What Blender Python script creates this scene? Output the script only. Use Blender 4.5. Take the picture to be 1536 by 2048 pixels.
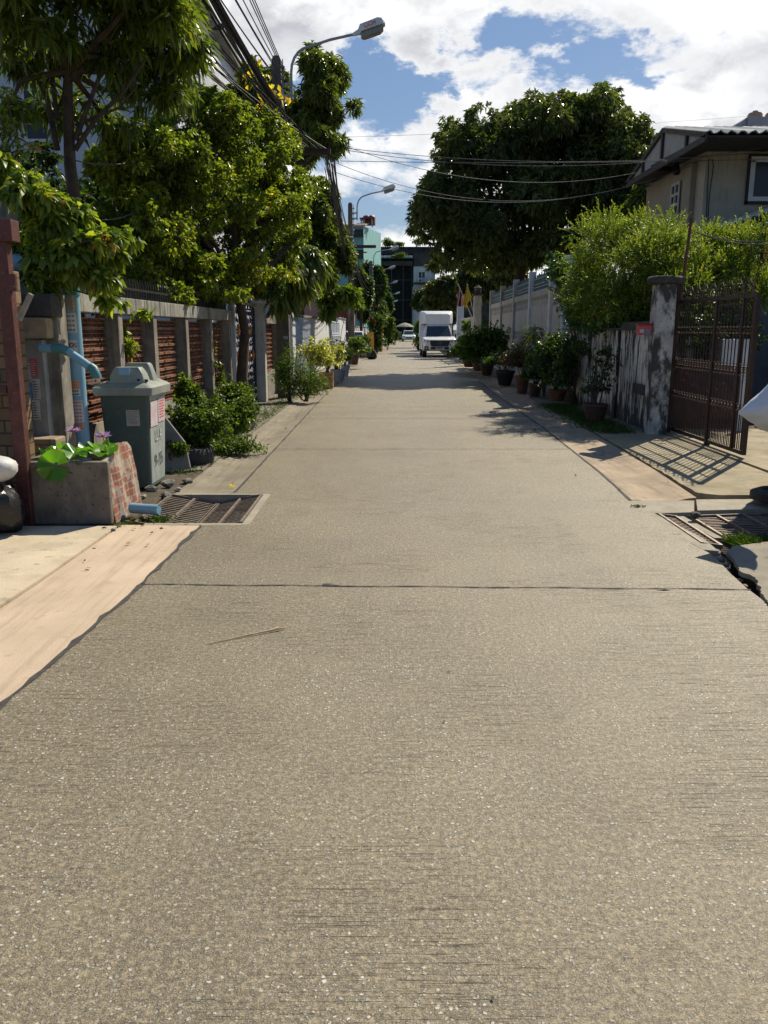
import bpy, math, random
import numpy as np
from mathutils import Vector, Matrix
R = math.radians
for o in list(bpy.data.objects): bpy.data.objects.remove(o)
sc = bpy.context.scene
C = sc.collection
# ------------------------------------------------------------ camera
F, H, PITCH = 1658.0, 1.5, math.atan(364/1658.0)
cd = bpy.data.cameras.new("camera"); cam = bpy.data.objects.new("camera", cd); C.objects.link(cam)
cam.location = (0, 0, H); cam.rotation_euler = (R(90) - PITCH, 0, 0)
cd.sensor_fit = 'VERTICAL'; cd.sensor_height = 24.0; cd.lens = 24.0*F/2048; cd.clip_start = .05; cd.clip_end = 3000
sc.camera = cam
CP, SP = math.cos(PITCH), math.sin(PITCH)
def ray(u, v):
    x, y = (u-768)/F, -(v-1024)/F
    return Vector((x, CP+y*SP, -SP+y*CP))
def at(u, v, Y):
    r = ray(u, v); return Vector((0, 0, H)) + r*(Y/r.y)
def gnd(u, v, z=0.0):
    r = ray(u, v); return Vector((0, 0, H)) + r*((z-H)/r.z)
# ------------------------------------------------------------ light
SUN = Vector((.58, .84, 1.0)).normalized()
EL, AZ = math.asin(SUN.z), math.atan2(SUN.x, SUN.y)
sl = bpy.data.lights.new("sun", 'SUN'); sl.energy = 5.0; sl.angle = R(.5); sl.color = (1, .905, .73)
so = bpy.data.objects.new("sun", sl); C.objects.link(so); so.rotation_euler = SUN.to_track_quat('Z', 'Y').to_euler()
sc.view_settings.view_transform = 'Standard'; sc.view_settings.look = 'None'
sc.view_settings.exposure = 0.28; sc.view_settings.gamma = 1; sc.view_settings.use_curve_mapping = False
sc.render.engine = 'CYCLES'
sc.cycles.max_bounces = 6; sc.cycles.diffuse_bounces = 4; sc.cycles.transmission_bounces = 3; sc.cycles.transparent_max_bounces = 6
try: sc.cycles.use_denoising = True
except Exception: pass

class G:                                             # tiny node-graph helper
    def __init__(s, nt): s.nt = nt; s.n = nt.nodes; s.n.clear()
    def new(s, t, **k):
        n = s.n.new(t)
        for a, b in k.items(): setattr(n, a, b)
        return n
    def put(s, sock, v):
        if isinstance(v, bpy.types.NodeSocket): s.nt.links.new(v, sock)
        elif v is not None:
            if hasattr(sock.default_value, '__len__') and isinstance(v, (tuple, list, Vector)):
                v = tuple(v)
                if len(sock.default_value) == 4 and len(v) == 3: v = v+(1,)
            sock.default_value = v
    def math(s, op, a, b=None, c=None, clamp=False):
        n = s.new('ShaderNodeMath', operation=op, use_clamp=clamp)
        s.put(n.inputs[0], a)
        if b is not None: s.put(n.inputs[1], b)
        if c is not None: s.put(n.inputs[2], c)
        return n.outputs[0]
    def vec(s, op, a, b=None):
        n = s.new('ShaderNodeVectorMath', operation=op); s.put(n.inputs[0], a)
        if b is not None: s.put(n.inputs[1], b)
        return n.outputs[1] if op in ('LENGTH', 'DISTANCE', 'DOT_PRODUCT') else n.outputs[0]
    def noise(s, v, scale, detail=4, rough=.55, dist=0):
        n = s.new('ShaderNodeTexNoise'); s.put(n.inputs['Vector'], v); n.inputs['Scale'].default_value = scale
        n.inputs['Detail'].default_value = detail; n.inputs['Roughness'].default_value = rough; n.inputs['Distortion'].default_value = dist
        return n.outputs[0]
    def voro(s, v, scale, feature='F1'):
        n = s.new('ShaderNodeTexVoronoi', feature=feature); s.put(n.inputs['Vector'], v); n.inputs['Scale'].default_value = scale
        return n
    def map(s, x, a, b, c=0.0, d=1.0, smooth=False):
        n = s.new('ShaderNodeMapRange'); n.clamp = True
        if smooth: n.interpolation_type = 'SMOOTHSTEP'
        s.put(n.inputs[0], x)
        for i, q in enumerate((a, b, c, d)): n.inputs[i+1].default_value = q
        return n.outputs[0]
    def mix(s, f, a, b, mode='MIX'):
        n = s.new('ShaderNodeMix', data_type='RGBA', blend_type=mode)
        s.put(n.inputs[0], f); s.put(n.inputs[6], a); s.put(n.inputs[7], b); return n.outputs[2]
    def scale(s, v, k):
        return s.vec('MULTIPLY', v, k)

w = bpy.data.worlds.new("World"); sc.world = w; w.use_nodes = True
g = G(w.node_tree)
sky = g.new('ShaderNodeTexSky'); sky.sky_type = 'NISHITA'; sky.sun_disc = False
sky.sun_elevation = EL; sky.sun_rotation = AZ; sky.air_density = 1.2; sky.dust_density = .4; sky.ozone_density = 2.0
tc = g.new('ShaderNodeTexCoord').outputs['Generated']
bgs = g.new('ShaderNodeBackground'); g.put(bgs.inputs[0], g.mix(.28, sky.outputs[0], (1.3, 3.4, 9.0))); bgs.inputs[1].default_value = .062
sx = g.new('ShaderNodeSeparateXYZ'); g.put(sx.inputs[0], tc)
warp = g.noise(tc, 9, 5, .6)
st = g.scale(tc, (1, 1, 1.9))
wn = g.new('ShaderNodeTexNoise'); g.put(wn.inputs['Vector'], st); wn.inputs['Scale'].default_value = 7; wn.inputs['Detail'].default_value = 8; wn.inputs['Roughness'].default_value = .62
wv = g.vec('SUBTRACT', wn.outputs['Color'], (.5, .5, .5))
stg = g.vec('ADD', st, g.scale(wv, (.34, .34, .34)))
st0 = st; st = g.vec('ADD', st, g.scale(wv, (.07, .07, .07)))
n1 = g.noise(st, 5.2, 11, .60, .1)
off = g.vec('ADD', st, (.05, 0, .11))
n2 = g.noise(off, 5.2, 7, .55, .1)
gaps = None
for (u, v, r, k) in [(715, 245, .15, .42), (1040, 110, .085, .24), (1110, 50, .11, .38), (1225, 110, .085, .30), (940, 40, .09, .34), (1500, 70, .11, .34), (800, 436, .14, .3), (610, 175, .09, .24), (1440, 215, .08, .24), (790, 190, .11, .32), (1180, 185, .09, .32), (870, 140, .09, .28)]:
    d = ray(u, v).normalized(); c = (d.x, d.y, d.z*1.9)
    dist = g.vec('DISTANCE', stg, c)
    m = g.map(dist, 0, r, k, 0, True)
    gaps = m if gaps is None else g.math('ADD', gaps, m)
dens = g.math('SUBTRACT', g.math('ADD', n1, .185), g.math('MULTIPLY', gaps, g.map(warp, .3, .65, .35, .85)))
cov = g.map(dens, .45, .60, 0, 1, True)
cov = g.math('MULTIPLY', g.math('MULTIPLY', cov, g.map(sx.outputs[2], -.02, .03)), g.math('MULTIPLY', g.map(sx.outputs[2], .37, .5, 1, .0), g.map(sx.outputs[1], -.2, .3, .0, 1)))
lit = g.map(g.math('SUBTRACT', n1, n2), -.07, .09, 0, 1)
thick = g.map(dens, .5, .85, 0, 1, True)
colr = g.mix(g.math('MULTIPLY', g.math('SUBTRACT', 1, lit), g.math('ADD', g.math('MULTIPLY', thick, .75), .2)), (1.0, 1.0, 1.0), (.44, .46, .51))
bgc = g.new('ShaderNodeBackground'); g.put(bgc.inputs[0], colr); bgc.inputs[1].default_value = .90
ms = g.new('ShaderNodeMixShader'); g.put(ms.inputs[0], cov); g.nt.links.new(bgs.outputs[0], ms.inputs[1]); g.nt.links.new(bgc.outputs[0], ms.inputs[2])
wo = g.new('ShaderNodeOutputWorld'); g.nt.links.new(ms.outputs[0], wo.inputs[0])

# ------------------------------------------------------------ materials
MAT = {}
def newmat(name):
    m = bpy.data.materials.new(name); m.use_nodes = True; return m, G(m.node_tree)
def finish(g, bsdf):
    o = g.new('ShaderNodeOutputMaterial'); g.nt.links.new(bsdf, o.inputs[0])
def bump(g, h, strength=.3, dist=.01):
    b = g.new('ShaderNodeBump'); b.inputs['Strength'].default_value = strength; b.inputs['Distance'].default_value = dist
    g.put(b.inputs['Height'], h); return b.outputs[0]
def prin(g, col, rough=.8, metal=0, normal=None, spec=.5):
    p = g.new('ShaderNodeBsdfPrincipled'); g.put(p.inputs['Base Color'], col); g.put(p.inputs['Roughness'], rough)
    g.put(p.inputs['Metallic'], metal); p.inputs['Specular IOR Level'].default_value = spec
    if normal is not None: g.put(p.inputs['Normal'], normal)
    return p
def surf(name, c1, c2=None, scale=6, rough=.8, metal=0, bmp=.25, bscale=40, streak=None, streak_amt=.7, stretch=(6, 6, .7), spot=None, spec=.4, sthr=(.5, .62), damp=0):
    """generic weathered surface: two tones of noise, optional vertical stain streaks and spots"""
    if name in MAT: return MAT[name]
    m, g = newmat(name); co = g.new('ShaderNodeTexCoord').outputs['Object']
    geo = g.new('ShaderNodeNewGeometry').outputs['Position']
    c2 = c2 or tuple(x*.8 for x in c1)
    col = g.mix(g.map(g.noise(geo, scale, 6, .6), .35, .65), c1, c2)
    if streak is not None:
        s = g.noise(g.scale(geo, stretch), 2.2, 6, .65)
        s2 = g.noise(geo, 1.3, 3)
        sm = g.math('ADD', g.math('MULTIPLY', s, .75), g.math('MULTIPLY', s2, .25))
        if damp:
            sz = g.new('ShaderNodeSeparateXYZ'); g.put(sz.inputs[0], geo); sm = g.math('ADD', sm, g.map(sz.outputs[2], 0, damp, .14, 0))
        k = g.map(sm, sthr[0], sthr[1], 0, streak_amt)
        col = g.mix(k, col, streak)
    if spot is not None:
        col = g.mix(g.map(g.noise(geo, scale*5, 4, .6), .6, .68, 0, .8), col, spot)
    nb = g.noise(geo, bscale, 4, .6)
    p = prin(g, col, g.map(g.noise(geo, scale*3, 3), .3, .7, rough-.08, min(1, rough+.08)), metal, bump(g, nb, bmp, .01) if bmp else None, spec)
    finish(g, p.outputs[0]); MAT[name] = m; return m
def leafmat(name, dark, mid, light, trans=.45, rough=.38, rare=None):
    if name in MAT: return MAT[name]
    m, g = newmat(name)
    a = g.new('ShaderNodeAttribute'); a.attribute_name = 'tint'
    cr = g.new('ShaderNodeValToRGB'); g.put(cr.inputs[0], a.outputs['Fac'])
    e = cr.color_ramp.elements; e[0].position = 0; e[0].color = dark+(1,); e[1].position = 1; e[1].color = (rare or light)+(1,)
    x = e.new(.5); x.color = mid+(1,); x = e.new(.86); x.color = light+(1,)
    if rare: x = e.new(.955); x.color = light+(1,)
    col = cr.outputs[0]
    p = prin(g, col, rough, 0, None, .45)
    t = g.new('ShaderNodeBsdfTranslucent'); g.put(t.inputs[0], g.mix(1.0, col, (2.0, 1.9, .55), 'MULTIPLY'))
    s = g.new('ShaderNodeMixShader'); s.inputs[0].default_value = trans
    g.nt.links.new(p.outputs[0], s.inputs[1]); g.nt.links.new(t.outputs[0], s.inputs[2]); finish(g, s.outputs[0])
    MAT[name] = m; return m
def flat(name, c, rough=.5, metal=0, spec=.5):
    return surf(name, c, tuple(x*.88 for x in c), 9, rough, metal, .06, 60, spec=spec)
def glassm(name, c=(.02, .025, .03)):
    if name in MAT: return MAT[name]
    m, g = newmat(name); p = prin(g, c, .16, 0, None, .35); finish(g, p.outputs[0]); MAT[name] = m; return m

def road_mat():
    m, g = newmat('road_concrete'); P = g.new('ShaderNodeNewGeometry').outputs['Position']
    big = g.noise(P, .55, 4, .6); med = g.noise(P, 3.0, 6, .65); fine = g.noise(P, 90, 5, .7); grit = g.noise(P, 260, 3, .7)
    col = g.mix(g.map(big, .35, .65), (.142, .118, .072), (.205, .172, .108))
    col = g.mix(g.map(med, .45, .75, 0, .6), col, (.255, .20, .115))
    lane = g.noise(g.scale(P, (1.3, .22, 1)), 1.3, 5, .6)
    col = g.mix(g.map(lane, .50, .66, 0, .55), col, (.115, .098, .066))
    patch = g.noise(P, .38, 7, .62, .6)
    col = g.mix(g.map(patch, .49, .56, 0, .38), col, (.105, .092, .066))
    f2 = g.noise(P, 48, 6, .8)
    col = g.mix(g.map(f2, .51, .60, 0, .88), col, (.075, .058, .032))
    col = g.mix(g.map(f2, .49, .40, 0, .75), col, (.40, .325, .195))
    col = g.mix(g.map(fine, .52, .64, 0, .85), col, (.05, .04, .024))
    col = g.mix(g.map(grit, .53, .66, 0, .8), col, (.50, .42, .28))
    worn = g.noise(P, 1.9, 8, .7)
    col = g.mix(g.map(worn, .60, .72, 0, .6), col, (.31, .245, .145))
    h = None; nz = g.new('ShaderNodeTexNoise'); g.put(nz.inputs['Vector'], P); nz.inputs['Scale'].default_value = 90
    PD = g.vec('ADD', P, g.scale(nz.outputs['Color'], (.014, .014, 0)))
    for sc_, lo, amt, c in ((75, .44, .95, (.68, .65, .57)), (125, .44, .9, (.60, .55, .45)), (190, .44, .85, (.56, .51, .41)), (46, .24, .75, (.58, .57, .52))):
        vo = g.voro(g.vec('ADD', PD, (sc_, 0, 0)), sc_)
        sxyz = g.new('ShaderNodeSeparateColor'); g.put(sxyz.inputs[0], vo.outputs['Color'])
        pick = g.map(sxyz.outputs[0], .50, .54); sz = g.map(sxyz.outputs[1], 0, 1, .35, 1.0)
        d = g.math('DIVIDE', vo.outputs['Distance'], sz)
        dense = g.map(g.noise(P, 1.1, 4), .36, .6, .35, 1)
        k = g.math('MULTIPLY', g.math('MULTIPLY', g.map(d, lo*.72, lo, 1, 0), pick), g.math('MULTIPLY', dense, amt))
        cc = g.mix(sxyz.outputs[2], c, tuple(q*.55 for q in c))
        col = g.mix(k, col, cc); h = k if h is None else g.math('MAXIMUM', h, k)
    br = g.noise(g.scale(P, (1.1, 62, 1)), 3.0, 4, .7)          # broom marks across the road
    zone = g.map(g.noise(P, .9, 5), .46, .60)
    line = g.math('MULTIPLY', g.map(br, .58, .68), zone)
    col = g.mix(g.math('MULTIPLY', line, .5), col, (.07, .06, .04))
    hh = g.math('SUBTRACT', g.math('ADD', g.math('MULTIPLY', fine, .8), g.math('MULTIPLY', h, .6)), g.math('MULTIPLY', line, .9))
    p = prin(g, col, .52, 0, bump(g, hh, .9, .007), .5); finish(g, p.outputs[0]); return m
def brick_mat(name, c1, c2, mortar, axis='YZ', scale=1.0, bw=.22, rh=.075, plaster=None):
    m, g = newmat(name); P = g.new('ShaderNodeNewGeometry').outputs['Position']
    s = g.new('ShaderNodeSeparateXYZ'); g.put(s.inputs[0], P); cmb = g.new('ShaderNodeCombineXYZ')
    g.put(cmb.inputs[0], s.outputs['XYZ'.index(axis[0])]); g.put(cmb.inputs[1], s.outputs['XYZ'.index(axis[1])])
    b = g.new('ShaderNodeTexBrick'); g.put(b.inputs['Vector'], g.vec('ADD', cmb.outputs[0], g.scale(g.vec('SUBTRACT', cmb.outputs[0], cmb.outputs[0]), (0, 0, 0))))
    b.inputs['Scale'].default_value = scale; b.inputs['Brick Width'].default_value = bw; b.inputs['Row Height'].default_value = rh
    b.inputs['Mortar Size'].default_value = .008; g.put(b.inputs['Color1'], c1); g.put(b.inputs['Color2'], c2); g.put(b.inputs['Mortar'], mortar)
    n = g.noise(P, 20, 5, .6); col = g.mix(g.map(n, .4, .7, 0, .5), b.outputs[0], tuple(x*.55 for x in c1))
    if plaster: col = g.mix(g.map(g.noise(P, 7, 5, .6), .48, .55), col, plaster)
    p = prin(g, col, .88, 0, bump(g, g.math('SUBTRACT', g.math('MULTIPLY', n, .5), b.outputs[1]), .5, .01), .3); finish(g, p.outputs[0])
    MAT[name] = m; return m

road_m = road_mat()
gutter_m = surf('gutter_concrete', (.40, .30, .20), (.29, .22, .145), 2.2, .85, 0, .3, 120, streak=(.16, .135, .10), streak_amt=.65, spot=(.20, .17, .12), stretch=(7, .35, 1))
apron_m = surf('apron_concrete', (.60, .50, .35), (.48, .40, .28), 2.0, .85, 0, .4, 110, spot=(.34, .28, .19), streak=(.36, .30, .21), streak_amt=.5, stretch=(1.5, 1.5, 1))
drive_m = surf('driveway_concrete', (.36, .29, .185), (.23, .195, .11), 1.6, .85, 0, .5, 90, spot=(.15, .135, .09), streak=(.17, .145, .095), streak_amt=.6, stretch=(1.2, 1.6, 1))
sidew_m = surf('pavement_concrete', (.22, .195, .145), (.13, .115, .085), 2.4, .9, 0, .5, 60, spot=(.11, .105, .08))
rim_m = surf('drain_rim_concrete', (.37, .33, .255), (.28, .25, .19), 5, .88, 0, .5, 90, spot=(.2, .18, .14))
tar_m = surf('joint_tar', (.035, .034, .034), (.07, .065, .06), 20, .9, 0, .3)
soil_m = surf('soil', (.11, .085, .055), (.055, .045, .03), 9, .95, 0, .8, 40)
earth_m = surf('earth', (.10, .09, .055), (.05, .06, .03), .4, .95, 0, .5, 4)
gap_shade_m = surf('gap_shade_earth', (.03, .026, .02), (.015, .013, .01), 9, .95)  # earth darkened to near black, painting shade into the gaps
conc_old = surf('old_concrete', (.27, .255, .22), (.17, .16, .14), 7, .9, 0, .5, 50, streak=(.06, .055, .045), streak_amt=.7)
conc_post = surf('post_concrete', (.29, .26, .21), (.18, .165, .135), 8, .88, 0, .4, 60, streak=(.10, .09, .075), streak_amt=.7)
white_stain = surf('stained_whitewash', (.80, .78, .70), (.64, .62, .56), 4, .9, 0, .5, 40, streak=(.03, .03, .026), streak_amt=.96, stretch=(5, 5, .8), spot=(.08, .08, .07), sthr=(.485, .555), damp=.35)
black_mould = surf('blackened_concrete', (.045, .045, .04), (.09, .088, .08), 8, .92, 0, .5)
white_paint = surf('white_wall_paint', (.66, .67, .68), (.55, .56, .57), 3, .75, 0, .2, 40, streak=(.33, .33, .31), streak_amt=.5)
white_gate_m = surf('white_gate_paint', (.62, .66, .72), (.52, .56, .62), 5, .5, 0, .1)
fence_white = surf('precast_fence_paint', (.47, .46, .43), (.38, .37, .345), 4, .85, 0, .3, streak=(.2, .19, .17), streak_amt=.6)
rust_m = surf('maroon_steel', (.12, .042, .035), (.075, .028, .024), 8, .55, .2, .2, spot=(.22, .12, .08))
brown_m = surf('brown_gate_steel', (.055, .028, .022), (.035, .018, .015), 9, .5, .3, .1)
dark_metal = surf('dark_steel', (.03, .03, .032), (.05, .045, .04), 9, .5, .5, .1)
galv = surf('galvanised_steel', (.36, .38, .40), (.28, .29, .31), 9, .45, .5, .05)
grate_m = surf('drain_steel', (.27, .22, .18), (.17, .135, .11), 14, .6, .5, .2, spot=(.28, .17, .1))
terra = surf('terracotta', (.31, .135, .070), (.16, .075, .045), 5, .85, 0, .3, 60, streak=(.10, .045, .03), streak_amt=.8, stretch=(2, 2, 2))
pot_dark = surf('dark_clay', (.10, .055, .035), (.055, .035, .025), 7, .6)
pvc = surf('blue_pvc', (.24, .44, .56), (.19, .37, .48), 5, .42, 0, .03, streak=(.12, .18, .2), streak_amt=.25)
pvc_teal = surf('teal_pvc_joint', (.08, .24, .25), (.06, .19, .2), 5, .45, 0, .03)
bin_m = surf('green_grey_plastic', (.085, .125, .108), (.065, .098, .087), 5, .42, 0, .06, spot=(.12, .16, .15))
lid_m = surf('grey_lid_plastic', (.30, .32, .285), (.23, .25, .22), 6, .45, 0, .05)
rubber = surf('black_rubber', (.022, .022, .023), (.035, .033, .03), 9, .75)
paper = surf('paper', (.62, .60, .56), (.52, .50, .46), 20, .8, 0, .05)
paper_blue = flat('blue_print', (.10, .30, .55), .7)
paper_red = flat('red_print', (.62, .12, .12), .7)
paper_or = flat('orange_print', (.66, .33, .14), .7)
ink = flat('black_ink', (.02, .02, .03), .7)
bark = surf('bark', (.085, .06, .042), (.045, .032, .024), 8, .92, 0, .8, 30)
bark_lt = surf('light_bark', (.16, .12, .085), (.09, .07, .05), 8, .92, 0, .8, 30)
pole_m = surf('pole_concrete', (.17, .15, .125), (.11, .095, .08), 3, .9, 0, .4, 50, streak=(.05, .045, .04), streak_amt=.5)
cable_m = surf('cable_rubber', (.018, .018, .02), (.03, .03, .03), 5, .55)
cable_lt = surf('cable_grey', (.11, .11, .11), (.08, .08, .08), 5, .6)
lamp_w = surf('lamp_housing', (.72, .72, .70), (.62, .62, .60), 6, .5, 0, .05)
lamp_g = surf('lamp_lens', (.30, .29, .25), (.22, .21, .18), 10, .25, 0, .02)
car_w = flat('white_car_paint', (.80, .80, .79), .22)
truck_box_m = flat('white_fibreglass', (.74, .76, .78), .4)
chrome = flat('chrome', (.65, .65, .67), .15, .95)
glass = glassm('dark_glass'); black_p = flat('black_plastic', (.016, .016, .018), .45)
gold = flat('gold_paint', (.62, .24, .05), .4, .3)
navy = flat('dark_blue_iron', (.030, .035, .065), .4, .4)

L_mango = leafmat('mango_leaf', (.045, .066, .024), (.075, .108, .034), (.12, .165, .055), .32, .27)
L_mango2 = leafmat('mango_leaf_lit', (.040, .062, .018), (.080, .12, .030), (.14, .19, .045), .38, .28)
L_yel = leafmat('yellow_green_leaf', (.062, .098, .018), (.125, .18, .028), (.21, .265, .038), .48, .36, rare=(.5, .38, .03))
L_dark = leafmat('dark_long_leaf', (.050, .082, .018), (.085, .13, .028), (.15, .205, .042), .48, .3, rare=(.18, .2, .04))
L_vine = leafmat('broad_vine_leaf', (.05, .095, .015), (.14, .21, .03), (.28, .34, .05), .45, .36, rare=(.45, .18, .08))
L_fing = leafmat('finger_leaf', (.040, .075, .014), (.095, .155, .024), (.19, .26, .036), .42, .4, rare=(.3, .26, .05))
L_weed = leafmat('weed_leaf', (.025, .055, .010), (.065, .12, .022), (.15, .22, .04), .4, .42)
L_shade = leafmat('pot_plant_leaf', (.02, .045, .012), (.04, .078, .022), (.08, .14, .03), .35, .4)
L_var = leafmat('variegated_leaf', (.12, .17, .04), (.33, .36, .12), (.60, .58, .28), .35, .45)
L_far = leafmat('far_leaf', (.02, .045, .012), (.05, .095, .022), (.10, .16, .035), .35, .45)
L_olive = leafmat('olive_leaf', (.022, .04, .012), (.055, .08, .02), (.12, .14, .035), .35, .45)
L_yellow = leafmat('yellow_leaf', (.5, .4, .04), (.7, .55, .05), (.8, .65, .1), .4, .45)
L_red = leafmat('red_bract', (.4, .02, .03), (.55, .05, .05), (.65, .12, .06), .4, .45)
L_grass = leafmat('grass_blade', (.02, .05, .010), (.045, .095, .018), (.11, .16, .035), .3, .6)
L_dry = leafmat('dry_leaf', (.12, .07, .03), (.22, .13, .05), (.35, .24, .1), .2, .7)
L_lily = leafmat('lily_pad_leaf', (.06, .18, .015), (.10, .27, .02), (.14, .33, .03), .4, .3)
L_purple = leafmat('purple_petal', (.22, .14, .62), (.30, .18, .72), (.42, .28, .8), .35, .5)

# ------------------------------------------------------------ mesh helpers
class MB:
    def __init__(s): s.v = []; s.f = []
    def add(s, vs, fs):
        o = len(s.v); s.v += [tuple(p) for p in vs]; s.f += [tuple(i+o for i in f) for f in fs]; return s
    def box(s, x0, x1, y0, y1, z0, z1):
        return s.add([(x, y, z) for x in (x0, x1) for y in (y0, y1) for z in (z0, z1)],
                     [(0, 1, 3, 2), (4, 6, 7, 5), (0, 4, 5, 1), (2, 3, 7, 6), (0, 2, 6, 4), (1, 5, 7, 3)])
    def obox(s, c, ax, ay, az, h):                   # oriented box: centre, unit axes, half sizes
        c = Vector(c); V = [Vector(a)*k for a, k in zip((ax, ay, az), h)]
        return s.add([c+V[0]*i+V[1]*j+V[2]*k for i in (-1, 1) for j in (-1, 1) for k in (-1, 1)],
                     [(0, 1, 3, 2), (4, 6, 7, 5), (0, 4, 5, 1), (2, 3, 7, 6), (0, 2, 6, 4), (1, 5, 7, 3)])
    def beam(s, a, b, wd, hd=None, up=(0, 0, 1)):
        a, b = Vector(a), Vector(b); d = (b-a); L = d.length; d.normalize(); hd = hd or wd
        sd = d.cross(Vector(up)); sd = sd.normalized() if sd.length > 1e-4 else Vector((1, 0, 0)); u = sd.cross(d)
        return s.obox((a+b)/2, d, sd, u, (L/2, wd/2, hd/2))
    def tube(s, pts, r, n=8, cap=True):
        pts = [Vector(p) for p in pts]; m = len(pts); rr = r if isinstance(r, (list, tuple)) else [r]*m
        vs = []; side = None
        for i, p in enumerate(pts):
            t = (pts[min(i+1, m-1)]-pts[max(i-1, 0)]).normalized()
            if side is None:
                side = t.cross(Vector((0, 0, 1)));
                if side.length < 1e-3: side = t.cross(Vector((0, 1, 0)))
            side = (side-t*side.dot(t)).normalized(); up = t.cross(side)
            for k in range(n):
                a = 2*math.pi*k/n; vs.append(p+(side*math.cos(a)+up*math.sin(a))*rr[i])
        fs = [(i*n+k, i*n+(k+1) % n, (i+1)*n+(k+1) % n, (i+1)*n+k) for i in range(m-1) for k in range(n)]
        if cap: fs += [tuple(range(n-1, -1, -1)), tuple((m-1)*n+k for k in range(n))]
        return s.add(vs, fs)
    def lathe(s, prof, c=(0, 0, 0), n=20, sx=1, sy=1):
        vs = []
        for r, z in prof:
            for k in range(n):
                a = 2*math.pi*k/n; vs.append((c[0]+r*math.cos(a)*sx, c[1]+r*math.sin(a)*sy, c[2]+z))
        m = len(prof); fs = [(i*n+k, i*n+(k+1) % n, (i+1)*n+(k+1) % n, (i+1)*n+k) for i in range(m-1) for k in range(n)]
        fs += [tuple(range(n-1, -1, -1)), tuple((m-1)*n+k for k in range(n))]
        return s.add(vs, fs)
    def prism(s, poly, z0, z1):                      # ccw xy polygon
        n = len(poly); vs = [(x, y, z0) for x, y in poly]+[(x, y, z1) for x, y in poly]
        fs = [tuple(range(n-1, -1, -1)), tuple(range(n, 2*n))]+[(i, (i+1) % n, n+(i+1) % n, n+i) for i in range(n)]
        return s.add(vs, fs)
    def loft(s, secs):                               # list of rings of equal length
        n = len(secs[0]); vs = [p for r in secs for p in r]
        fs = [(i*n+k, i*n+(k+1) % n, (i+1)*n+(k+1) % n, (i+1)*n+k) for i in range(len(secs)-1) for k in range(n)]
        fs += [tuple(range(n-1, -1, -1)), tuple((len(secs)-1)*n+k for k in range(n))]
        return s.add(vs, fs)
def rrect(x0, x1, z0, z1, y, r=.06, k=3, ytilt=0):
    pts = []
    for cx, cz, a0 in ((x1-r, z0+r, -90), (x1-r, z1-r, 0), (x0+r, z1-r, 90), (x0+r, z0+r, 180)):
        for i in range(k+1):
            a = R(a0+90*i/k); z = cz+r*math.sin(a); pts.append((cx+r*math.cos(a), y+ytilt*(z-z0), z))
    return pts
def props(o, label=None, cat=None, group=None, kind=None):
    if label: o['label'] = label
    if cat: o['category'] = cat
    if group: o['group'] = group
    if kind: o['kind'] = kind
    return o
def link_mesh(name, me, mat, parent=None):
    me.materials.append(mat); o = bpy.data.objects.new(name, me); C.objects.link(o)
    if parent is not None: o.parent = parent
    return o
def obj(name, mb, mat, parent=None, smooth=False, bev=0, loc=None, local=False):
    """mesh from world coordinates; its origin goes to the parent's or to loc (local=True: already local)"""
    me = bpy.data.meshes.new(name); off = Vector((0, 0, 0))
    if not local:
        q = parent
        while q is not None: off += Vector(q.location); q = q.parent
        if loc is not None: off += Vector(loc)
    me.from_pydata([tuple(Vector(p)-off) for p in mb.v], [], mb.f); me.update()
    if smooth: me.polygons.foreach_set('use_smooth', [True]*len(me.polygons))
    o = link_mesh(name, me, mat, parent)
    if loc is not None: o.location = loc
    if bev:
        b = o.modifiers.new('b', 'BEVEL'); b.width = bev; b.segments = 2; b.limit_method = 'ANGLE'; b.angle_limit = R(40)
    if smooth:
        try:
            me.shade_smooth() if hasattr(me, 'shade_smooth') else None
        except Exception: pass
        me.set_sharp_from_angle(angle=R(42))
    return o
def thing(name, label, cat, loc=(0, 0, 0), group=None, rz=0):
    o = bpy.data.objects.new(name, None); C.objects.link(o); o.location = loc; o.rotation_euler = (0, 0, rz); o.empty_display_size = .1
    return props(o, label, cat, group)
def struct(name, mb, mat, **k): return props(obj(name, mb, mat, **k), kind='structure')
def dup(root, loc, rz=None, label=None, scale=None):
    r = root.copy(); C.objects.link(r); r.location = loc
    if rz is not None: r.rotation_euler = (0, 0, rz)
    if label: r['label'] = label
    if scale: r.scale = scale
    for ch in list(root.children):
        c = ch.copy(); C.objects.link(c); c.parent = r
        for gch in list(ch.children):
            d = gch.copy(); C.objects.link(d); d.parent = c
    return r
def text(name, s, size, mat, parent, M, width=None, ext=.0015):
    """lettering as a mesh; M maps text plane (x right, y up) to world"""
    cu = bpy.data.curves.new(name, 'FONT'); cu.body = s; cu.size = size; cu.extrude = ext; cu.align_x = 'CENTER'; cu.align_y = 'CENTER'
    t = bpy.data.objects.new(name, cu); C.objects.link(t)
    dg = bpy.context.evaluated_depsgraph_get(); me = bpy.data.meshes.new_from_object(t.evaluated_get(dg))
    bpy.data.objects.remove(t); me.transform(M)
    q = parent; off = Vector((0, 0, 0))
    while q is not None: off += Vector(q.location); q = q.parent
    me.transform(Matrix.Translation(-off)); me.materials.clear()
    return link_mesh(name, me, mat, parent)
def plane_M(origin, right, up):
    r, u = Vector(right).normalized(), Vector(up).normalized(); n = r.cross(u)
    return Matrix(((r.x, u.x, n.x, origin[0]), (r.y, u.y, n.y, origin[1]), (r.z, u.z, n.z, origin[2]), (0, 0, 0, 1)))
def lerp(a, b, t): return a+(b-a)*t
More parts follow.
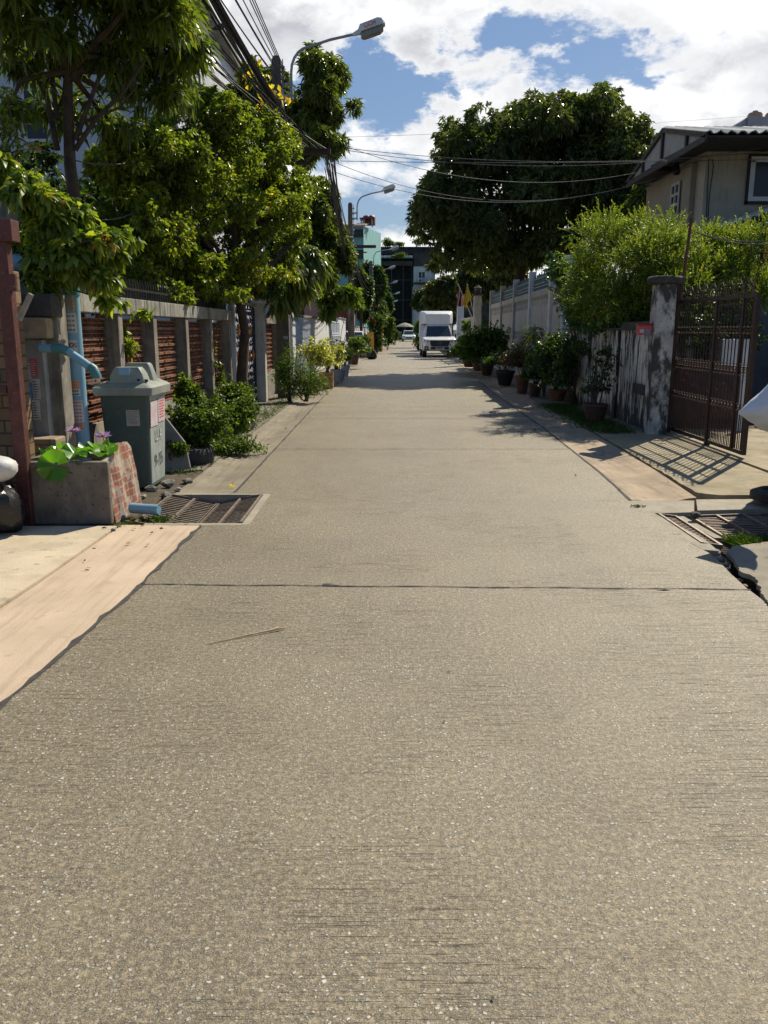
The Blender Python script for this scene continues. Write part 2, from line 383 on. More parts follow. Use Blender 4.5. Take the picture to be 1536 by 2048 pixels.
def poly(tab, y):
    if y <= tab[0][0]: return tab[0][1]
    for (a, b), (c, d) in zip(tab, tab[1:]):
        if y <= c: return lerp(b, d, (y-a)/(c-a))
    return tab[-1][1]

# ------------------------------------------------------------ foliage
def unit(a): return a/np.maximum(np.linalg.norm(a, axis=-1, keepdims=True), 1e-9)
def leaf_obj(name, mat, parent, P, D, L, W, rs, droop=.25, fold=.18, off=None, tint=None, seg=2):
    """n leaves: base points P, axes D; every leaf is a small folded, drooping blade"""
    n = len(P); L = np.broadcast_to(L, (n,))[:, None]; W = np.broadcast_to(W, (n,))[:, None]
    D = unit(D); rnd = rs.normal(size=(n, 3)); up = np.array([0, 0, 1.0])
    rnd = rnd*.6+up; S = unit(np.cross(D, rnd)); N = unit(np.cross(S, D))
    dz = np.zeros((n, 3)); dz[:, 2] = 1
    def ptc(t): return P+D*L*t-dz*L*droop*t*t
    f = W*fold
    if seg == 2:
        V = np.stack([P, ptc(.42)+S*W*.5+N*f, ptc(1.0), ptc(.42)-S*W*.5+N*f], 1)
        T = np.array([[0, 1, 2], [0, 2, 3]])
    else:
        V = np.stack([P, ptc(.3)+S*W*.5+N*f, ptc(.68)+S*W*.42+N*f, ptc(1.0), ptc(.68)-S*W*.42+N*f, ptc(.3)-S*W*.5+N*f], 1)
        T = np.array([[0, 1, 5], [1, 2, 4], [1, 4, 5], [2, 3, 4]])
    k = V.shape[1]; V = V.reshape(-1, 3)
    q = parent
    while q is not None: V = V-np.array(q.location)[None]; q = q.parent
    if off is not None: V = V-np.array(off)[None]
    Fc = (np.arange(n)[:, None, None]*k+T[None]).reshape(-1, 3)
    me = bpy.data.meshes.new(name); me.vertices.add(len(V)); me.vertices.foreach_set('co', V.astype(np.float32).ravel())
    me.loops.add(Fc.size); me.loops.foreach_set('vertex_index', Fc.astype(np.int32).ravel())
    me.polygons.add(len(Fc)); me.polygons.foreach_set('loop_start', np.arange(0, Fc.size, 3, dtype=np.int32))
    me.update(calc_edges=True)
    if tint is None: tint = rs.beta(2.2, 2.2, n)
    a = me.attributes.new('tint', 'FLOAT', 'POINT'); a.data.foreach_set('value', np.repeat(np.clip(tint, 0, 1), k).astype(np.float32))
    o = link_mesh(name, me, mat, parent)
    if off is not None: o.location = off
    return o
def subblobs(blobs, m, frac, rs, keep=.45, lo=-.5):
    out = [tuple(b[:3])+tuple(x*keep for x in b[3:6]) for b in blobs] if keep else []
    for b in blobs:
        k = max(3, int(m*(b[6] if len(b) > 6 else 1)))
        for _ in range(k):
            d = rs.normal(size=3); d /= np.linalg.norm(d)
            if d[2] < lo: d[2] = -d[2]*.5
            r = rs.uniform(frac[0], frac[1]); q = 1-r*rs.uniform(.5, 1.0)
            out.append((b[0]+d[0]*b[3]*q, b[1]+d[1]*b[4]*q, b[2]+d[2]*b[5]*q, b[3]*r, b[4]*r, b[5]*r))
    return out
def sample_blobs(bl, n, rs, shell=.7):
    B = np.array([b[:6] for b in bl]); wt = (B[:, 3]*B[:, 4]+B[:, 4]*B[:, 5]+B[:, 3]*B[:, 5]); wt = wt/wt.sum()
    i = rs.choice(len(B), n, p=wt); d = unit(rs.normal(size=(n, 3)))
    t = shell+(1-shell)*rs.random((n, 1))**.7; t *= 1+.12*np.sin(d[:, :1]*7+i[:, None])*np.cos(d[:, 2:]*6)
    return B[i, :3]+d*B[i, 3:6]*t, unit(d/B[i, 3:6]*B[i, 3:6].mean(1, keepdims=True)), i
def tree(name, label, cat, base, blobs, trunk, leaf, bark_mat=None, group=None, sub=(9, (.28, .45)), n=2500, k=8, L=.2, W=.05, droop=.5, spread=1.0, r0=.15,
         seed=1, shell=.7, outward=.5, limbs=True, twigs=0, keep=.45, seg=2, lo=-.5, tint_shift=0, crown='crown', trunkname='trunk'):
    rs = np.random.RandomState(seed); base = Vector(base)
    t = thing(name, label, cat, base, group)
    bl = subblobs(blobs, sub[0], sub[1], rs, keep, lo)
    P, N, i = sample_blobs(bl, n, rs, shell)
    PP = np.repeat(P, k, 0); NN = np.repeat(N, k, 0)
    D = NN*outward+rs.normal(size=PP.shape)*spread*.6; D[:, 2] -= droop*.35
    ls = L*rs.uniform(.65, 1.2, len(PP)); bt = rs.normal(size=len(bl))*.10
    tint = np.clip(rs.beta(2.2, 2.2, len(PP))+np.repeat(bt[i], k)+tint_shift, 0, 1)
    leaf_obj(crown, leaf, t, PP+rs.normal(size=PP.shape)*L*.12, D, ls, W*ls/L, rs, droop, tint=tint, seg=seg)
    mb = MB(); bm_ = bark_mat or bark
    if trunk:
        pts = [Vector(p) for p in trunk]; m = len(pts)
        mb.tube(pts, [r0*(1-.45*j/(m-1)) for j in range(m)], 9)
        if limbs:
            top = pts[-1]
            for b in blobs:
                c = Vector(b[:3]); mid = (top+c)/2+Vector((rs.normal()*.12, rs.normal()*.12, -.15*b[5]))
                mb.tube([top-Vector((0, 0, .1)), mid, c, c+Vector((rs.normal()*.3*b[3], rs.normal()*.3*b[4], b[5]*.7))], [r0*.5, r0*.34, r0*.2, r0*.06], 6)
            for b in bl[len(blobs):][::max(1, len(bl)//60)]:
                c = Vector(b[:3]); near = min(blobs, key=lambda q: (Vector(q[:3])-c).length); s0 = Vector(near[:3])
                mb.tube([s0, (s0+c)/2+Vector((0, 0, .05)), c], [r0*.16, r0*.1, r0*.04], 4)
        for _ in range(twigs):
            b = bl[rs.randint(len(bl))]; c = Vector(b[:3]); e = c+Vector(rs.normal(size=3)*np.array(b[3:6])*.8)
            mb.tube([c, (c+e)/2+Vector((0, 0, .03)), e], [.01, .007, .004], 4)
        obj(trunkname, mb, bm_, t, smooth=True)
    return t
def B(u, v, Y, ru, rv, ry, wt=1):
    """a crown lobe seen at photo pixel (u,v), Y metres away, of half sizes ru, rv in pixels, ry in metres"""
    p = at(u, v, Y); k = Y/F; return (p.x, p.y, p.z, ru*k, ry, rv*k, wt)
def bush(name, label, cat, base, blobs, leaf, n=500, k=5, L=.07, W=.03, seed=1, group=None, stems=6, bark_mat=None, droop=.2, sub=(6, (.3, .5)), outward=.6, part='foliage', parent=None, hs=.02):
    """shrub with stems from the ground; as a thing, or (parent given) as a part of a potted plant"""
    rs = np.random.RandomState(seed); base = Vector(base)
    t = parent if parent is not None else thing(name, label, cat, base, group)
    bl = subblobs(blobs, sub[0], sub[1], rs, .5, -.3); P, N, i = sample_blobs(bl, n, rs, .3); rb_ = np.array([b[3:6] for b in bl])[i]; P = P+rs.normal(size=P.shape)*rb_*.38; P[:, 2] = np.maximum(P[:, 2], base.z+hs+rs.random(len(P))*.04)
    PP = np.repeat(P, k, 0); D = np.repeat(N, k, 0)*outward+rs.normal(size=PP.shape)*.6; D[:, 2] += .15
    ls = L*rs.uniform(.6, 1.25, len(PP)); bt = rs.normal(size=len(bl))*.1
    leaf_obj(part, leaf, t, PP, D, ls, W*ls/L, rs, droop, tint=np.clip(rs.beta(2, 2, len(PP))+np.repeat(bt[i], k), 0, 1))
    if stems:
        mb = MB()
        for j in range(stems):
            b = bl[rs.randint(len(bl))]; c = Vector(b[:3]); s0 = base+Vector((rs.normal()*.03, rs.normal()*.03, 0))
            mb.tube([s0, lerp(s0, c, .5)+Vector((rs.normal()*.04, rs.normal()*.04, .03)), c], [.014, .01, .005], 5)
        obj('stem', mb, bark_mat or bark, t, smooth=True)
    return t
def grass(name, label, cat, pts_fn, n, h=.12, leaf=None, seed=1, kind='stuff', w_=.008, lean=.5):
    rs = np.random.RandomState(seed); P = np.array([pts_fn(rs) for _ in range(n)]); D = rs.normal(size=(n, 3))*lean; D[:, 2] = 1
    L = h*rs.uniform(.4, 1.2, n); o = leaf_obj(name, leaf or L_grass, None, P, D, L, w_*rs.uniform(.7, 1.5, n), rs, .35, off=tuple(P.mean(0)*np.array([1, 1, 0])))
    return props(o, label, cat, None, kind)

# ============================================================ GROUND
RL = [(-3, -1.60), (3.2, -1.56), (4.7, -1.47), (8, -1.41), (18, -1.40), (28, -1.30), (50, -.83), (87, -.15), (140, .9), (150, 1.0)]
RR = [(-3, 2.05), (4.4, 2.13), (5.6, 2.24), (7, 2.20), (8.8, 2.33), (13.4, 2.52), (20, 2.65), (28, 3.0), (40, 3.47), (60, 4.0), (108, 5.2), (150, 6.2)]
def rl(y): return poly(RL, y)
def rr(y): return poly(RR, y)
def wl(y): return -3.03+.02*y if y < 45 else -2.13+.02*(y-45)
def wr(y): return poly([(0, 4.2), (12, 3.98), (18.5, 4.02), (37, 4.55), (60, 5.6), (150, 8)], y)
rng = random.Random(5)
def jag(y, a=.006): return math.sin(y*7.3)*a*.6+math.sin(y*17.1+1)*a*.5+rng.uniform(-a, a)
mb = MB(); mb.add([(-900, -60, -.16), (900, -60, -.16), (900, 1500, -.16), (-900, 1500, -.16)], [(0, 1, 2, 3)]); struct('ground', mb, earth_m)
GLx0, GLx1, GLy0, GLy1 = -2.02, -1.06, 6.36, 7.66     # drain pit on the left
ys = [-3+.25*i for i in range(80)]+[17+i*3 for i in range(45)]
left = []
for y in ys:
    x = rl(y)+jag(y)
    if left and left[-1][1] < GLy0 <= y: left += [(rl(GLy0), GLy0), (GLx1, GLy0), (GLx1, GLy1), (rl(GLy1), GLy1)]
    if GLy0 <= y <= GLy1: continue
    left.append((x, y))
right = [(rr(y)+jag(y, .012), y) for y in ys]
# slabs of road: a real joint every few metres
def clip(pts, y0, y1):
    out = [p for p in pts if y0 < p[1] < y1]; return out
cuts = [-3, 4.79, 10.6, 16.6, 22.6, 28.6, 34.6, 46, 58, 70, 82, 94, 106, 118, 148]
mb = MB()
for a, b in zip(cuts, cuts[1:]):
    Lp = [(rl(a), a)]+clip(left, a+.02, b-.02)+[(rl(b), b)]; Rp = [(rr(a), a)]+clip(right, a+.02, b-.02)+[(rr(b), b)]
    if a == 4.79: pass
    mb.prism([p for p in Rp]+[p for p in reversed(Lp)], -.14, 0)
struct('road', mb, road_m)
# tar in the joints, a sunk thin sheet with wobbly edges plus spill on top
def tarline(pts, w0, w1, name, z=.004, seed=3):
    rr_ = random.Random(seed); mb = MB(); L = []; Rr = []
    for i, p in enumerate(pts):
        p = Vector(p); q = Vector(pts[min(i+1, len(pts)-1)]); o = Vector(pts[max(i-1, 0)]); d = (q-o).normalized(); s = Vector((-d.y, d.x, 0)); w_ = rr_.uniform(w0, w1)
        L.append((p+s*w_*.5).to_tuple()[:2]); Rr.append((p-s*w_*.5).to_tuple()[:2])
    for i in range(len(L)-1): mb.add([(*L[i], z), (*Rr[i], z), (*Rr[i+1], z), (*L[i+1], z)], [(0, 1, 2, 3)])
    return struct(name, mb, tar_m)
for k, y in enumerate(cuts[1:8]):
    n = 60; tarline([(lerp(rl(y), rr(y), i/n), y+math.sin(i*.5+k)*.006+(i/n)*(-.10 if k == 0 else 0), 0) for i in range(n+1)], .007, .020, 'road_joint_tar', seed=k+9)
tarline([(rl(y)+.004+jag(y, .008), y, 0) for y in [x*.09-1 for x in range(82)] if y < 6.33], .012, .045, 'road_edge_tar', seed=4)
tarline([(rl(y)+.004, y, 0) for y in [7.72+x*.2 for x in range(120)]], .012, .03, 'road_edge_tar', seed=5)
tarline([(rr(y)-.004, y, 0) for y in [7.3+x*.2 for x in range(130)]], .012, .035, 'road_edge_tar', seed=6)
# small marks on the road
for i, (u, v, a, b) in enumerate([(655, 1170, .05, .012), (672, 1172, .03, .006), (898, 1345, .016, .004), (1330, 1180, .06, .008), (888, 1445, .010, .004), (985, 2000, .006, .004)]):
    p = gnd(u, v); rs = random.Random(i); mb = MB(); n = 12
    mb.add([(p.x+a*.75*math.cos(2*math.pi*k/n)*rs.uniform(.6, 1.1), p.y+b*1.6*math.sin(2*math.pi*k/n)*rs.uniform(.6, 1.1), .006) for k in range(n)], [tuple(range(n))])
    struct('road_chip', mb, tar_m)
# gutters as shallow troughs
def strip(name, x0f, x1f, y0, y1, zf, mat, step=.3, nx=6, thick=.12, jit=.0):
    mb = MB(); ny = max(2, int((y1-y0)/step)); grid = []
    for j in range(ny+1):
        y = lerp(y0, y1, j/ny); a, b = x0f(y), x1f(y)
        grid.append([(lerp(a, b, i/nx)+(rng.uniform(-jit, jit) if i in (0, nx) else 0), y, zf(i/nx, y)) for i in range(nx+1)])
    m = nx+1; vs = [p for r in grid for p in r]; fs = [(j*m+i, j*m+i+1, (j+1)*m+i+1, (j+1)*m+i) for j in range(ny) for i in range(nx)]
    n0 = len(vs); vs += [(r[i][0], r[i][1], -thick) for r in grid for i in (0, nx)]
    for j in range(ny):
        fs += [(n0+2*j, j*m, (j+1)*m, n0+2*j+2), (j*m+nx, n0+2*j+1, n0+2*j+3, (j+1)*m+nx)]
    fs += [tuple([n0]+[n0+1]+[nx-i for i in range(nx+1)]), tuple([n0+2*ny+1, n0+2*ny]+[ny*m+i for i in range(nx+1)])]
    mb.add(vs, fs); return struct(name, mb, mat, smooth=True)
def dip(t, y): return -.035*math.sin(math.pi*t)**2
strip('gutter', lambda y: rl(y)-.62, lambda y: rl(y)-.012, -2, GLy0-.01, lambda t, y: .002-.004*t, surf('pale_gutter', (.58, .455, .32), (.47, .365, .255), 1.6, .85, 0, .3, 120, streak=(.34, .25, .17), streak_amt=.5, stretch=(9, .5, 1), spot=(.42, .31, .21)))
strip('gutter', lambda y: rl(y)-.55, lambda y: rl(y)-.012, GLy1+.01, 60, dip, surf('grey_gutter', (.27, .235, .17), (.19, .165, .12), 2.2, .85, 0, .3, 120, streak=(.12, .10, .075), streak_amt=.6, stretch=(7, .35, 1)), .5)
strip('apron', lambda y: -6.5, lambda y: rl(y)-.632, -2, GLy0-.1, lambda t, y: .015, apron_m, .6, 2)
strip('gutter', lambda y: rr(y)+.014, lambda y: rr(y)+.60, 7.35, 60, lambda t, y: dip(t, y)+.02*t, gutter_m, .5, 8)
strip('pavement', lambda y: wl(y)+.05, lambda y: rl(y)-.562, 8.9, 60, lambda t, y: .015+.01*math.sin(y*3+t*5), sidew_m, .4, 5)
strip('pavement', lambda y: rr(y)+.615, lambda y: wr(y)+.1, 12.4, 60, lambda t, y: .035, sidew_m, .5, 4, jit=.01)
strip('verge', lambda y: -3.1, lambda y: rl(y)-.57, 7.68, 8.88, lambda t, y: -.01+.02*math.sin(y*9+t*9), soil_m, .2, 5)
strip('verge', lambda y: -4.5, lambda y: GLx0-.02, 6.27, 7.66, lambda t, y: -.005+.02*math.sin(y*9+t*9), soil_m, .2, 5)
strip('yard_ground', lambda y: wl(y)-25, lambda y: wl(y)+.04, 7.0, 60, lambda t, y: .03, soil_m, 2, 3)
strip('yard_ground', lambda y: wr(y)+.12, lambda y: wr(y)+35, 12.45, 60, lambda t, y: .03, soil_m, 2, 3)
# right driveway: slab polygon with broken edge and crack
edge = [(rr(12.38)+.625, 12.38), (rr(11)+.63, 11.0), (rr(9.6)+.625, 9.6), (rr(8.3)+.635, 8.3), (rr(7.9)+.635, 7.9), (2.90, 7.5), (3.05, 7.395), (3.5, 7.385)]
poly1 = [(x+rng.uniform(-.008, .008), y) for x, y in edge for _ in (0,)]+[(3.6, 7.38), (4.02, 7.5), (4.04, 12.38)]
def refine(pts, step, amp, rs):
    out = []
    for a, b in zip(pts, pts[1:]):
        a, b = Vector(a), Vector(b); n = max(1, int((b-a).length/step)); d = (b-a).normalized(); s = Vector((-d.y, d.x)); wob = 0
        for i in range(n):
            wob = wob*.6+rs.uniform(-amp, amp) if i else 0; out.append(tuple(a.lerp(b, i/n)+s*wob))
    return out+[tuple(pts[-1])]
rj = random.Random(8)
P1 = refine(edge, .05, .010, rj)+[(4.03, 7.42), (4.03, 12.38)]
mb = MB(); mb.prism(P1, -.14, .035); struct('driveway', mb, drive_m)
mb = MB(); mb.prism([(4.045, 7.5), (40, 7.5), (40, 12.38), (4.045, 12.38)], -.14, .055); struct('driveway', mb, drive_m)
# drain surround and broken slab
mb = MB()
mb.prism([(2.215, 7.34), (2.10, 7.20), (2.235, 5.62), (2.33, 5.58), (2.36, 5.95), (2.27, 6.80), (2.62, 6.84), (2.80, 7.33)], -.14, -.003); struct('drain_surround', mb, rim_m)
mb = MB(); mb.prism([(2.42, 6.86), (2.49, 6.06), (2.55, 6.06), (2.52, 6.86)], -.14, -.03); struct('drain_surround', mb, rim_m)
mb = MB(); mb.prism([(2.82, 7.34), (2.66, 6.87), (3.4, 6.95), (5, 6.9), (5, 7.36), (3.4, 7.36)], -.14, .005); struct('drain_surround', mb, rim_m)
slab_e = [tuple(gnd(u, v, .03))[:2] for u, v in ((1900, 1500), (1700, 1320), (1590, 1240), (1548, 1207), (1536, 1196), (1524, 1188), (1529, 1172), (1508, 1163), (1520, 1150), (1500, 1143), (1484, 1146), (1484, 1134), (1468, 1124), (1470, 1110), (1452, 1103), (1441, 1088), (1540, 1077), (1700, 1074))]
slab_e = [((a[0]+b[0]*2+c[0])/4, (a[1]+b[1]*2+c[1])/4) for a, b, c in zip([slab_e[0]]+slab_e, slab_e, slab_e[1:]+[slab_e[-1]])]
P2 = refine(slab_e, .022, .010, rj)
mb = MB(); mb.prism(list(reversed([(5.2, 2.0)]+[(x, y) for x, y in P2])), -.012, .018)
struct('broken_slab', mb, surf('slab_concrete', (.30, .265, .20), (.21, .185, .14), 2.5, .9, 0, .5, 90, spot=(.13, .115, .09)))
mb = MB(); mb.prism(list(reversed([(5.2, 2.06)]+[(x+.03, y-.02) for x, y in P2])), -.13, -.013); struct('shaded_bedding', mb, gap_shade_m)  # dark block below the slab, shade of the gap put into its colour
mb = MB(); mb.add([(1.9, 2, -.135), (5, 2, -.135), (5, 12.4, -.135), (1.9, 12.4, -.135)], [(0, 1, 2, 3)]); struct('crack_shade_bed', mb, gap_shade_m)  # dark sheet that paints shade into the bottom of the cracks
mb = MB(); mb.add([(-2.1, 6.3, -.135), (-1.0, 6.3, -.135), (-1.0, 7.7, -.135), (-2.1, 7.7, -.135)], [(0, 1, 2, 3)]); struct('drain_shade_bed', mb, gap_shade_m)  # dark sheet that paints shade beneath the left grates
rs_ = random.Random(12)
def rock(c, r, seed, flat_=.6, n=26):
    rs = np.random.RandomState(seed); import bmesh
    bm = bmesh.new()
    for _ in range(n):
        d = unit(rs.normal(size=(1, 3)))[0]; bm.verts.new((c[0]+d[0]*r*rs.uniform(.7, 1.1), c[1]+d[1]*r*rs.uniform(.7, 1.1), c[2]+d[2]*r*flat_*rs.uniform(.7, 1.1)))
    bmesh.ops.convex_hull(bm, input=bm.verts[:]); bm.verts.index_update()
    used = set(v for f in bm.faces for v in f.verts); mp = {v: i for i, v in enumerate(used)}
    mb = MB(); mb.add([tuple(v.co) for v in used], [tuple(mp[v] for v in f.verts) for f in bm.faces]); bm.free(); return mb
for i, (u, v, r, lb) in enumerate([(1428, 1102, .060, 'topmost broken grey concrete plate in the wide crack'), (1440, 1116, .045, 'second broken grey plate tilted in the wide crack'), (1452, 1128, .035, 'small grey chip midway down the wide crack'), (1478, 1158, .035, 'pale concrete lump deep in the wide crack'), (1490, 1168, .022, 'smallest pale crumb lowest in the wide crack')]):
    p = gnd(u, v, -.03); mb = rock((p.x, p.y, -.04), r, i+20, .45); o = obj('concrete_fragment', mb, conc_old if i < 3 else gutter_m, loc=(p.x, p.y, -.05)); props(o, lb, 'rubble', 'fragments in the crack by the right slab')
mb = rock(tuple(gnd(1390, 1035)+Vector((0, 0, .02))), .05, 77, .7); props(obj('stone', mb, black_mould), 'single dark round stone lying between the two right drain grates', 'stone')

# ------------------------------------------------------------ drain grates
def grate(name, label, x0, x1, y0, y1, z0, z1, nb, group, long_n=3, across=True):
    """sloping steel grate: frame bars along y, thin bars across x"""
    t = thing(name, label, 'drain grate', ((x0+x1)/2, (y0+y1)/2, min(z0, z1)-.03), group)
    fr = MB(); zz = lambda x: lerp(z0, z1, (x-x0)/(x1-x0))
    for k in range(long_n):
        x = lerp(x0, x1, k/(long_n-1)); fr.beam((x, y0, zz(x)), (x, y1, zz(x)), .020, .03)
    for y in (y0, y1): fr.beam((x0, y, z0), (x1, y, z1), .014, .03)
    obj('frame', fr, grate_m, t); br = MB()
    for k in range(1, nb):
        y = lerp(y0, y1, k/nb); br.beam((x0, y, z0-.002), (x1, y, z1-.002), .014, .004)
    obj('bars', br, grate_m, t); return t
grate('drain_grate', 'left steel drain grate sloping down beside the cut blue pipe end', -1.98, -1.55, 6.44, 7.58, -.005, -.085, 18, 'paired drain grates')
grate('drain_grate', 'right steel drain grate of the left pair, sloping up to the road edge', -1.54, -1.14, 6.44, 7.58, -.085, -.005, 18, 'paired drain grates')
mb = MB(); mb.prism([(-1.125, 6.37), (-1.062, 6.37), (-1.062, 7.65), (-2.015, 7.65), (-2.015, 7.595), (-1.125, 7.595)], -.15, -.001); struct('drain_surround', mb, rim_m)
mb = MB(); mb.prism([(-1.9, 6.37), (-1.13, 6.37), (-1.13, 6.43), (-1.9, 6.43)], -.15, -.002); struct('drain_surround', mb, rim_m)
grate('drain_grate', 'narrow steel drain grate along the road edge on the right', 2.30, 2.44, 5.80, 6.76, -.01, -.03, 16, None, 2)
t_ = grate('drain_grate', 'wide rusty drain grate half in shadow beside the weeds on the right', 2.58, 3.25, 5.95, 6.82, -.04, -.02, 16, None, 4)

# ============================================================ LEFT SIDE
# brown brick wall at the far left edge, behind the steel post
tan_brick = brick_mat('tan_brick', (.25, .17, .09), (.17, .11, .06), (.07, .055, .04), 'XZ', 1, .5, .10)
t = thing('brick_wall', 'wall of flat tan bricks at the left edge behind the maroon post', 'wall', (-3.4, 6.6, 0))
mb = MB(); mb.box(-4.6, -2.88, 6.55, 6.8, 0, 1.95); obj('wall', mb, tan_brick, t, bev=.01)
# maroon steel post
t = thing('steel_gate_post', 'maroon painted square steel post standing at the left edge of the photo', 'post', (-2.86, 6.36, 0))
mb = MB(); mb.box(-2.84, -2.745, 6.30, 6.39, 0, 2.26); obj('post', mb, rust_m, t, bev=.006)
mb = MB(); mb.box(-2.90, -2.69, 6.28, 6.42, 2.13, 2.28); obj('top_bracket', mb, rust_m, t, bev=.004)
mb = MB(); mb.tube([(-2.73, 6.31, 1.78), (-2.73, 6.31, 1.90)], .034, 12); obj('hinge', mb, rust_m, t, smooth=True)
for z in (1.96, 1.03): mb = MB(); mb.box(-3.6, -2.86, 6.33, 6.39, z, z+.06); obj('cross_rail', mb, rust_m, t)
mb = MB(); mb.tube([(-2.86, 6.36, 2.28), (-2.93, 6.36, 2.75)], .018, 6); obj('rod', mb, conc_post, t)
mb = MB(); mb.beam(at(38, 640, 6.27), at(62, 588, 6.27), .045, .03); obj('stay_bar', mb, conc_post, t)
# meter cupboard wall
t = thing('meter_panel', 'grey concrete panel covered in paper notices behind the maroon post', 'wall', (-2.95, 7.2, 0))
mb = MB(); mb.box(-3.4, at(98, 850, 7.15).x, 7.15, 7.25, 0.55, 1.42); obj('panel', mb, surf('grey_render', (.40, .39, .37), (.30, .29, .275), 6, .85, 0, .3, streak=(.16, .15, .13), streak_amt=.5), t, bev=.005)
for k, (x, z, w_, h_, mt) in enumerate([(at(u_, v_, 7.15).x, at(u_, v_, 7.15).z, w_, h_, m_) for u_, v_, w_, h_, m_ in ((55, 745, .06, .16, paper), (68, 735, .06, .15, paper_red), (59, 788, .055, .16, paper_blue), (73, 778, .06, .17, paper), (73, 820, .06, .17, paper), (48, 700, .03, .13, paper_red))]):
    mb = MB(); mb.box(x-w_/2, x+w_/2, 7.144-.001*k, 7.15, z-h_/2, z+h_/2); q = obj('notice', mb, mt, t)
    mb = MB(); r2 = random.Random(k)
    for j in range(7):
        zz = z+h_/2-.02-j*h_/8; mb.box(x-w_*.40, x-w_*.40+w_*r2.uniform(.4, .8), 7.1415-.001*k, 7.143-.001*k, zz-.006, zz)
    obj('lettering', mb, ink if mt is paper else paper, q)
mb = MB(); mb.box(-3.4, at(94, 660, 7.1).x, 7.1, 7.32, 1.43, 1.60); props(obj('lintel', mb, surf('cracked_render', (.45, .36, .22), (.30, .23, .14), 8, .9, spot=(.12, .1, .07)), t, bev=.01))
mb = MB(); mb.box(-3.4, at(100, 600, 7.1).x, 7.12, 7.36, 1.61, 1.79); obj('coping', mb, black_mould, t, bev=.01)
mb = MB(); mb.box(-3.1, at(112, 890, 6.9).x, 6.9, 7.13, .46, .61); props(obj('brick_block', mb, brick_mat('loose_brick', (.36, .28, .18), (.28, .2, .13), (.16, .14, .11), 'XZ', 1, .16, .07), bev=.012, loc=(-2.85, 7, .5)), 'short stack of old pale bricks above the lily planter', 'bricks')
# pier beside the pipe, tall slab behind
t = thing('concrete_post', 'pale concrete post with a shadowed cheek just left of the blue downpipe', 'post', (-2.68, 7.3, 0))
mb = MB(); mb.box(at(101, 850, 7.24).x, at(131, 850, 7.24).x, 7.24, 7.46, 0, 1.80); obj('post', mb, conc_post, t, bev=.006)
mb = MB(); mb.box(at(92, 850, 7.3).x, at(101, 850, 7.3).x-.004, 7.3, 7.42, 0, 1.6); obj('side_rail', mb, conc_old, t)
mb = MB(); mb.box(-3.6, -3.02, 7.9, 8.05, 0, 2.75); props(obj('concrete_slab', mb, conc_old, loc=(-3.3, 8, 0), bev=.01), 'tall dark upright concrete slab behind the overhanging creeper', 'wall')
# fence
POSTS = [7.62, 8.85, 10.1, 11.6, 13.1, 14.5]
def terra_panel(parent, y0, y1, z0=.60, z1=1.6, sx=None):
    """openwork terracotta screen blocks: real slots"""
    mb = MB(); rows = 10; rh = (z1-z0)/rows; nb = max(1, round((y1-y0)/.21)); bw = (y1-y0)/nb
    def X(y): return wl(y)-.03
    for r in range(rows):
        z = z0+r*rh
        for b in range(nb):
            ya, yb = y0+b*bw, y0+(b+1)*bw; x = X((ya+yb)/2); g_ = .006; j = rng.uniform(-.006, .006)
            mb.box(x-.05+j, x+.02+j, ya+g_/2, yb-g_/2, z+.001, z+.014); mb.box(x-.05+j, x+.02+j, ya+g_/2, yb-g_/2, z+rh-.016, z+rh-.002)
            mb.box(x-.045+j, x+.0+j, ya+g_/2, yb-g_/2, z+rh*.45, z+rh*.55)
            nf = 6
            for f in range(nf+1):
                yy = lerp(ya+g_/2+.005, yb-g_/2-.005, f/nf); mb.box(x-.047+j, x-.012+j, yy-.005, yy+.005, z+.016, z+rh-.017)
    return obj('screen_panel', mb, terra, parent)
t = thing('garden_fence', 'low garden fence of orange terracotta screen blocks between dark concrete posts', 'fence', (wl(11), 11, 0))
mb = MB()
for y in POSTS: mb.box(wl(y)-.10, wl(y)+.10, y-.08, y+.08, 0, 1.62); q = 0
for i, y in enumerate(POSTS):
    mb = MB(); mb.box(wl(y)-.10, wl(y)+.11, y-.075, y+.075, 0, 1.655); obj('post', mb, conc_post, t, bev=.006)
for a, b in zip(POSTS, POSTS[1:]): terra_panel(t, a+.08, b-.08, .60, 1.62)
mb = MB()
for a, b in zip(POSTS, POSTS[1:]): mb.box(wl(a)-.08, wl(a)+.03, a+.08, b-.08, 0, .595)
obj('base_wall', mb, surf('cracked_plinth', (.36, .33, .26), (.26, .24, .19), 5, .9, 0, .4, streak=(.1, .09, .07), streak_amt=.7), t)
mb = MB(); ya, yb = POSTS[0]-.1, POSTS[-1]+.35
mb.loft([[(wl(y)-.12, y, 1.66), (wl(y)+.13, y, 1.66), (wl(y)+.13, y, 1.83), (wl(y)-.12, y, 1.83)] for y in (ya, 9, 11, 13, yb)]); obj('top_rail', mb, surf('rail_concrete', (.34, .33, .28), (.2, .19, .16), 6, .9, 0, .4, streak=(.035, .033, .03), streak_amt=.85, stretch=(9, 9, .5)), t, bev=.008)
mb = MB(); y = ya+.1
while y < yb:
    mb.tube([(wl(y)-.02, y, 1.83), (wl(y)-.02, y, 2.02), (wl(y)-.02, y, 2.07)], [.011, .011, .002], 5); y += .10
mb.beam((wl(ya)-.02, ya, 1.95), (wl(yb)-.02, yb, 1.95), .014, .025); obj('spike_railing', mb, dark_metal, t)
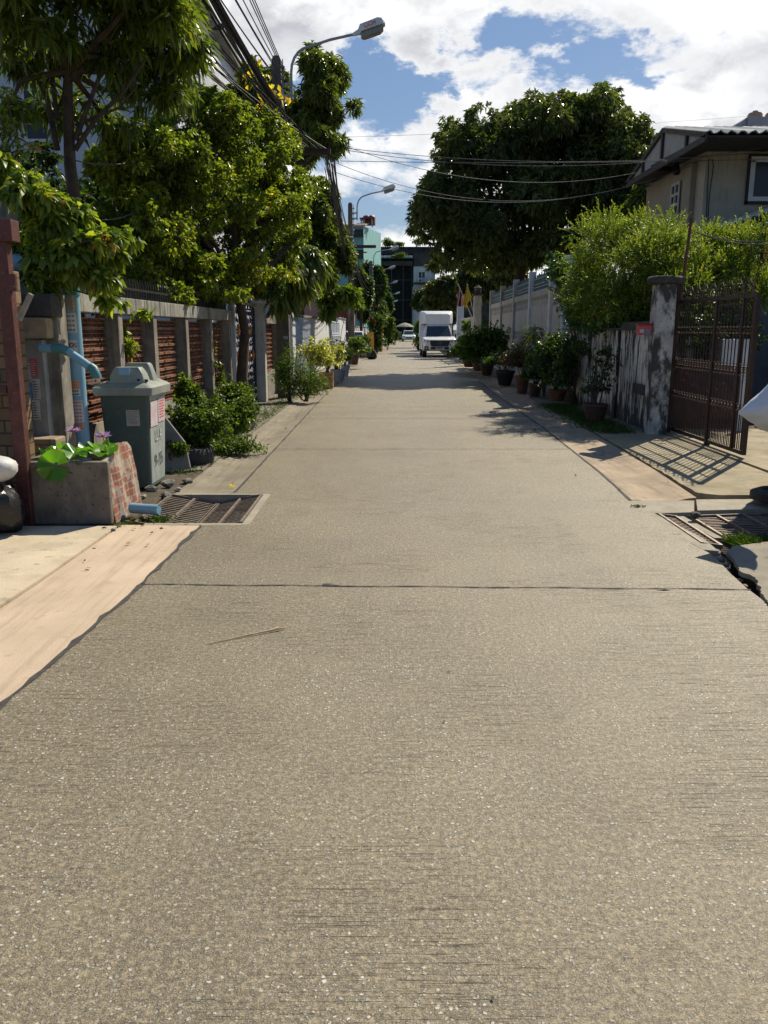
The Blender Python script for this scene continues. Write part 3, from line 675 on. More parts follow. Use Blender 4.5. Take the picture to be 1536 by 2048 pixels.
# slim white post + ornamental gate + capped gate post
mb = MB(); mb.box(wl(14.9)+.02, wl(14.9)+.12, 14.86, 14.98, 0, 1.98); props(obj('slim_post', mb, white_paint, loc=(wl(14.9), 14.9, 0), bev=.005), 'thin white concrete post rising above the fence rail by the tree trunk', 'post')
t = thing('ornamental_gate', 'tall dark blue wrought iron gate with gold flame ornaments', 'gate', (wl(16.4), 16.4, 0))
gx = lambda y: wl(y)-.02
mb = MB(); Y0, Y1 = 15.15, 17.62
for y in (Y0, (Y0+Y1)/2-.02, (Y0+Y1)/2+.05, Y1): mb.box(gx(y)-.02, gx(y)+.02, y-.025, y+.025, .05, 1.92)
for z in (.08, .65, 1.2, 1.45, 1.9): mb.beam((gx(Y0), Y0, z), (gx(Y1), Y1, z), .03, .03)
obj('frame', mb, navy, t)
mb = MB(); rs = random.Random(3)
for i in range(13):
    for j in range(12):
        cy, cz = lerp(Y0+.1, Y1-.1, i/12), .18+j*.15
        r0_ = .075; a0 = rs.uniform(0, 6.28); sgn = 1 if (i+j) % 2 else -1; pts = []
        for k in range(11):
            a = a0+sgn*k*.62; r_ = r0_*(1-k/13); pts.append((gx(cy)+.005, cy+r_*math.cos(a), cz+r_*math.sin(a)))
        mb.tube(pts, .0095, 4, False)
for i in range(16):
    y = lerp(Y0, Y1, i/15); mb.tube([(gx(y), y, .08), (gx(y), y, 1.9)], .007, 4)
for i in range(9):                                   # crest of leafy scrolls
    cy = lerp(Y0+.15, Y1-.1, i/8); hh = 1.92+.30*math.sin(math.pi*i/8)+.04
    for s_ in (-1, 1): mb.tube([(gx(cy), cy, 1.9), (gx(cy), cy+s_*.08, lerp(1.9, hh, .5)), (gx(cy), cy+s_*.02, hh), (gx(cy), cy-s_*.03, hh-.06)], [.014, .016, .01, .004], 5, False)
obj('scrollwork', mb, navy, t)
for (cy, cz, n_) in [(15.75, 1.5, 1), (17.0, 1.5, 1), (15.6, 1.0, 1), (16.05, 1.0, 1), (16.8, 1.0, 1), (17.25, 1.0, 1)]:
    mb = MB()
    for s_ in (-1, 0, 1): mb.tube([(gx(cy)+.03, cy, cz-.1), (gx(cy)+.035, cy+s_*.045, cz), (gx(cy)+.03, cy+s_*.02, cz+.11)], [.012, .028, .002], 6)
    obj('flame_ornament', mb, gold, t, smooth=True)
mb = MB(); mb.beam((gx(Y0), Y0, 2.0), (gx(Y1), Y1, 2.0), .06, .05); obj('lintel', mb, conc_post, t)
def capped_post(name, label, x, y, h, mat, r=.13):
    t = thing(name, label, 'gate post', (x, y, 0))
    mb = MB(); mb.box(x-r, x+r, y-r, y+r, 0, h); obj('shaft', mb, mat, t, bev=.008)
    mb = MB(); mb.box(x-r*1.2, x+r*1.2, y-r*1.2, y+r*1.2, h, h+.06); mb.box(x-r*1.5, x+r*1.5, y-r*1.5, y+r*1.5, h+.061, h+.16); mb.loft([[(x-r*k, y-r*k, z), (x+r*k, y-r*k, z), (x+r*k, y+r*k, z), (x-r*k, y+r*k, z)] for k, z in ((1.3, h+.161), (.7, h+.23))])
    obj('cap', mb, mat, t, bev=.008); return t
capped_post('gate_post', 'pale concrete gate post with a stepped cap beside the ornamental iron gate', -2.62, 17.78, 1.97, surf('pale_post', (.50, .485, .44), (.42, .405, .365), 6, .85, 0, .3, streak=(.25, .23, .2), streak_amt=.4))
t = thing('garden_fence', 'short bay of terracotta screen fence between gate post and white wall', 'fence', (wl(19.3), 19.3, 0))
terra_panel(t, 18.2, 20.1, .6, 1.62)
mb = MB(); mb.box(wl(19)-.1, wl(19)+.05, 17.95, 20.1, 0, .59); obj('base_wall', mb, conc_post, t)
mb = MB(); mb.box(wl(19)-.12, wl(19)+.1, 17.95, 20.35, 1.64, 1.82); obj('top_rail', mb, conc_post, t, bev=.006)
mb = MB(); mb.box(wl(20)-.1, wl(20)+.1, 20.1, 20.34, 0, 1.64); obj('post', mb, conc_post, t)
# white walls and gates further on
def wall_run(name, label, y0, y1, h, mat, ribs=None, cat='wall', x_=0, th=.14, rail=True, partname='wall'):
    t = thing(name, label, cat, (wl(y0), (y0+y1)/2, 0)); mb = MB(); xs0, xs1 = wl(y0)+x_, wl(y1)+x_
    mb.loft([[(xs0-th, y0, 0.02), (xs0, y0, .02), (xs0, y0, h), (xs0-th, y0, h)], [(xs1-th, y1, .02), (xs1, y1, .02), (xs1, y1, h), (xs1-th, y1, h)]]); obj(partname, mb, mat, t, bev=.004)
    if ribs:
        mb = MB(); n = int((y1-y0)/ribs)
        for k in range(n):
            y = lerp(y0, y1, (k+.5)/n); x = lerp(xs0, xs1, (k+.5)/n); mb.box(x+.001, x+.03, y-ribs*.22, y+ribs*.22, .12, h-.06)
        obj('ribs', mb, mat, t)
    if rail:
        mb = MB(); mb.loft([[(xs0-th-.02, y0, h+.001), (xs0+.04, y0, h+.001), (xs0+.04, y0, h+.07), (xs0-th-.02, y0, h+.07)], [(xs1-th-.02, y1, h+.001), (xs1+.04, y1, h+.001), (xs1+.04, y1, h+.07), (xs1-th-.02, y1, h+.07)]]); obj('coping', mb, conc_post, t)
    return t
wall_run('white_wall', 'white rendered wall stub directly behind the first utility pole', 20.5, 23.2, 1.85, white_paint, None)
wall_run('white_pier', 'taller bright white pier between wall stub and sliding gate', 23.25, 23.9, 2.05, white_paint, None, 'pier', .06)
t = wall_run('sliding_gate', 'pale blue ribbed sheet sliding gate in the white wall', 24.0, 29.6, 1.88, white_gate_m, .24, 'gate', 0, .05, True, 'sheet')
wall_run('white_wall', 'long plain white wall with creeper between the two sliding gates', 29.7, 36.0, 1.9, white_paint, None)
t = thing('barred_gate', 'grey white barred sliding gate beyond the long white wall', 'gate', (wl(38), 38.5, 0))
mb = MB(); xa, xb = wl(36.2)+.03, wl(41)+.03
for z in (.1, .75, 1.25, 1.35, 1.85): mb.beam((xa, 36.2, z), (xb, 41, z), .05, .05)
for y in (36.2, 37.8, 39.4, 41): mb.beam((lerp(xa, xb, (y-36.2)/4.8), y, .1), (lerp(xa, xb, (y-36.2)/4.8), y, 1.87), .06)
obj('frame', mb, white_gate_m, t); mb = MB()
for k in range(48): y = lerp(36.25, 40.95, k/47); x = lerp(xa, xb, (y-36.2)/4.8); mb.box(x-.01, x+.01, y-.02, y+.02, .1, 1.85)
obj('bars', mb, white_gate_m, t)
mb = MB(); mb.loft([[(xa-.03, 36.2, .08), (xa-.015, 36.2, .08), (xa-.015, 36.2, .74), (xa-.03, 36.2, .74)], [(xb-.03, 41, .08), (xb-.015, 41, .08), (xb-.015, 41, .74), (xb-.03, 41, .74)]]); obj('kick_plate', mb, white_gate_m, t)
wall_run('white_wall', 'last white wall with a box niche before the second utility pole', 41.1, 46.5, 2.05, white_paint, None)
wall_run('painted_wall', 'low white wall beyond the second pole beside the parked cars', 56, 78, 1.7, white_paint, 3.0)

# downpipe with joint
def stick(parent, c, w_, h_, mt, rows=4, mt2=None, curve=None):
    """paper label wrapped on the front of a pipe of radius curve, or flat facing the camera"""
    mb = MB(); n = 6
    for k in range(n):
        a0, a1 = lerp(-w_/2, w_/2, k/n), lerp(-w_/2, w_/2, (k+1)/n); r = curve
        A = [(c[0]+(r+.0015)*math.sin(a/r), c[1]-(r+.0015)*math.cos(a/r)) for a in (a0, a1)]
        mb.add([(A[0][0], A[0][1], c[2]-h_/2), (A[1][0], A[1][1], c[2]-h_/2), (A[1][0], A[1][1], c[2]+h_/2), (A[0][0], A[0][1], c[2]+h_/2)], [(0, 1, 2, 3)])
    q = obj('sticker', mb, mt, parent); mb = MB(); r = curve+.003
    for j in range(rows):
        z = c[2]+h_/2-(j+.6)*h_/rows*.95
        for k in range(4):
            a0 = lerp(-w_*.42, w_*.42, k/4); a1 = a0+w_*.15
            mb.add([(c[0]+r*math.sin(a/r), c[1]-r*math.cos(a/r), zz) for zz in (z-h_/rows*.18, z+h_/rows*.18) for a in (a0, a1)], [(0, 1, 3, 2)])
    obj('print', mb, mt2 or ink, q)
PX, PY, PR = at(163, 880, 7.6).x, 7.6, .076
t = thing('downpipe', 'thick pale blue plastic downpipe plastered with stickers beside the bin', 'pipe', (PX, PY, 0))
mb = MB(); mb.tube([(PX, PY, .15), (PX, PY, 1.82)], PR, 24); obj('pipe', mb, pvc, t, smooth=True)
pts = [(PX, PY, 1.80), (PX, PY, 1.92)]+[(PX-.16*(1-math.cos(R(a))), PY, 1.92+.16*math.sin(R(a))) for a in (20, 40, 60, 80, 90)]+[(PX-.36, PY, 2.08)]
mb = MB(); mb.tube(pts, PR*1.12, 24); obj('elbow', mb, pvc_teal, t, smooth=True)
mb = MB(); mb.tube([(PX-.34, PY, 2.08), (PX-.8, PY, 2.08)], PR, 18); obj('pipe', mb, pvc, t, smooth=True)
for z, w_, h_, m1, m2, r_ in [(1.72, .12, .10, paper_or, ink, 3), (1.56, .13, .17, paper, conc_post, 4), (1.30, .08, .0, paper, ink, 2), (1.02, .09, .07, paper_or, paper_red, 3), (.95, .10, .06, paper, ink, 2), (.78, .13, .20, paper, paper_red, 6), (.64, .12, .06, paper_or, paper_red, 2)]:
    if h_: stick(t, (PX, PY, z), w_, h_, m1, r_, m2, PR)
stick(t, (PX, PY, 1.36), .105, .11, paper, 1, paper, PR)
text('lettering', 'BOS', .055, ink, t, plane_M((PX+.005, PY-PR-.008, 1.365), (1, 0, 0), (0, 0, 1)))
text('lettering', '0844', .022, ink, t, plane_M((PX+.005, PY-PR-.008, 1.325), (1, 0, 0), (0, 0, 1)))
t = thing('spout_pipe', 'small blue plastic pipe with teal elbows slanting down over the bin', 'pipe', (-2.8, 7.1, 1.3))
a = at(80, 697, 7.05); b = at(122, 697, 7.05); c = at(136, 703, 7.05); d = at(186, 738, 7.0); e = at(193, 752, 7.0)
mb = MB(); mb.tube([a, b], .034, 16); obj('pipe', mb, pvc, t, smooth=True)
mb = MB(); mb.tube([b-Vector((.07, 0, 0)), b, c], .040, 16); obj('elbow', mb, pvc_teal, t, smooth=True)
mb = MB(); mb.tube([c, d], .034, 16); obj('pipe', mb, pvc, t, smooth=True)
mb = MB(); mb.tube([lerp(c, d, .88), d, e, e+Vector((0, 0, -.02))], [.040, .042, .040, .044], 16); obj('elbow', mb, pvc_teal, t, smooth=True)
mb = MB(); a = gnd(262, 1016, .07); b = gnd(318, 1020, .07)
for ra, rb in ((.042, .036),): 
    d = (b-a).normalized(); mb.tube([a, b], ra, 18, False); mb.tube([b, b-d*.12], [rb, rb*.9], 18, True)
props(obj('pipe_offcut', mb, pvc, smooth=True, loc=(a.x, a.y, 0)), 'cut end of pale blue pipe lying on the ground by the drain grate', 'pipe')

# planter with water lilies
t = thing('lily_planter', 'square concrete planter with one crumbling red brick side holding water lilies', 'planter', (-2.48, 6.75, 0))
render_m = surf('planter_render', (.19, .16, .125), (.12, .10, .078), 6, .9, 0, .5, 50, spot=(.05, .045, .04), streak=(.24, .22, .19), streak_amt=.4)
x0, x1, y0, y1, h_ = -2.83, -2.20, 6.36, 7.15, .50
mb = MB(); mb.box(x0, x1+.055, y0, y0+.07, 0, h_); mb.box(x0, x1, y1-.07, y1, 0, h_); mb.box(x0, x0+.07, y0+.07, y1-.07, 0, h_); obj('rendered_walls', mb, render_m, t, bev=.012)
rb = brick_mat('red_brick_plaster', (.36, .12, .07), (.24, .085, .055), (.30, .26, .21), 'YZ', 1, .16, .062, (.36, .31, .25))
mb = MB(); rs = random.Random(4)
secs = []
for k in range(12):
    y = lerp(y0+.072, y1, k/11); xx = x1+.045+rs.uniform(-.012, .012); hh = h_+(.06 if .35 < k/11 < .97 else 0)+rs.uniform(-.02, .02)
    secs.append([(x1-.05, y, -.01), (xx+.03, y, -.01), (xx+.01, y, .12), (xx-.01, y, hh*.6), (xx-.045, y, hh), (x1-.05, y, hh)])
mb.loft(secs); obj('brick_side', mb, rb, t, bev=.008)
mb = MB(); mb.box(x0+.06, x1-.04, y0+.06, y1-.06, .1, .46); obj('water', mb, surf('pond_water', (.012, .016, .01), (.02, .025, .012), 9, .1, 0, 0), t)
def lily_pad(c, r, tilt, seed, az=0):
    rs = random.Random(seed); mb = MB(); n = 22; q = Matrix.Rotation(az, 3, 'Z') @ Matrix.Rotation(tilt, 3, 'X')
    vs = [Vector((0, 0, 0))]
    for ring in (.5, 1):
        for k in range(n):
            a = R(12)+k/(n-1)*R(336); rr2 = r*ring*(1+.06*math.sin(5*a+seed)); vs.append(Vector((math.cos(a)*rr2, math.sin(a)*rr2, .025*ring*math.sin(4*a+seed)+.02*ring)))
    fs = [(0, 1+k, 2+k) for k in range(n-1)]+[(1+k, 1+n+k, 2+n+k, 2+k) for k in range(n-1)]
    mb.add([Vector(c)+q @ p for p in vs], fs); return mb
pads = [((-2.56, 6.36, .47), .125, R(78), 1, 0), ((-2.50, 6.62, .53), .11, R(20), 2, 1), ((-2.33, 6.55, .55), .12, R(25), 3, 2), ((-2.30, 6.80, .54), .10, R(10), 4, 3), ((-2.66, 6.60, .52), .11, R(18), 5, 1.3), ((-2.42, 6.90, .52), .10, R(15), 6, .5), ((-2.62, 6.86, .52), .11, R(22), 7, 2.2), ((-2.22, 6.66, .57), .07, R(50), 8, 1.2)]
for i, (c, r, tl, sd, az) in enumerate(pads):
    mb = lily_pad(c, r, tl, sd, az); o = obj('lily_pad', mb, L_lily, t, smooth=True); a_ = o.data.attributes.new('tint', 'FLOAT', 'POINT'); a_.data.foreach_set('value', [rng.uniform(.2, .9)]*len(o.data.vertices))
for c in [(-2.55, 6.80, .68), (-2.25, 6.62, .66)]:
    rs = np.random.RandomState(int(abs(c[0]*100))); n = 26; a_ = np.arange(n)*2.4; D = np.stack([np.cos(a_), np.sin(a_), .25+.8*(np.arange(n) % 3)/2.5], 1)
    P = np.repeat(np.array([c]), n, 0); fl = leaf_obj('lily_flower', L_purple, t, P, D, .075, .020, rs, .02)
    mb = MB(); mb.lathe([(.001, 0), (.016, .004), (.016, .02), (.001, .028)], (c[0], c[1], c[2]), 10); mb.tube([(c[0], c[1], .46), (c[0]+.01, c[1], c[2]-.08), c], .005, 5); obj('flower_centre', mb, gold, fl)

# wheelie bin
def taper(mb, x0, x1, y0, y1, z0, z1, k, r=.04):
    cx, cy = (x0+x1)/2, (y0+y1)/2; secs = []
    for z, s in ((z0, k), (lerp(z0, z1, .5), (1+k)/2), (z1, 1)):
        ring = [(cx+(px-cx)*s, cy+(pz-cy)*s, z) for px, _, pz in rrect(x0, x1, y0, y1, 0, r)]; secs.append(ring)
    return mb.loft(secs)
BX0, BX1, BY0, BY1 = -2.66, -2.20, 7.78, 8.42
t = thing('wheelie_bin', 'grey green wheelie bin with humped grey lid marked in faded white digits', 'rubbish bin', ((BX0+BX1)/2, (BY0+BY1)/2, 0))
mb = MB(); taper(mb, BX0, BX1, BY0, BY1, .02, .93, .84, .035); obj('body', mb, bin_m, t, smooth=True)
mb = MB(); mb.add([(BX1-.034, BY0+.085, .05), (BX1-.034, BY1-.085, .05), (BX1+.0015, BY1-.036, .90), (BX1+.0015, BY0+.036, .90)], [(0, 1, 2, 3)]); o_ = obj('faded_lit_side', mb, surf('sunlit_faded_plastic', (.36, .40, .37), (.27, .31, .285), 4, .5, 0, .05, streak=(.2, .24, .22), streak_amt=.5), t); o_['label'] = 'pale side of the bin, fading and sunlight put into its colour'  # paler sheet: brightness of the sunlit side put into the colour, plus fading
mb = MB(); mb.loft([rr_ for rr_ in [[(x, y, z) for x, _, y in rrect(BX0-a, BX1+a, BY0-a, BY1+a, 0, .04)] for a, z in ((.0, .90), (.045, .905), (.05, .975), (.03, .99), (-.04, 1.03))]]); obj('rim', mb, lid_m, t, smooth=True)
mb = MB()   # two humps of the lid
for (a, b, c_, d_, z1_) in ((BX0+.10, BX1-.04, BY0+.03, BY0+.22, 1.16), (BX0+.13, BX1-.03, BY0+.30, BY0+.46, 1.19)):
    mb.loft([[(x, y, z) for x, _, y in rrect(lerp(a, (a+b)/2, k), lerp(b, (a+b)/2, k), lerp(c_, (c_+d_)/2, k), lerp(d_, (c_+d_)/2, k), 0, .02)] for z, k in ((1.0, -.12), (1.1, .06), (z1_-.02, .2), (z1_, .3))])
obj('lid_hump', mb, lid_m, t, smooth=True)
mb = MB(); mb.box(BX0+.20, BX0+.30, BY0+.014, BY0+.02, 1.09, 1.16); q = obj('lid_sticker', mb, flat('pale_blue_print', (.25, .45, .62), .5), t)
mb = MB(); mb.tube([(BX0-.14, BY0+.1, .99), (BX0-.14, BY1-.1, .99)], .016, 8); mb.beam((BX0, BY0+.12, .96), (BX0-.15, BY0+.12, .99), .03); mb.beam((BX0, BY1-.12, .96), (BX0-.15, BY1-.12, .99), .03); obj('handle', mb, black_p, t)
mb = MB(); mb.tube([(BX1-.10, BY0+.03, 1.045), (BX1-.01, BY0+.06, 1.035)], .014, 8); mb.tube([(BX0+.02, BY0+.03, 1.04), (BX0+.10, BY0+.03, 1.05)], .012, 8); obj('latch', mb, black_p, t)
for y in (BY1-.13,):
    for x in (BX0-.0, ):
        mb = MB(); mb.tube([(x-.05, y, .10), (x+.01, y, .10)], .10, 18); obj('wheel', mb, rubber, t, smooth=True)
def on_front(u, v, w_, h_, mt, name='sticker', dy=.0):
    p = at(u, v, BY0+.01); z = p.z; yy = BY0+(.93-z)/.91*.055-.006-dy; mb = MB(); mb.box(p.x-w_/2, p.x+w_/2, yy, yy+.003, z-h_/2, z+h_/2); return obj(name, mb, mt, t), p, yy, z
s1, p, yy, z = on_front(266, 836, .125, .15, surf('aged_label', (.50, .49, .44), (.42, .4, .35), 20, .7))
mb = MB()
for j in range(8): mb.box(p.x-.05, p.x+.05-.01*(j % 3), yy-.002, yy-.0005, z+.055-j*.014, z+.059-j*.014)
obj('print', mb, conc_old, s1); mb = MB(); mb.box(p.x-.06, p.x+.06, yy-.002, yy-.0005, z+.062, z+.07); mb.box(p.x-.03, p.x+.05, yy-.002, yy-.0005, z-.055, z-.045); obj('print', mb, paper_or, s1)
XF = lambda z: BX1-(.93-z)/.91*.037+.007      # road-facing side
def sideM(y, z): return plane_M((XF(z)+.003, y, z), (0, 1, 0), (-.04, 0, 1))
mb = MB()
for (ya_, yb_, za, zb) in ((BY0+.05, BY0+.30, .60, .84), (BY0+.32, BY0+.56, .62, .86)): mb.add([(XF(za)+.002, ya_, za), (XF(za)+.002, yb_, za), (XF(zb)+.002, yb_, zb), (XF(zb)+.002, ya_, zb)], [(0, 1, 2, 3)])
s2 = obj('torn_poster', mb, surf('torn_paper', (.55, .50, .50), (.50, .36, .38), 9, .8), t)
mb = MB()
for j in range(7): z = .66+j*.026; mb.add([(XF(z)+.004, BY0+.36, z), (XF(z)+.004, BY0+.53-.03*(j % 2), z), (XF(z+.012)+.004, BY0+.53-.03*(j % 2), z+.012), (XF(z+.012)+.004, BY0+.36, z+.012)], [(0, 1, 2, 3)])
obj('print', mb, paper_red, s2)
faded = flat('faded_white_paint', (.45, .48, .46), .7); dkst = flat('stencil_dark', (.10, .12, .12), .7)
text('lettering', '9-15', .16, dkst, t, sideM((BY0+BY1)/2, .26)); text('lettering', 'U.A', .15, faded, t, sideM((BY0+BY1)/2, .50))
# leaning board, tyre planter, rubble
mb = MB(); a = Vector((-2.42, 8.75, 0)); mb.add([(-2.62, 8.7, 0), (-2.12, 8.98, 0), (-2.18, 9.02, .30), (-2.52, 8.95, .80), (-2.66, 8.85, .72), (-2.62, 8.74, 0), (-2.12, 9.02, 0), (-2.18, 9.06, .30), (-2.52, 8.99, .80), (-2.66, 8.89, .72)], [(0, 1, 2, 3, 4), (9, 8, 7, 6, 5), (0, 5, 6, 1), (1, 6, 7, 2), (2, 7, 8, 3), (3, 8, 9, 4), (4, 9, 5, 0)])
props(obj('broken_board', mb, surf('weathered_board', (.12, .12, .115), (.2, .195, .18), 5, .85), loc=(-2.4, 8.9, 0)), 'broken grey board leaning behind the wheelie bin', 'board')
p = gnd(362, 935); tp = Vector((p.x+.02, p.y+.25, 0))
t = thing('tyre_planter', 'black tyre planter filled with dry straw beside the bin', 'planter', tp)
mb = MB(); ring = []
for k in range(28):
    a = 2*math.pi*k/28; c_ = Vector((math.cos(a), math.sin(a), 0)); ring.append([tp+c_*r_+Vector((0, 0, z_)) for r_, z_ in ((.20, .03), (.27, .0), (.30, .05), (.30, .14), (.27, .19), (.21, .20), (.19, .15), (.185, .08))])
n8 = 8; mb.add([q for r_ in ring for q in r_], [(i*n8+j, ((i+1) % 28)*n8+j, ((i+1) % 28)*n8+(j+1) % n8, i*n8+(j+1) % n8) for i in range(28) for j in range(n8)]); obj('tyre', mb, rubber, t, smooth=True)
mb = MB(); mb.lathe([(.2, .05), (.2, .16), (.1, .18), (.001, .19)], tuple(tp), 18); obj('straw', mb, surf('dry_straw', (.30, .22, .11), (.16, .11, .06), 40, .95, 0, 1.0, 90), t, smooth=True)
rs = np.random.RandomState(2); n = 260; P = np.stack([tp.x+rs.normal(size=n)*.09, tp.y+rs.normal(size=n)*.09, .18+rs.random(n)*.03], 1); D = rs.normal(size=(n, 3)); D[:, 2] *= .3; leaf_obj('dry_stalks', L_dry, t, P, D, .06, .006, rs, .1)
bush(None, None, None, tp+Vector((0, 0, .18)), [(tp.x, tp.y, .38, .10, .10, .12)], L_weed, 40, 3, .05, .02, 9, stems=3, parent=t, part='sprig')
for i, (u, v, r) in enumerate([(335, 975, .085), (300, 985, .07), (372, 968, .06), (330, 995, .05), (352, 985, .045), (283, 1000, .05), (205, 1063, .03), (222, 1066, .025)]):
    p = gnd(u, v); p.y += .06; mb = rock((p.x, p.y, r*.35), r, 40+i, .6); props(obj('rubble_stone', mb, conc_old, loc=(p.x, p.y, 0)), ['largest rubble stone, in front of the tyre planter', 'flat rubble stone under the bin corner', 'rubble stone at the right foot of the tyre planter', 'rubble stone nearest the back edge of the drain grate', 'small rubble stone right of the largest one', 'rubble stone between bin and blue pipe end', 'small crumb of rubble at the planter corner', 'smallest crumb of rubble before the brick side of the planter'][i], 'stone', 'rubble stones by the bin')
p = gnd(478, 868); tc_ = Vector((p.x, p.y+.25, .24)); mb = MB(); ax = Vector((.75, -.55, .25)).normalized(); e1 = ax.cross(Vector((0, 0, 1))).normalized(); e2 = ax.cross(e1); ring = []
for k in range(28):
    a = 2*math.pi*k/28; c_ = e1*math.cos(a)+e2*math.sin(a); ring.append([tc_+c_*r_+ax*z_ for r_, z_ in ((.15, -.06), (.22, -.08), (.255, -.05), (.26, .0), (.255, .05), (.22, .08), (.15, .06), (.14, 0))])
mb.add([q for r_ in ring for q in r_], [(i*8+j, ((i+1) % 28)*8+j, ((i+1) % 28)*8+(j+1) % 8, i*8+(j+1) % 8) for i in range(28) for j in range(8)]); props(obj('old_tyre', mb, rubber, smooth=True, loc=(p.x, p.y+.25, 0)), 'old black tyre standing half buried in the roadside weeds', 'tyre')
for u, v, lb in ((461, 976, 'small yellow fallen leaf on the grey gutter above the drain'), (1066, 862, 'pale fallen leaf on the road beside the right gutter')):
    p = gnd(u, v); rs = np.random.RandomState(u); lf = leaf_obj('fallen_leaf', L_yellow if u < 900 else L_dry, None, np.array([[p.x, p.y, .012], [p.x+.02, p.y, .012]]), np.array([[1, .2, .1], [-.6, .5, .2]]), .06, .04, rs, .0, off=(p.x, p.y, 0)); props(lf, lb, 'leaf')
# sacks, far left
def blob_mesh(c, r, seed, n=24, m=14, amp=.12, pinch=None):
    rs = np.random.RandomState(seed); ph = rs.uniform(0, 6.28, 6); mb = MB(); secs = []
    for i in range(m+1):
        th = math.pi*i/m; ring = []
        for k in range(n):
            a = 2*math.pi*k/n; f = 1+amp*(math.sin(3*a+ph[0]+2*th)*.5+math.sin(7*a+ph[1]+3*th)*.3+math.sin(11*a-5*th+ph[2])*.22+math.sin(5*th+ph[3])*.2)
            s = max(math.sin(th), .02); ring.append((c[0]+r[0]*s*math.cos(a)*f, c[1]+r[1]*s*math.sin(a)*f, max(.005, c[2]-r[2]*math.cos(th)*f)))
        secs.append(ring)
    mb.loft(secs); return mb
t = thing('rice_sack', 'white woven sack printed in red and green lying on a black bag', 'sack', (-2.98, 6.0, .36))
mb = blob_mesh((-3.0, 6.0, .50), (.30, .22, .12), 3); obj('sack', mb, surf('woven_plastic', (.55, .55, .53), (.48, .48, .47), 30, .5, 0, .2, 200), t, smooth=True)
mb = MB()
for j in range(3):
    for k in range(6): x = -2.93+.025*k; zz = .50-.03*j; mb.box(x, x+.016, 5.782, 5.786, zz, zz+.016)
obj('print', mb, paper_red, t)
mb = blob_mesh((-3.0, 6.05, .2), (.30, .3, .22), 8, amp=.2); props(obj('rubbish_bag', mb, surf('black_film', (.012, .012, .014), (.02, .02, .022), 8, .3, 0, .8, 18), smooth=True, loc=(-3, 6.05, 0)), 'shiny black rubbish bag under the white sack at the left edge', 'rubbish bag')

# ============================================================ UTILITY POLES, LAMPS, WIRES
def make_pole(loc, h, label, base_r=.15, lamp=True, arms=True, reach=1.55, up=1.15):
    t = thing('utility_pole', label, 'utility pole', loc)
    mb = MB(); mb.loft([[(x*k, y*k, z) for x, y in ((-.15, -.11), (.15, -.11), (.15, .11), (-.15, .11))] for k, z in ((1, 0), (.62, h-.08), (.35, h))]); obj('pole', mb, pole_m, t, local=True, bev=.01)
    if arms:
        mb = MB(); mb.beam((-.5, -.1, h*.735), (1.1, -.1, h*.735), .10, .12); mb.beam((-.2, -.12, h*.70), (.7, -.12, h*.70), .05, .05); obj('crossarm', mb, bark, t, local=True)
        mb = MB()
        for k in range(5): z = h-.25-k*.22; mb.lathe([(.02, -.03), (.045, -.02), (.045, .02), (.02, .03)], (.14, -.12, z), 8)
        mb.beam((.14, -.12, h-1.3), (.14, -.12, h-.1), .02); obj('insulator_rack', mb, galv, t, local=True)
        mb = MB(); mb.lathe([(.09, 0), (.11, .02), (.11, .22), (.06, .26)], (.2, -.16, h*.60), 12); mb.tube([(.12, -.12, h*.45), (.14, -.16, h*.55), (.2, -.16, h*.62)], .03, 6); obj('junction_box', mb, dark_metal, t, local=True)
        rs = random.Random(int(loc[1])); mb = MB()
        for k in range(7):
            z = h*rs.uniform(.45, .76); r = rs.uniform(.12, .3); pts = [(rs.uniform(.05, .2)+r*math.cos(a)*.6, -.16+.04*math.sin(a*2), z+r*math.sin(a)) for a in [x*.5 for x in range(13)]]; mb.tube(pts, .01, 4, False)
        obj('cable_coils', mb, cable_m, t, local=True)
    return t
def make_lamp(loc, label, reach=1.55, up=1.2, big=1.0, txt=False):
    """street lamp bracket and head fixed to a pole; local origin at the bracket foot"""
    t = thing('street_lamp', label, 'street lamp', loc, 'street lamps on the row of poles')
    mb = MB(); pts = [(0, 0, 0), (0, 0, .35)]+[(.38*(1-math.cos(R(a))), 0, .35+.48*math.sin(R(a))) for a in (18, 36, 54, 70)]
    e = pts[-1]; pts += [(reach*.6, 0, lerp(e[2], up, .6)), (reach, 0, up)]; mb.tube(pts, .028, 10); obj('arm', mb, galv, t, smooth=True, local=True)
    mb = MB(); mb.box(-.22, .03, -.04, .04, .10, .15); mb.box(-.22, .03, -.04, .04, -.12, -.07); mb.box(-.03, .03, -.05, .05, -.16, .2); obj('bracket', mb, galv, t, local=True)
    d = Vector((.95, 0, .30)).normalized(); nrm = Vector((-d.z, 0, d.x)); o = Vector((reach, 0, up))
    def sec(tt, w_, a, b): c = o+d*tt; return [c+Vector((0, -w_, 0))+nrm*a, c+Vector((0, -w_*.8, 0))+nrm*b, c+Vector((0, w_*.8, 0))+nrm*b, c+Vector((0, w_, 0))+nrm*a]
    mb = MB(); mb.loft([sec(-.08, .03, -.02, .03), sec(.06, .06, -.03, .06), sec(.12, .14, -.02, .12), sec(.50, .15, -.02, .13), sec(.58, .13, -.02, .10), sec(.62, .10, -.02, .03)]); obj('housing', mb, lamp_w, t, local=True, bev=.008)
    mb = MB(); mb.loft([sec(.08, .11, -.10, -.025), sec(.14, .125, -.13, -.025), sec(.48, .125, -.13, -.025), sec(.56, .11, -.09, -.025)]); obj('lens', mb, lamp_g, t, local=True, bev=.006)
    if txt:
        M_ = plane_M(tuple(Vector(loc)+o+d*.31+Vector((0, -.152, 0))+nrm*.05), tuple(d), tuple(nrm)); text('lettering', 'CCH', .12, paper_red, t, M_)
    return t
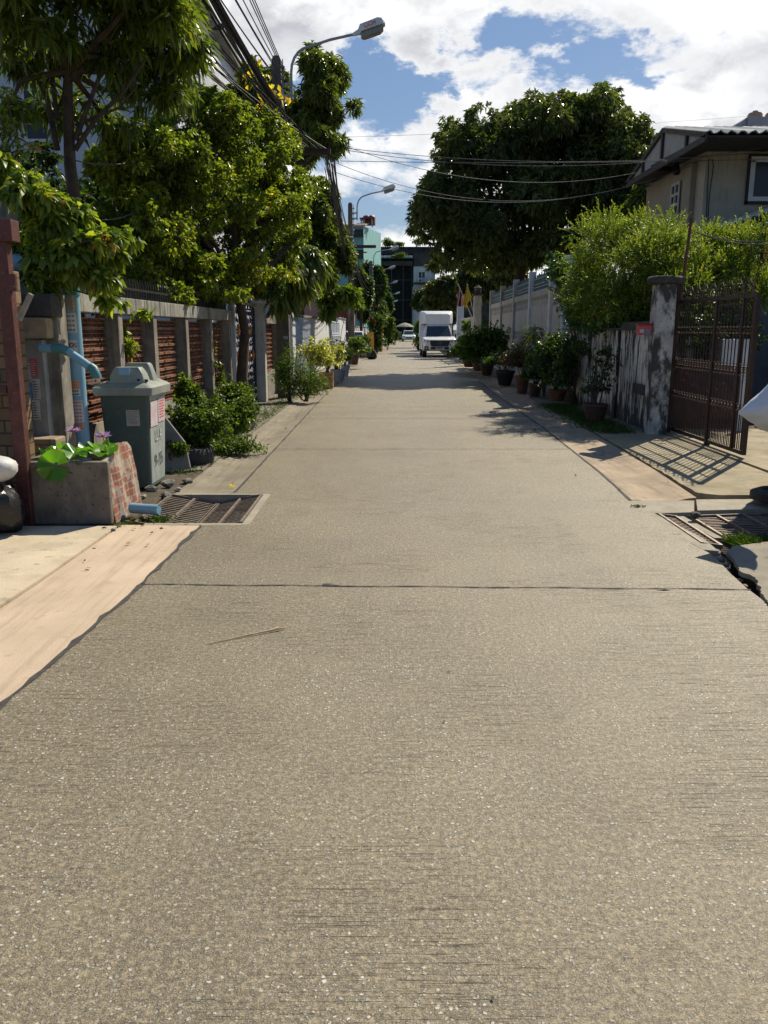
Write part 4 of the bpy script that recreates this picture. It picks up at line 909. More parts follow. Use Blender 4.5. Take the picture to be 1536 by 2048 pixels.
POLES = [(-2.22, 18.7, 7.02, 'concrete utility pole with a heavy timber crossarm, nearest of the row'), (-1.44, 37.3, 6.8, 'second utility pole along the street, standing by the white walls'),
         (-.92, 60, 6.2, 'third utility pole, in front of the turquoise building corner'), (-.50, 78, 6.2, 'fourth utility pole among the far roadside shrubs'), (-.1, 96, 5.8, 'fifth utility pole before the dark building'), (.25, 115, 5.6, 'farthest visible utility pole near the street end')]
for x, y, h, lb in POLES: make_pole((x, y, 0), h, lb)
LA = [((-1.92, 18.7, 6.35), 1.35, 1.08, 'nearest street lamp, big against the clouds with red letters on its head', True), ((-1.15, 37.3, 6.25), 1.05, 1.0, 'second street lamp, seen over the turquoise building', False),
      ((-.72, 60, 6.0), 1.15, .95, 'third street lamp, hanging before the mouldy grey parapet', False), ((-.3, 78, 6.0), .75, .95, 'fourth street lamp, at the top of the black facade', False), ((.1, 96, 5.7), .85, .95, 'fifth street lamp, halfway down the black facade', False), ((.45, 115, 5.3), 1.1, .95, 'sixth street lamp, low and small before the black facade', False), ((.6, 130, 4.8), .9, .9, 'farthest and faintest street lamp before the black facade', False)]
for l, re, up, lb, tx in LA: make_lamp(l, lb, re, up, 1, tx)
# thick tape of number plate on the pole
mb = MB(); p = at(571, 675, 18.58); mb.box(p.x-.05, p.x+.05, 18.562, 18.566, p.z-.03, p.z+.03); o = props(obj('pole_number_plate', mb, paper, loc=(p.x, 18.56, p.z)), 'tiny white number plate on the nearest utility pole', 'sign'); text('lettering', '52', .05, ink, o, plane_M((p.x, 18.56, p.z), (1, 0, 0), (0, 0, 1)))
for j_ in range(0): pass
def wire(a, b, sag, r, mat, label, group, n=26, name='overhead_cable'):
    a, b = Vector(a), Vector(b); o = a; mb = MB()
    mb.tube([a.lerp(b, i/n)-Vector((0, 0, sag*4*(i/n)*(1-i/n))) for i in range(n+1)], r, 4, False)
    return props(obj(name, mb, mat, loc=tuple(a)), label, 'cable', group)
rs = random.Random(21)
bundle = []
for k in range(8): bundle.append((-2.1+.05*(k % 3), 5.9-.05*k, -2.55+.06*(k % 4), 6.05+.1*(k % 5), .035*(1 if k < 4 else .6)))      # thick dark bundle
for k in range(8): bundle.append((-2.05, 6.75-.06*k, -2.3-.1*k, 7.6-.22*k, .010))
for k in range(7): bundle.append((-1.95+.06*k, 5.25, -3.3-.12*k, 5.6-.1*k, .011))
for k in range(4): bundle.append((-1.5+.1*k, 5.2, -4.0-.2*k, 6.3-.2*k, .012))
for k, (xa, za, xb, zb, r_) in enumerate(bundle):
    wire((xa, 18.6, za), (xb, -1, zb), rs.uniform(.15, .45), r_, cable_m, ('thin black cable from the very top of the nearest pole, over open sky' if za > 6 else 'thin black cable in front of the left trees, low in the fan') if r_ < .02 else ('thick black strand on the upper side of the heavy cable bundle' if k < 4 else 'slimmer black strand on the lower side of the heavy cable bundle'), 'thin cables over the left trees' if r_ < .02 else 'thick cable bundle over the left trees')
for k in range(14):
    wire((-1.25+.05*(k % 5), 18.65, 5.15-.03*k), (-1.35+.06*(k % 4), 37.2, 5.4-.13*k), rs.uniform(.3, 1.3) if k % 3 else .5, .018 if k % 4 == 0 else .010, cable_m, 'black cable drooping between the first and second utility poles', 'cables from first to second pole')
for (x0_, y0_, h0_, _), (x1_, y1_, h1_, _) in zip(POLES[1:], POLES[2:]):
    for k in range(5): wire((x0_+.1, y0_, h0_*.74-.12*k), (x1_+.1, y1_, h1_*.74-.12*k), rs.uniform(.3, .9), .016, cable_m, 'far black cable hanging between distant utility poles', 'cables between the far poles', 14)
for i, (u0, v0, Ya, u1, v1, Yb, sag, lb) in enumerate([
        (690, 292, 18.7, 1345, 328, 20.3, .55, 'grey service wire of the group sagging across the road to the house gable'), (690, 296, 18.7, 1560, 300, 18.5, .25, None), (670, 325, 18.7, 1380, 332, 19.5, .75, None),
        (672, 345, 18.7, 1360, 340, 20.3, .65, None), (690, 300, 18.7, 1545, 292, 18.2, .35, None), (680, 322, 18.7, 1540, 318, 18.2, .05, None), (700, 274, 36, 1500, 232, 44, .1, 'single thin wire highest across the road, passing behind the big mango tree')]):
    wire(at(u0, v0, Ya), at(u1, v1, Yb), sag, .006, cable_lt, lb if i in (0, 6) else ['', 'upper service wire running past the gable to the right edge', 'lowest service wire, sagging deepest across the big mango tree', 'second lowest service wire, ending under the gable eave', 'topmost service wire of the group, over the gable panel', 'almost level service wire in front of the house wall'][i], 'service wires crossing the road' if i < 6 else None, 40)
for (u0, v0, u1, v1, sg) in [(-60, 260, 405, 250, 1.05), (-60, 215, 400, 242, .55)]:
    a_, b_ = at(u0, v0, 8.5), at(u1, v1, 13); wire(a_, b_, sg, .008, cable_lt, 'lower light grey wire drooping deepest in front of the left trees' if sg > 1 else 'upper light grey wire with the shallow droop in front of the left trees', 'light wires in front of the left trees', 30)
# bird on the wire
p = at(438, 58, 13.5); t = thing('bird', 'small grey bird perched on the upper cables left of the street lamp', 'bird', p)
mb = MB(); s = .9
mb.tube([p+Vector((-.20, 0, -.035))*s, p+Vector((-.10, 0, 0))*s, p+Vector((-.04, 0, .02))*s, p+Vector((.04, 0, .035))*s, p+Vector((.09, 0, .06))*s, p+Vector((.125, 0, .085))*s, p+Vector((.15, 0, .085))*s, p+Vector((.165, 0, .078))*s], [.006, .014, .035, .042, .032, .026, .020, .003], 10); obj('body', mb, surf('grey_feathers', (.10, .09, .08), (.06, .055, .05), 60, .8), t, smooth=True)
mb = MB(); mb.tube([p+Vector((-.19, 0, -.03)), p+Vector((-.30, 0, -.06))], [.012, .016], 6); obj('tail', mb, MAT['grey_feathers'], t)

# ============================================================ LEFT HOUSE AND TREES
house_white = surf('lavender_white_render', (.58, .60, .66), (.50, .52, .57), 1.5, .8, 0, .1, 20, streak=(.38, .38, .4), streak_amt=.3)
t = thing('white_house', 'tall white house behind the trees on the left', 'house', (-7, 20, 0))
mb = MB(); mb.box(-16, -4.75, 20, 30, 0, 9.5); obj('wall', mb, house_white, t)
mb = MB(); mb.box(-5.0, -4.55, 19.7, 30, 0, 8.3); mb.box(-5.35, -5.02, 19.85, 19.99, 0, 9.4); obj('corner_pier', mb, house_white, t)
mb = MB(); mb.box(-16.2, -4.5, 19.6, 30.2, 9.5, 9.75); obj('roof', mb, conc_old, t)
for (u0, u1, v0, v1) in [(55, 92, 180, 282), (285, 318, 140, 210), (340, 352, 150, 230)]:
    a_, b_ = at(u0, v1, 19.97), at(u1, v0, 19.97); mb = MB(); mb.box(a_.x, b_.x, 19.93, 19.98, a_.z, b_.z); w_ = obj('window', mb, glass, t)
    mb = MB()
    for xx in (a_.x, b_.x): mb.box(xx-.03, xx+.03, 19.90, 19.93, a_.z, b_.z)
    for zz in (a_.z, b_.z, lerp(a_.z, b_.z, .5)): mb.box(a_.x, b_.x, 19.895, 19.90, zz-.03, zz+.03)
    obj('frame', mb, white_paint, w_)

# dark long-leaved tree, top left
tr = [at(150, 640, 9.9), at(152, 420, 9.9), at(140, 330, 9.9), at(137, 240, 9.9), at(135, 120, 9.9)]; tr[0].z = 0
t = tree('mango_tree', 'tall dark tree with long drooping leaves and forked trunk at the top left', 'tree', (tr[0].x, 9.9, 0),
     [B(40, 60, 9.5, 110, 90, .8), B(150, -30, 9.5, 130, 90, .9), B(260, 30, 10, 120, 80, .8), B(330, 90, 10.5, 75, 85, .6), B(70, 150, 10, 90, 50, .5, .6), B(215, 115, 10, 85, 55, .5, .7), B(300, -40, 9.5, 120, 70, .8), B(10, -40, 9, 90, 70, .7), B(370, 40, 11, 35, 50, .5, .6), B(20, 210, 9.5, 40, 30, .3, .3), B(290, 190, 10.8, 75, 50, .6, .8), B(210, 235, 11, 60, 50, .6, .7), B(350, 160, 11, 50, 60, .5, .7), B(110, 230, 10.5, 45, 40, .5, .5)],
     tr, L_dark, sub=(7, (.25, .42)), n=1900, k=6, L=.18, W=.040, droop=.45, r0=.085, seed=11, shell=.25, outward=.4, seg=3, spread=1.1, twigs=90)
mb = MB()
for pts, r in [([(115, 300), (95, 200), (60, 120), (50, 60)], .035), ([(150, 300), (190, 240), (250, 180), (290, 120)], .03), ([(150, 280), (175, 215), (235, 60)], .035), ([(140, 160), (175, 90), (240, 55)], .04), ([(115, 240), (100, 120), (130, 20)], .03), ([(150, 250), (240, 215), (275, 170)], .018)]:
    q_ = [at(u, v, 9.9) for u, v in pts]; mb.tube(q_, [r*(1-.5*i/(len(q_)-1)) for i in range(len(q_))], 7)
obj('limbs', mb, bark, t, smooth=True)
# yellow-green fine-leaved tree in the middle left
p0 = Vector((-2.42, 14.55, 0))
t = tree('flowering_tree', 'dense yellow green small leaved tree bulging over the terracotta fence', 'tree', p0,
     [B(300, 330, 12, 110, 110, 1.0), B(420, 300, 13.5, 105, 110, 1.1), B(520, 330, 15, 85, 90, 1.1), B(400, 430, 13, 130, 110, 1.0), B(520, 450, 14.5, 95, 85, 1.0), B(285, 470, 11.5, 95, 90, .8), B(570, 400, 15.5, 60, 70, .9), B(340, 540, 12.5, 120, 45, .6), B(460, 540, 14, 110, 45, .7), B(430, 225, 14, 70, 55, .8), B(240, 360, 11.5, 75, 75, .7), B(560, 260, 15.5, 40, 40, .5, .5), B(590, 480, 16, 38, 50, .5, .5), B(250, 560, 11.2, 75, 45, .5, .9), B(430, 600, 14, 70, 22, .5, .5), B(560, 540, 16, 35, 45, .5, .6), B(400, 580, 13, 110, 35, .6, .9), B(520, 560, 15.5, 60, 50, .6, .8), B(330, 590, 11.6, 60, 25, .4, .5)],
     [p0, p0+Vector((-.05, 0, .7)), p0+Vector((.02, .1, 1.5)), at(470, 560, 14.6)], L_yel, sub=(13, (.2, .36)), n=12500, k=7, L=.075, W=.042, droop=.2, r0=.12, seed=12, shell=.5, outward=.5, twigs=200)
# dark foliage mass at lower left behind the fence
tree('shade_tree', 'dark leafy shrub filling the shade between house and terracotta fence', 'tree', (wl(11)-1.2, 12, 0), [B(200, 470, 13, 120, 90, .8), B(330, 500, 14, 120, 80, .8), B(480, 560, 16, 80, 50, .8), B(170, 560, 11, 100, 50, .5), B(120, 420, 13, 110, 80, .6), B(60, 330, 12.5, 60, 60, .5, .6), B(240, 600, 12, 90, 30, .4), B(380, 605, 14, 80, 30, .4), B(300, 420, 15, 150, 130, .5, 1.2), B(470, 420, 17, 120, 130, .5, 1.2)],
     [(wl(11)-1.2, 12, 0), (wl(11)-1.25, 12, 1.0), (wl(11)-1.2, 12, 1.8)], L_shade, sub=(8, (.25, .45)), n=6500, k=6, L=.11, W=.055, droop=.3, r0=.09, seed=13, shell=.4)
# mango by the pole
pm = Vector((-3.0, 25, 0))
tree('mango_tree', 'tall mango tree rising behind the nearest utility pole and its street lamp', 'tree', pm,
     [B(640, 155, 24, 48, 48, 1.2), B(655, 225, 24, 60, 55, 1.4), B(615, 290, 24.5, 60, 50, 1.3), B(650, 290, 23, 45, 28, 1, .6), B(520, 180, 25, 55, 50, 1.2), B(490, 240, 25, 60, 50, 1.2), B(560, 240, 25, 50, 60, 1.2), B(455, 215, 25, 30, 40, .8, .6)],
     [pm, (-2.9, 25, 2.5), (-2.7, 25, 4.5), at(600, 330, 25)], L_mango2, sub=(15, (.2, .36)), n=4800, k=8, L=.19, W=.06, droop=.35, r0=.16, seed=14, shell=.6, seg=2)
pm = Vector((-2.75, 28.0, 0))
tree('mango_tree', 'lower mango tree hanging over the white walls past the nearest pole', 'tree', pm,
     [B(655, 440, 27, 40, 60, 1.2), B(670, 510, 27, 38, 48, 1.2), B(630, 540, 26, 38, 55, 1.2), B(640, 385, 28, 30, 30, .9), B(600, 470, 26, 35, 70, 1)],
     [pm, (-2.7, 28, 2.2), at(645, 520, 27.5)], L_mango2, sub=(12, (.22, .38)), n=3400, k=8, L=.20, W=.06, droop=.45, r0=.13, seed=15, shell=.5)
pm = Vector((-2.75, 18.9, 0))
tree('drooping_tree', 'long leaved branches drooping in front of the white wall beside the nearest pole', 'tree', pm, [B(600, 560, 18.2, 40, 30, .5), B(575, 590, 18.0, 25, 22, .4, .6), B(612, 520, 18.5, 35, 40, .5), B(560, 530, 17.5, 40, 40, .5)],
     [pm, (-2.75, 18.95, 1.5), at(575, 550, 18.4)], L_mango2, sub=(8, (.3, .5)), n=600, k=8, L=.26, W=.06, droop=.9, r0=.06, seed=16, shell=.4, seg=3, tint_shift=.1)
rs = np.random.RandomState(6)
for i, (u, v) in enumerate([(510, 150), (545, 180), (515, 205), (565, 190), (488, 222)]):
    pass
ty = thing('yellow_foliage', 'bright yellow dying leaves on the branches left of the nearest pole', 'branch', at(520, 180, 17))
P = []
for (u, v, n, s) in [(510, 152, 20, .14), (528, 168, 12, .12), (553, 186, 7, .06), (526, 205, 14, .07), (572, 192, 6, .06), (488, 224, 8, .03), (500, 150, 8, .08)]:
    c = np.array(at(u, v, 17.0)); P.append(c+rs.normal(size=(n, 3))*s)
P = np.concatenate(P); leaf_obj('leaves', L_yellow, ty, P, rs.normal(size=P.shape)-np.array([0, 0, .7]), .12, .085, rs, .3)
mb = MB(); mb.tube([at(600, 260, 17.2), at(560, 215, 17.1), at(520, 180, 17), at(505, 140, 17)], [.02, .015, .01, .004], 5); mb.tube([at(560, 215, 17.1), at(530, 215, 17), at(488, 224, 17)], [.01, .008, .004], 5); obj('twig', mb, bark, ty)
# creeper overhanging at left
tv = tree('creeper', 'bright broad leaved creeper spilling over the wall above the blue downpipe', 'plant', (-3.3, 7.7, 0),
     [B(60, 400, 7.4, 60, 45, .30), B(120, 440, 7.4, 75, 50, .32), B(190, 490, 7.4, 60, 35, .26), B(120, 520, 7.3, 60, 45, .26), B(200, 560, 7.4, 45, 30, .2, .6), B(40, 480, 7.6, 40, 40, .2, .6), B(20, 350, 7.5, 40, 30, .3, .5), B(215, 600, 7.6, 30, 22, .15, .4), B(255, 480, 7.7, 30, 20, .2, .5), B(90, 570, 7.3, 40, 25, .2, .5)],
     [(-3.3, 7.7, 0), (-3.3, 7.7, 1.2), (-3.25, 7.6, 2.0)], L_vine, sub=(6, (.3, .5)), n=1100, k=5, L=.098, W=.048, droop=.45, r0=.03, seed=17, shell=.25, outward=.6, seg=3, twigs=40)
bush('creeper_sprig', 'small bright sprig of creeper growing out of the terracotta screen', 'plant', (wl(9.3)+.03, 9.35, .9), [B(255, 700, 9.3, 20, 30, .08), B(285, 630, 9.2, 22, 10, .06), B(245, 670, 9.3, 10, 25, .05)], L_vine, 80, 4, .07, .035, 4, stems=4)
bush('creeper_sprig', 'green creeper climbing the screen panel beside the fourth fence post', 'plant', (wl(13.9)+.05, 14, .2), [B(425, 715, 13.6, 9, 45, .1), B(440, 760, 13.8, 10, 30, .1)], L_weed, 90, 4, .07, .04, 5, stems=4)
# palms of scraggly vine at far upper left
bush('hanging_vine', 'thin pale vine twigs hanging before the white house at the left edge', 'plant', at(10, 330, 9), [B(10, 260, 9, 40, 50, .3), B(30, 310, 9, 40, 30, .3), B(0, 200, 9, 30, 30, .3)], L_vine, 140, 4, .07, .03, 6, stems=8)
# roadside weeds and shrubs, left
for i, (u, v, Y, ru, rv, n, lb, lm, L_, W_) in enumerate([
        (395, 865, 9.6, 58, 62, 520, 'leafy green weeds crowding behind the tyre planter', L_weed, .07, .04), (450, 840, 11.2, 62, 62, 520, 'tall bright weeds below the dark fence posts', L_weed, .075, .045),
        (470, 800, 13, 50, 42, 420, 'rounded clump of weeds in front of the ornamental gate', L_weed, .075, .045), (375, 800, 10.4, 25, 45, 160, 'thin stalk of broad leaves rising against the terracotta panels', L_weed, .10, .06),
        (350, 900, 9.0, 25, 25, 130, 'low sprig between leaning board and tyre', L_weed, .05, .03), (578, 752, 17.6, 34, 58, 520, 'dark feathery shrub growing at the foot of the nearest utility pole', L_weed, .06, .02), (612, 768, 17.9, 42, 40, 460, 'pale feathery shrub between the utility pole and the clay pots', L_weed, .07, .02), (440, 900, 10.2, 75, 30, 340, 'low trailing weeds spilling onto the gutter edge', L_weed, .05, .03)]):
    c = B(u, v, Y, ru, rv, ru*Y/F*.8); gz = 0
    bush('roadside_weed', lb, 'weed', (c[0], c[1], 0), [c], lm, int(n*2.6), 5, L_*.72, W_*.72, 60+i, 'weeds along the left verge', 7, hs=.02)
def curve_tex(): pass
grass('verge_grass', 'short green grass and weeds along the left verge', 'grass', lambda r: (lambda y: (rl(y)-.58-abs(r.normal())*.28, y, 0.0))(r.uniform(8.6, 20)), 2600, .10, L_grass, 3)
grass('drain_grass', 'small grass tufts around the left drain grates', 'grass', lambda r: (lambda a: (-2.02+r.normal()*.06+a*.10, 6.42+a*.1+r.normal()*.06, -.03))(r.randint(0, 3)), 420, .09, L_grass, 4, w_=.006)
grass('drain_grass', 'tufts of long green grass beside the shaded right drain grate', 'grass', lambda r: (2.55+abs(r.normal())*.35, 5.88+r.normal()*.07, -.05), 1300, .14, L_grass, 5, w_=.007)
grass('pavement_grass', 'patch of grass on the shaded right pavement under the pots', 'grass', lambda r: (r.normal()*.16+3.35, r.uniform(11.9, 16.5), 0.03), 3200, .16, L_grass, 6)
p = gnd(1275, 1014); grass('joint_weed', 'tiny green weed in the corner of the right drain surround', 'weed', lambda r: (p.x+r.normal()*.03, p.y+r.normal()*.012, 0), 60, .04, L_grass, 7, None)
# fallen stalk
a, b = gnd(412, 1290), gnd(575, 1258); mb = MB(); mb.tube([a+Vector((0, 0, .004)), lerp(a, b, .5)+Vector((0, .004, .008)), lerp(a, b, .8)+Vector((0, 0, .010)), lerp(a, b, .88)+Vector((0, 0, .014)), b+Vector((0, 0, .006))], [.002, .004, .005, .008, .001], 6)
props(obj('dry_stalk', mb, surf('dry_stalk', (.66, .50, .30), (.5, .36, .2), 30, .8), smooth=True, loc=(a.x, a.y, 0)), 'dry brown leaf stalk lying on the road left of centre', 'stalk')
rs = np.random.RandomState(31); n = 90; yy_ = rs.uniform(5, 22, n); xx_ = np.where(rs.random(n) < .7, np.array([rl(y)-.35 for y in yy_])+rs.normal(size=n)*.2, np.array([rr(y)+.3 for y in yy_])+rs.normal(size=n)*.25)
D = rs.normal(size=(n, 3)); D[:, 2] = .1*np.abs(D[:, 2]); props(leaf_obj('leaf_litter', L_dry, None, np.stack([xx_, yy_, np.full(n, .012)], 1), D, .045, .022, rs, .0), 'scattered dry leaves in the gutters', 'leaf litter', None, 'stuff')

# ============================================================ POTS
def pot(parent, c, r, h, mat, kind='round'):
    mb = MB()
    if kind == 'round': mb.lathe([(r*.62, 0), (r*.80, h*.4), (r, h*.86), (r*1.07, h*.88), (r*1.07, h), (r*.93, h), (r*.88, h*.86), (.01, h*.84)], tuple(c), 22)
    elif kind == 'square':
        for k in range(6):
            z0 = h*k/6+.004; z1 = h*(k+1)/6-.008; mb.box(c[0]-r, c[0]+r, c[1]-r, c[1]+r, z0, z1)
        mb.box(c[0]-r*.95, c[0]+r*.95, c[1]-r*.95, c[1]+r*.95, 0.002, h*.95)
    o = obj('pot', mb, mat, parent, smooth=(kind == 'round')); mb = MB(); mb.lathe([(r*.85, h*.88), (.01, h*.92)], tuple(c), 14); obj('soil', mb, soil_m, parent); return o
def potted(label, u, v, r, h, mat, blobs, leaf, n, L_, W_, seed, kind='round', group='potted plants along the street', stems=7, z0=.03, name='potted_plant', Y=None, outward=.6, droop=.2):
    p = gnd(u, v, z0); c = Vector((p.x, p.y+r, z0)); t = thing(name, label, 'potted plant', c, group)
    pot(t, (c.x, c.y, z0), r, h, mat, kind)
    if u > 800: blobs = [(b[0], b[1]+4, b[2], b[3]*1.3, b[4]*1.25)+tuple(b[5:]) for b in blobs]; n = int(n*2)
    bush(None, None, None, c+Vector((0, 0, h*.85)), [B(*b) for b in blobs], leaf, n, 5, L_, W_, seed, stems=stems, parent=t, hs=h*.7, outward=outward, droop=droop); return t
tb = surf('striped_clay', (.40, .22, .10), (.25, .13, .06), 12, .8); grey_pot = surf('grey_cement_pot', (.34, .37, .40), (.28, .30, .33), 6, .8)
potted('variegated cream shrub in the nearest square banded clay pot', 625, 785, .13, .42, tb, [(630, 725, 20.8, 36, 38, .4), (622, 700, 20.8, 24, 22, .3)], L_var, 430, .085, .045, 101, 'square')
potted('variegated cream shrub in the larger square clay pot behind the first', 652, 775, .18, .42, tb, [(655, 712, 22.3, 32, 28, .4)], L_var, 380, .085, .045, 102, 'square')
potted('pale shrub in a round grey cement pot by the white wall', 676, 765, .22, .36, grey_pot, [(672, 712, 24.2, 22, 24, .35)], L_var, 260, .09, .045, 103)
potted('cream shrub in a small tapered white pot beside the grey pot', 690, 755, .14, .40, white_paint, [(690, 715, 25.5, 18, 24, .3)], L_var, 200, .09, .045, 104)
potted('dense green shrub in a brown clay pot below the second utility pole', 709, 730, .20, .42, pot_dark, [(710, 695, 33.5, 22, 20, .5), (722, 705, 33.5, 16, 16, .4)], L_weed, 420, .12, .06, 105)
for i, (u, v, Y, ru, rv, lf, lb) in enumerate([(725, 690, 45, 14, 22, L_red, None), (768, 640, 62, 14, 22, L_far, None)]): pass
bush('papaya_tree', 'light green broad leaved plant leaning over the last white wall', 'plant', (-1.75, 31, 0), [B(690, 590, 30, 32, 16, .8), B(660, 600, 30, 24, 18, .7), B(710, 600, 31, 18, 14, .6), B(655, 625, 29.5, 12, 16, .4)], L_weed, 620, 4, .26, .13, 71, None, 6, droop=.5)
# right side pots
potted('leggy shrub in a dark pot beside the stained wall, nearest of the right pots', 1195, 850, .19, .32, pot_dark, [(1205, 775, 13.6, 28, 40, .3), (1210, 720, 13.8, 16, 35, .2)], L_shade, 130, .06, .03, 110, stems=12)
potted('shrub in a bright orange clay pot on the right pavement', 1118, 803, .20, .24, terra, [(1115, 740, 17.2, 48, 50, .5), (1125, 700, 17.2, 35, 35, .4)], L_shade, 520, .08, .04, 111)
potted('sprawling shrub in a brown pot left of the orange pot', 1072, 795, .15, .30, pot_dark, [(1072, 752, 18.6, 25, 26, .35)], L_shade, 240, .08, .04, 112)
potted('reddish leaved shrub in a tall rusty brown pot', 1046, 788, .17, .42, surf('rusty_clay', (.17, .08, .05), (.10, .05, .035), 7, .7), [(1050, 728, 20.2, 34, 28, .5)], leafmat('purple_green_leaf', (.04, .03, .02), (.07, .06, .03), (.14, .10, .05), .35, .45), 320, .07, .035, 113)
potted('fine green shrub in a big black glazed pot', 1012, 772, .26, .40, surf('black_glaze', (.02, .02, .02), (.035, .03, .03), 5, .35), [(1010, 730, 22.6, 30, 26, .5), (1030, 715, 22.8, 20, 20, .4)], L_shade, 420, .09, .04, 114)
potted('bright leafy bush in a dark pot under the fence corner', 975, 752, .24, .40, pot_dark, [(968, 695, 26.5, 32, 38, .6), (985, 680, 26.5, 24, 28, .5)], L_weed, 560, .14, .07, 115)
potted('dark bush in a wide brown bowl closest to the pickup', 942, 735, .36, .38, pot_dark, [(935, 700, 31, 22, 26, .7)], L_shade, 420, .12, .05, 116)
potted('tufted bush in a squat clay bowl beside the flag pillar', 960, 743, .28, .36, surf('brown_clay', (.15, .09, .06), (.1, .06, .04), 7, .7), [(955, 712, 29, 22, 20, .6)], L_shade, 260, .12, .05, 117)
# dracaena with strap leaves and yellow top
t = thing('dracaena', 'strap leaved dracaena on bare canes with one yellow leaf, by the precast fence', 'plant', (3.62, 18.9, .03))
mb = MB(); tops = [at(1088, 700, 18.9), at(1068, 670, 19), at(1105, 690, 18.8)]
for q_ in tops: mb.tube([(3.62, 18.9, .03), (lerp(3.62, q_.x, .4), 18.9, q_.z*.5), q_], [.025, .02, .018], 6)
obj('cane', mb, bark_lt, t, smooth=True); rs = np.random.RandomState(5); n = 150; P = np.concatenate([np.repeat(np.array([q_]), 50, 0)+rs.normal(size=(50, 3))*np.array([.04, .04, .12]) for q_ in tops]); D = rs.normal(size=(n, 3)); D[:, 2] = np.abs(D[:, 2])*.6+.1; leaf_obj('leaves', L_weed, t, P, D, .50, .055, rs, .85, seg=3)
P = np.repeat(np.array([tops[1]]), 5, 0); D = rs.normal(size=(5, 3)); D[:, 0] = -1; leaf_obj('yellow_leaf', L_yellow, t, P, D, .26, .07, rs, .5)

# ============================================================ RIGHT SIDE
t = thing('stained_wall', 'whitewashed block wall streaked with black mould on the right', 'wall', (3.98, 15, 0))
mb = MB(); mb.loft([[(3.92, 12.15, 0), (4.10, 12.15, 0), (4.10, 12.15, 1.50), (3.92, 12.15, 1.50)], [(3.99, 18.5, 0), (4.17, 18.5, 0), (4.17, 18.5, 1.50), (3.99, 18.5, 1.50)]]); obj('wall', mb, white_stain, t, bev=.006)
mb = MB(); mb.loft([[(3.89, y, 1.501), (4.13, y, 1.501), (4.13, y, 1.501+h2), (3.89, y, 1.501+h2)] for y, h2 in ((12.16, .13), (13.9, .12), (13.92, .03), (18.5, .03))]); obj('coping', mb, black_mould, t)
mb = MB(); mb.box(3.84, 3.90, 12.35, 12.95, .55, .70); obj('ledge', mb, black_mould, t, bev=.005)
mb = MB()
for y in (14.2, 16.3): mb.box(3.90, 3.93+.02*(y > 15), y-.08, y+.08, 0, 1.49)
obj('pilaster', mb, white_stain, t)
def stain_pillar():
    t = thing('gate_pillar', 'mottled white and black gate pillar with a wide black cap', 'gate post', (3.93, 12.0, 0))
    mb = MB(); mb.box(3.79, 4.06, 11.87, 12.14, 0, 2.12); obj('shaft', mb, surf('mottled_pillar', (.60, .59, .54), (.36, .355, .33), 5, .9, 0, .5, 40, streak=(.035, .035, .03), streak_amt=.92, stretch=(2.5, 2.5, 1.2), sthr=(.47, .55), spot=(.12, .12, .11)), t, bev=.012)
    mb = MB(); mb.lathe([(.17, 2.121), (.24, 2.14), (.25, 2.20), (.22, 2.23)], (3.93, 12.0, 0), 24); mb.box(3.76, 4.16, 11.83, 12.17, 2.13, 2.215); obj('cap', mb, black_mould, t, bev=.01)
    mb = MB(); mb.box(4.062, 4.13, 11.93, 12.05, .05, 2.12); obj('hinge_stile', mb, brown_m, t)
stain_pillar()
p = at(1287, 658, 12.1)
t = thing('mailbox', 'small red mailbox with a blue patch fixed beside the gate pillar', 'mailbox', (p.x, 12.1, p.z)); a_, b_ = at(1273, 670, 12.05), at(1301, 650, 12.05)
mb = MB(); mb.box(a_.x, 3.785, 11.98, 12.1, a_.z, b_.z); obj('box', mb, paper_red, t, bev=.006); mb = MB(); mb.box(a_.x-.01, 3.786, 11.96, 12.11, b_.z+.001, b_.z+.022); obj('lid', mb, flat('dark_red', (.3, .03, .03)), t)
mb = MB(); mb.box(a_.x+.10, a_.x+.17, 11.974, 11.978, a_.z+.01, a_.z+.05); obj('blue_patch', mb, paper_blue, t); mb = MB(); mb.box(a_.x+.02, a_.x+.08, 11.974, 11.978, a_.z+.03, a_.z+.08); mb.tube([(a_.x+.11, 11.972, a_.z+.08), (a_.x+.14, 11.972, a_.z+.055), (a_.x+.17, 11.972, a_.z+.08)], .006, 4); obj('white_mark', mb, paper, t)
# brown steel gate, folded open towards the camera
t = thing('driveway_gate', 'open brown steel gate with scrolled spikes casting a barred shadow', 'gate', (4.15, 10.9, 0))
GX, GA, GB = 4.15, 12.14, 9.50; zb, zt = .09, 1.90
mb = MB()
for y, w_ in ((GA-.03, .05), (10.62, .06), (9.83, .045), (GB, .06)): mb.box(GX-.022, GX+.022, y-w_/2, y+w_/2, zb, zt)
for z, w_ in ((zb+.02, .045), (zt-.02, .045)): mb.beam((GX, GA, z), (GX, GB, z), .04, w_)
for z in (1.50, 1.08, 1.02, .62): mb.beam((GX, GA, z), (GX, GB, z), .022, .014)
mb.beam((GX, 10.6, 1.80), (GX, 9.84, 1.80), .02, .02); obj('frame', mb, brown_m, t)
mb = MB(); n = 27
for k in range(1, n):
    y = lerp(GA, GB, k/n); mb.tube([(GX, y, zb), (GX, y, zt)], .0075, 5)
    if k % 1 == 0: mb.tube([(GX, y+.05, zb), (GX, y+.05, .60)], .006, 4)
obj('bars', mb, brown_m, t)
mb = MB()
for k in range(1, n):
    y = lerp(GA, GB, k/n)
    for z in (1.535, 1.465, 1.11, .985, .655, .585): mb.lathe([(.004, -.014), (.015, -.006), (.015, .006), (.004, .014)], (GX, y, z), 6)
    if True:
        for z in (1.05, .62): mb.tube([(GX, y+.03*math.cos(a), z+.03*math.sin(a)) for a in [x*.785 for x in range(9)]], .005, 4, False)
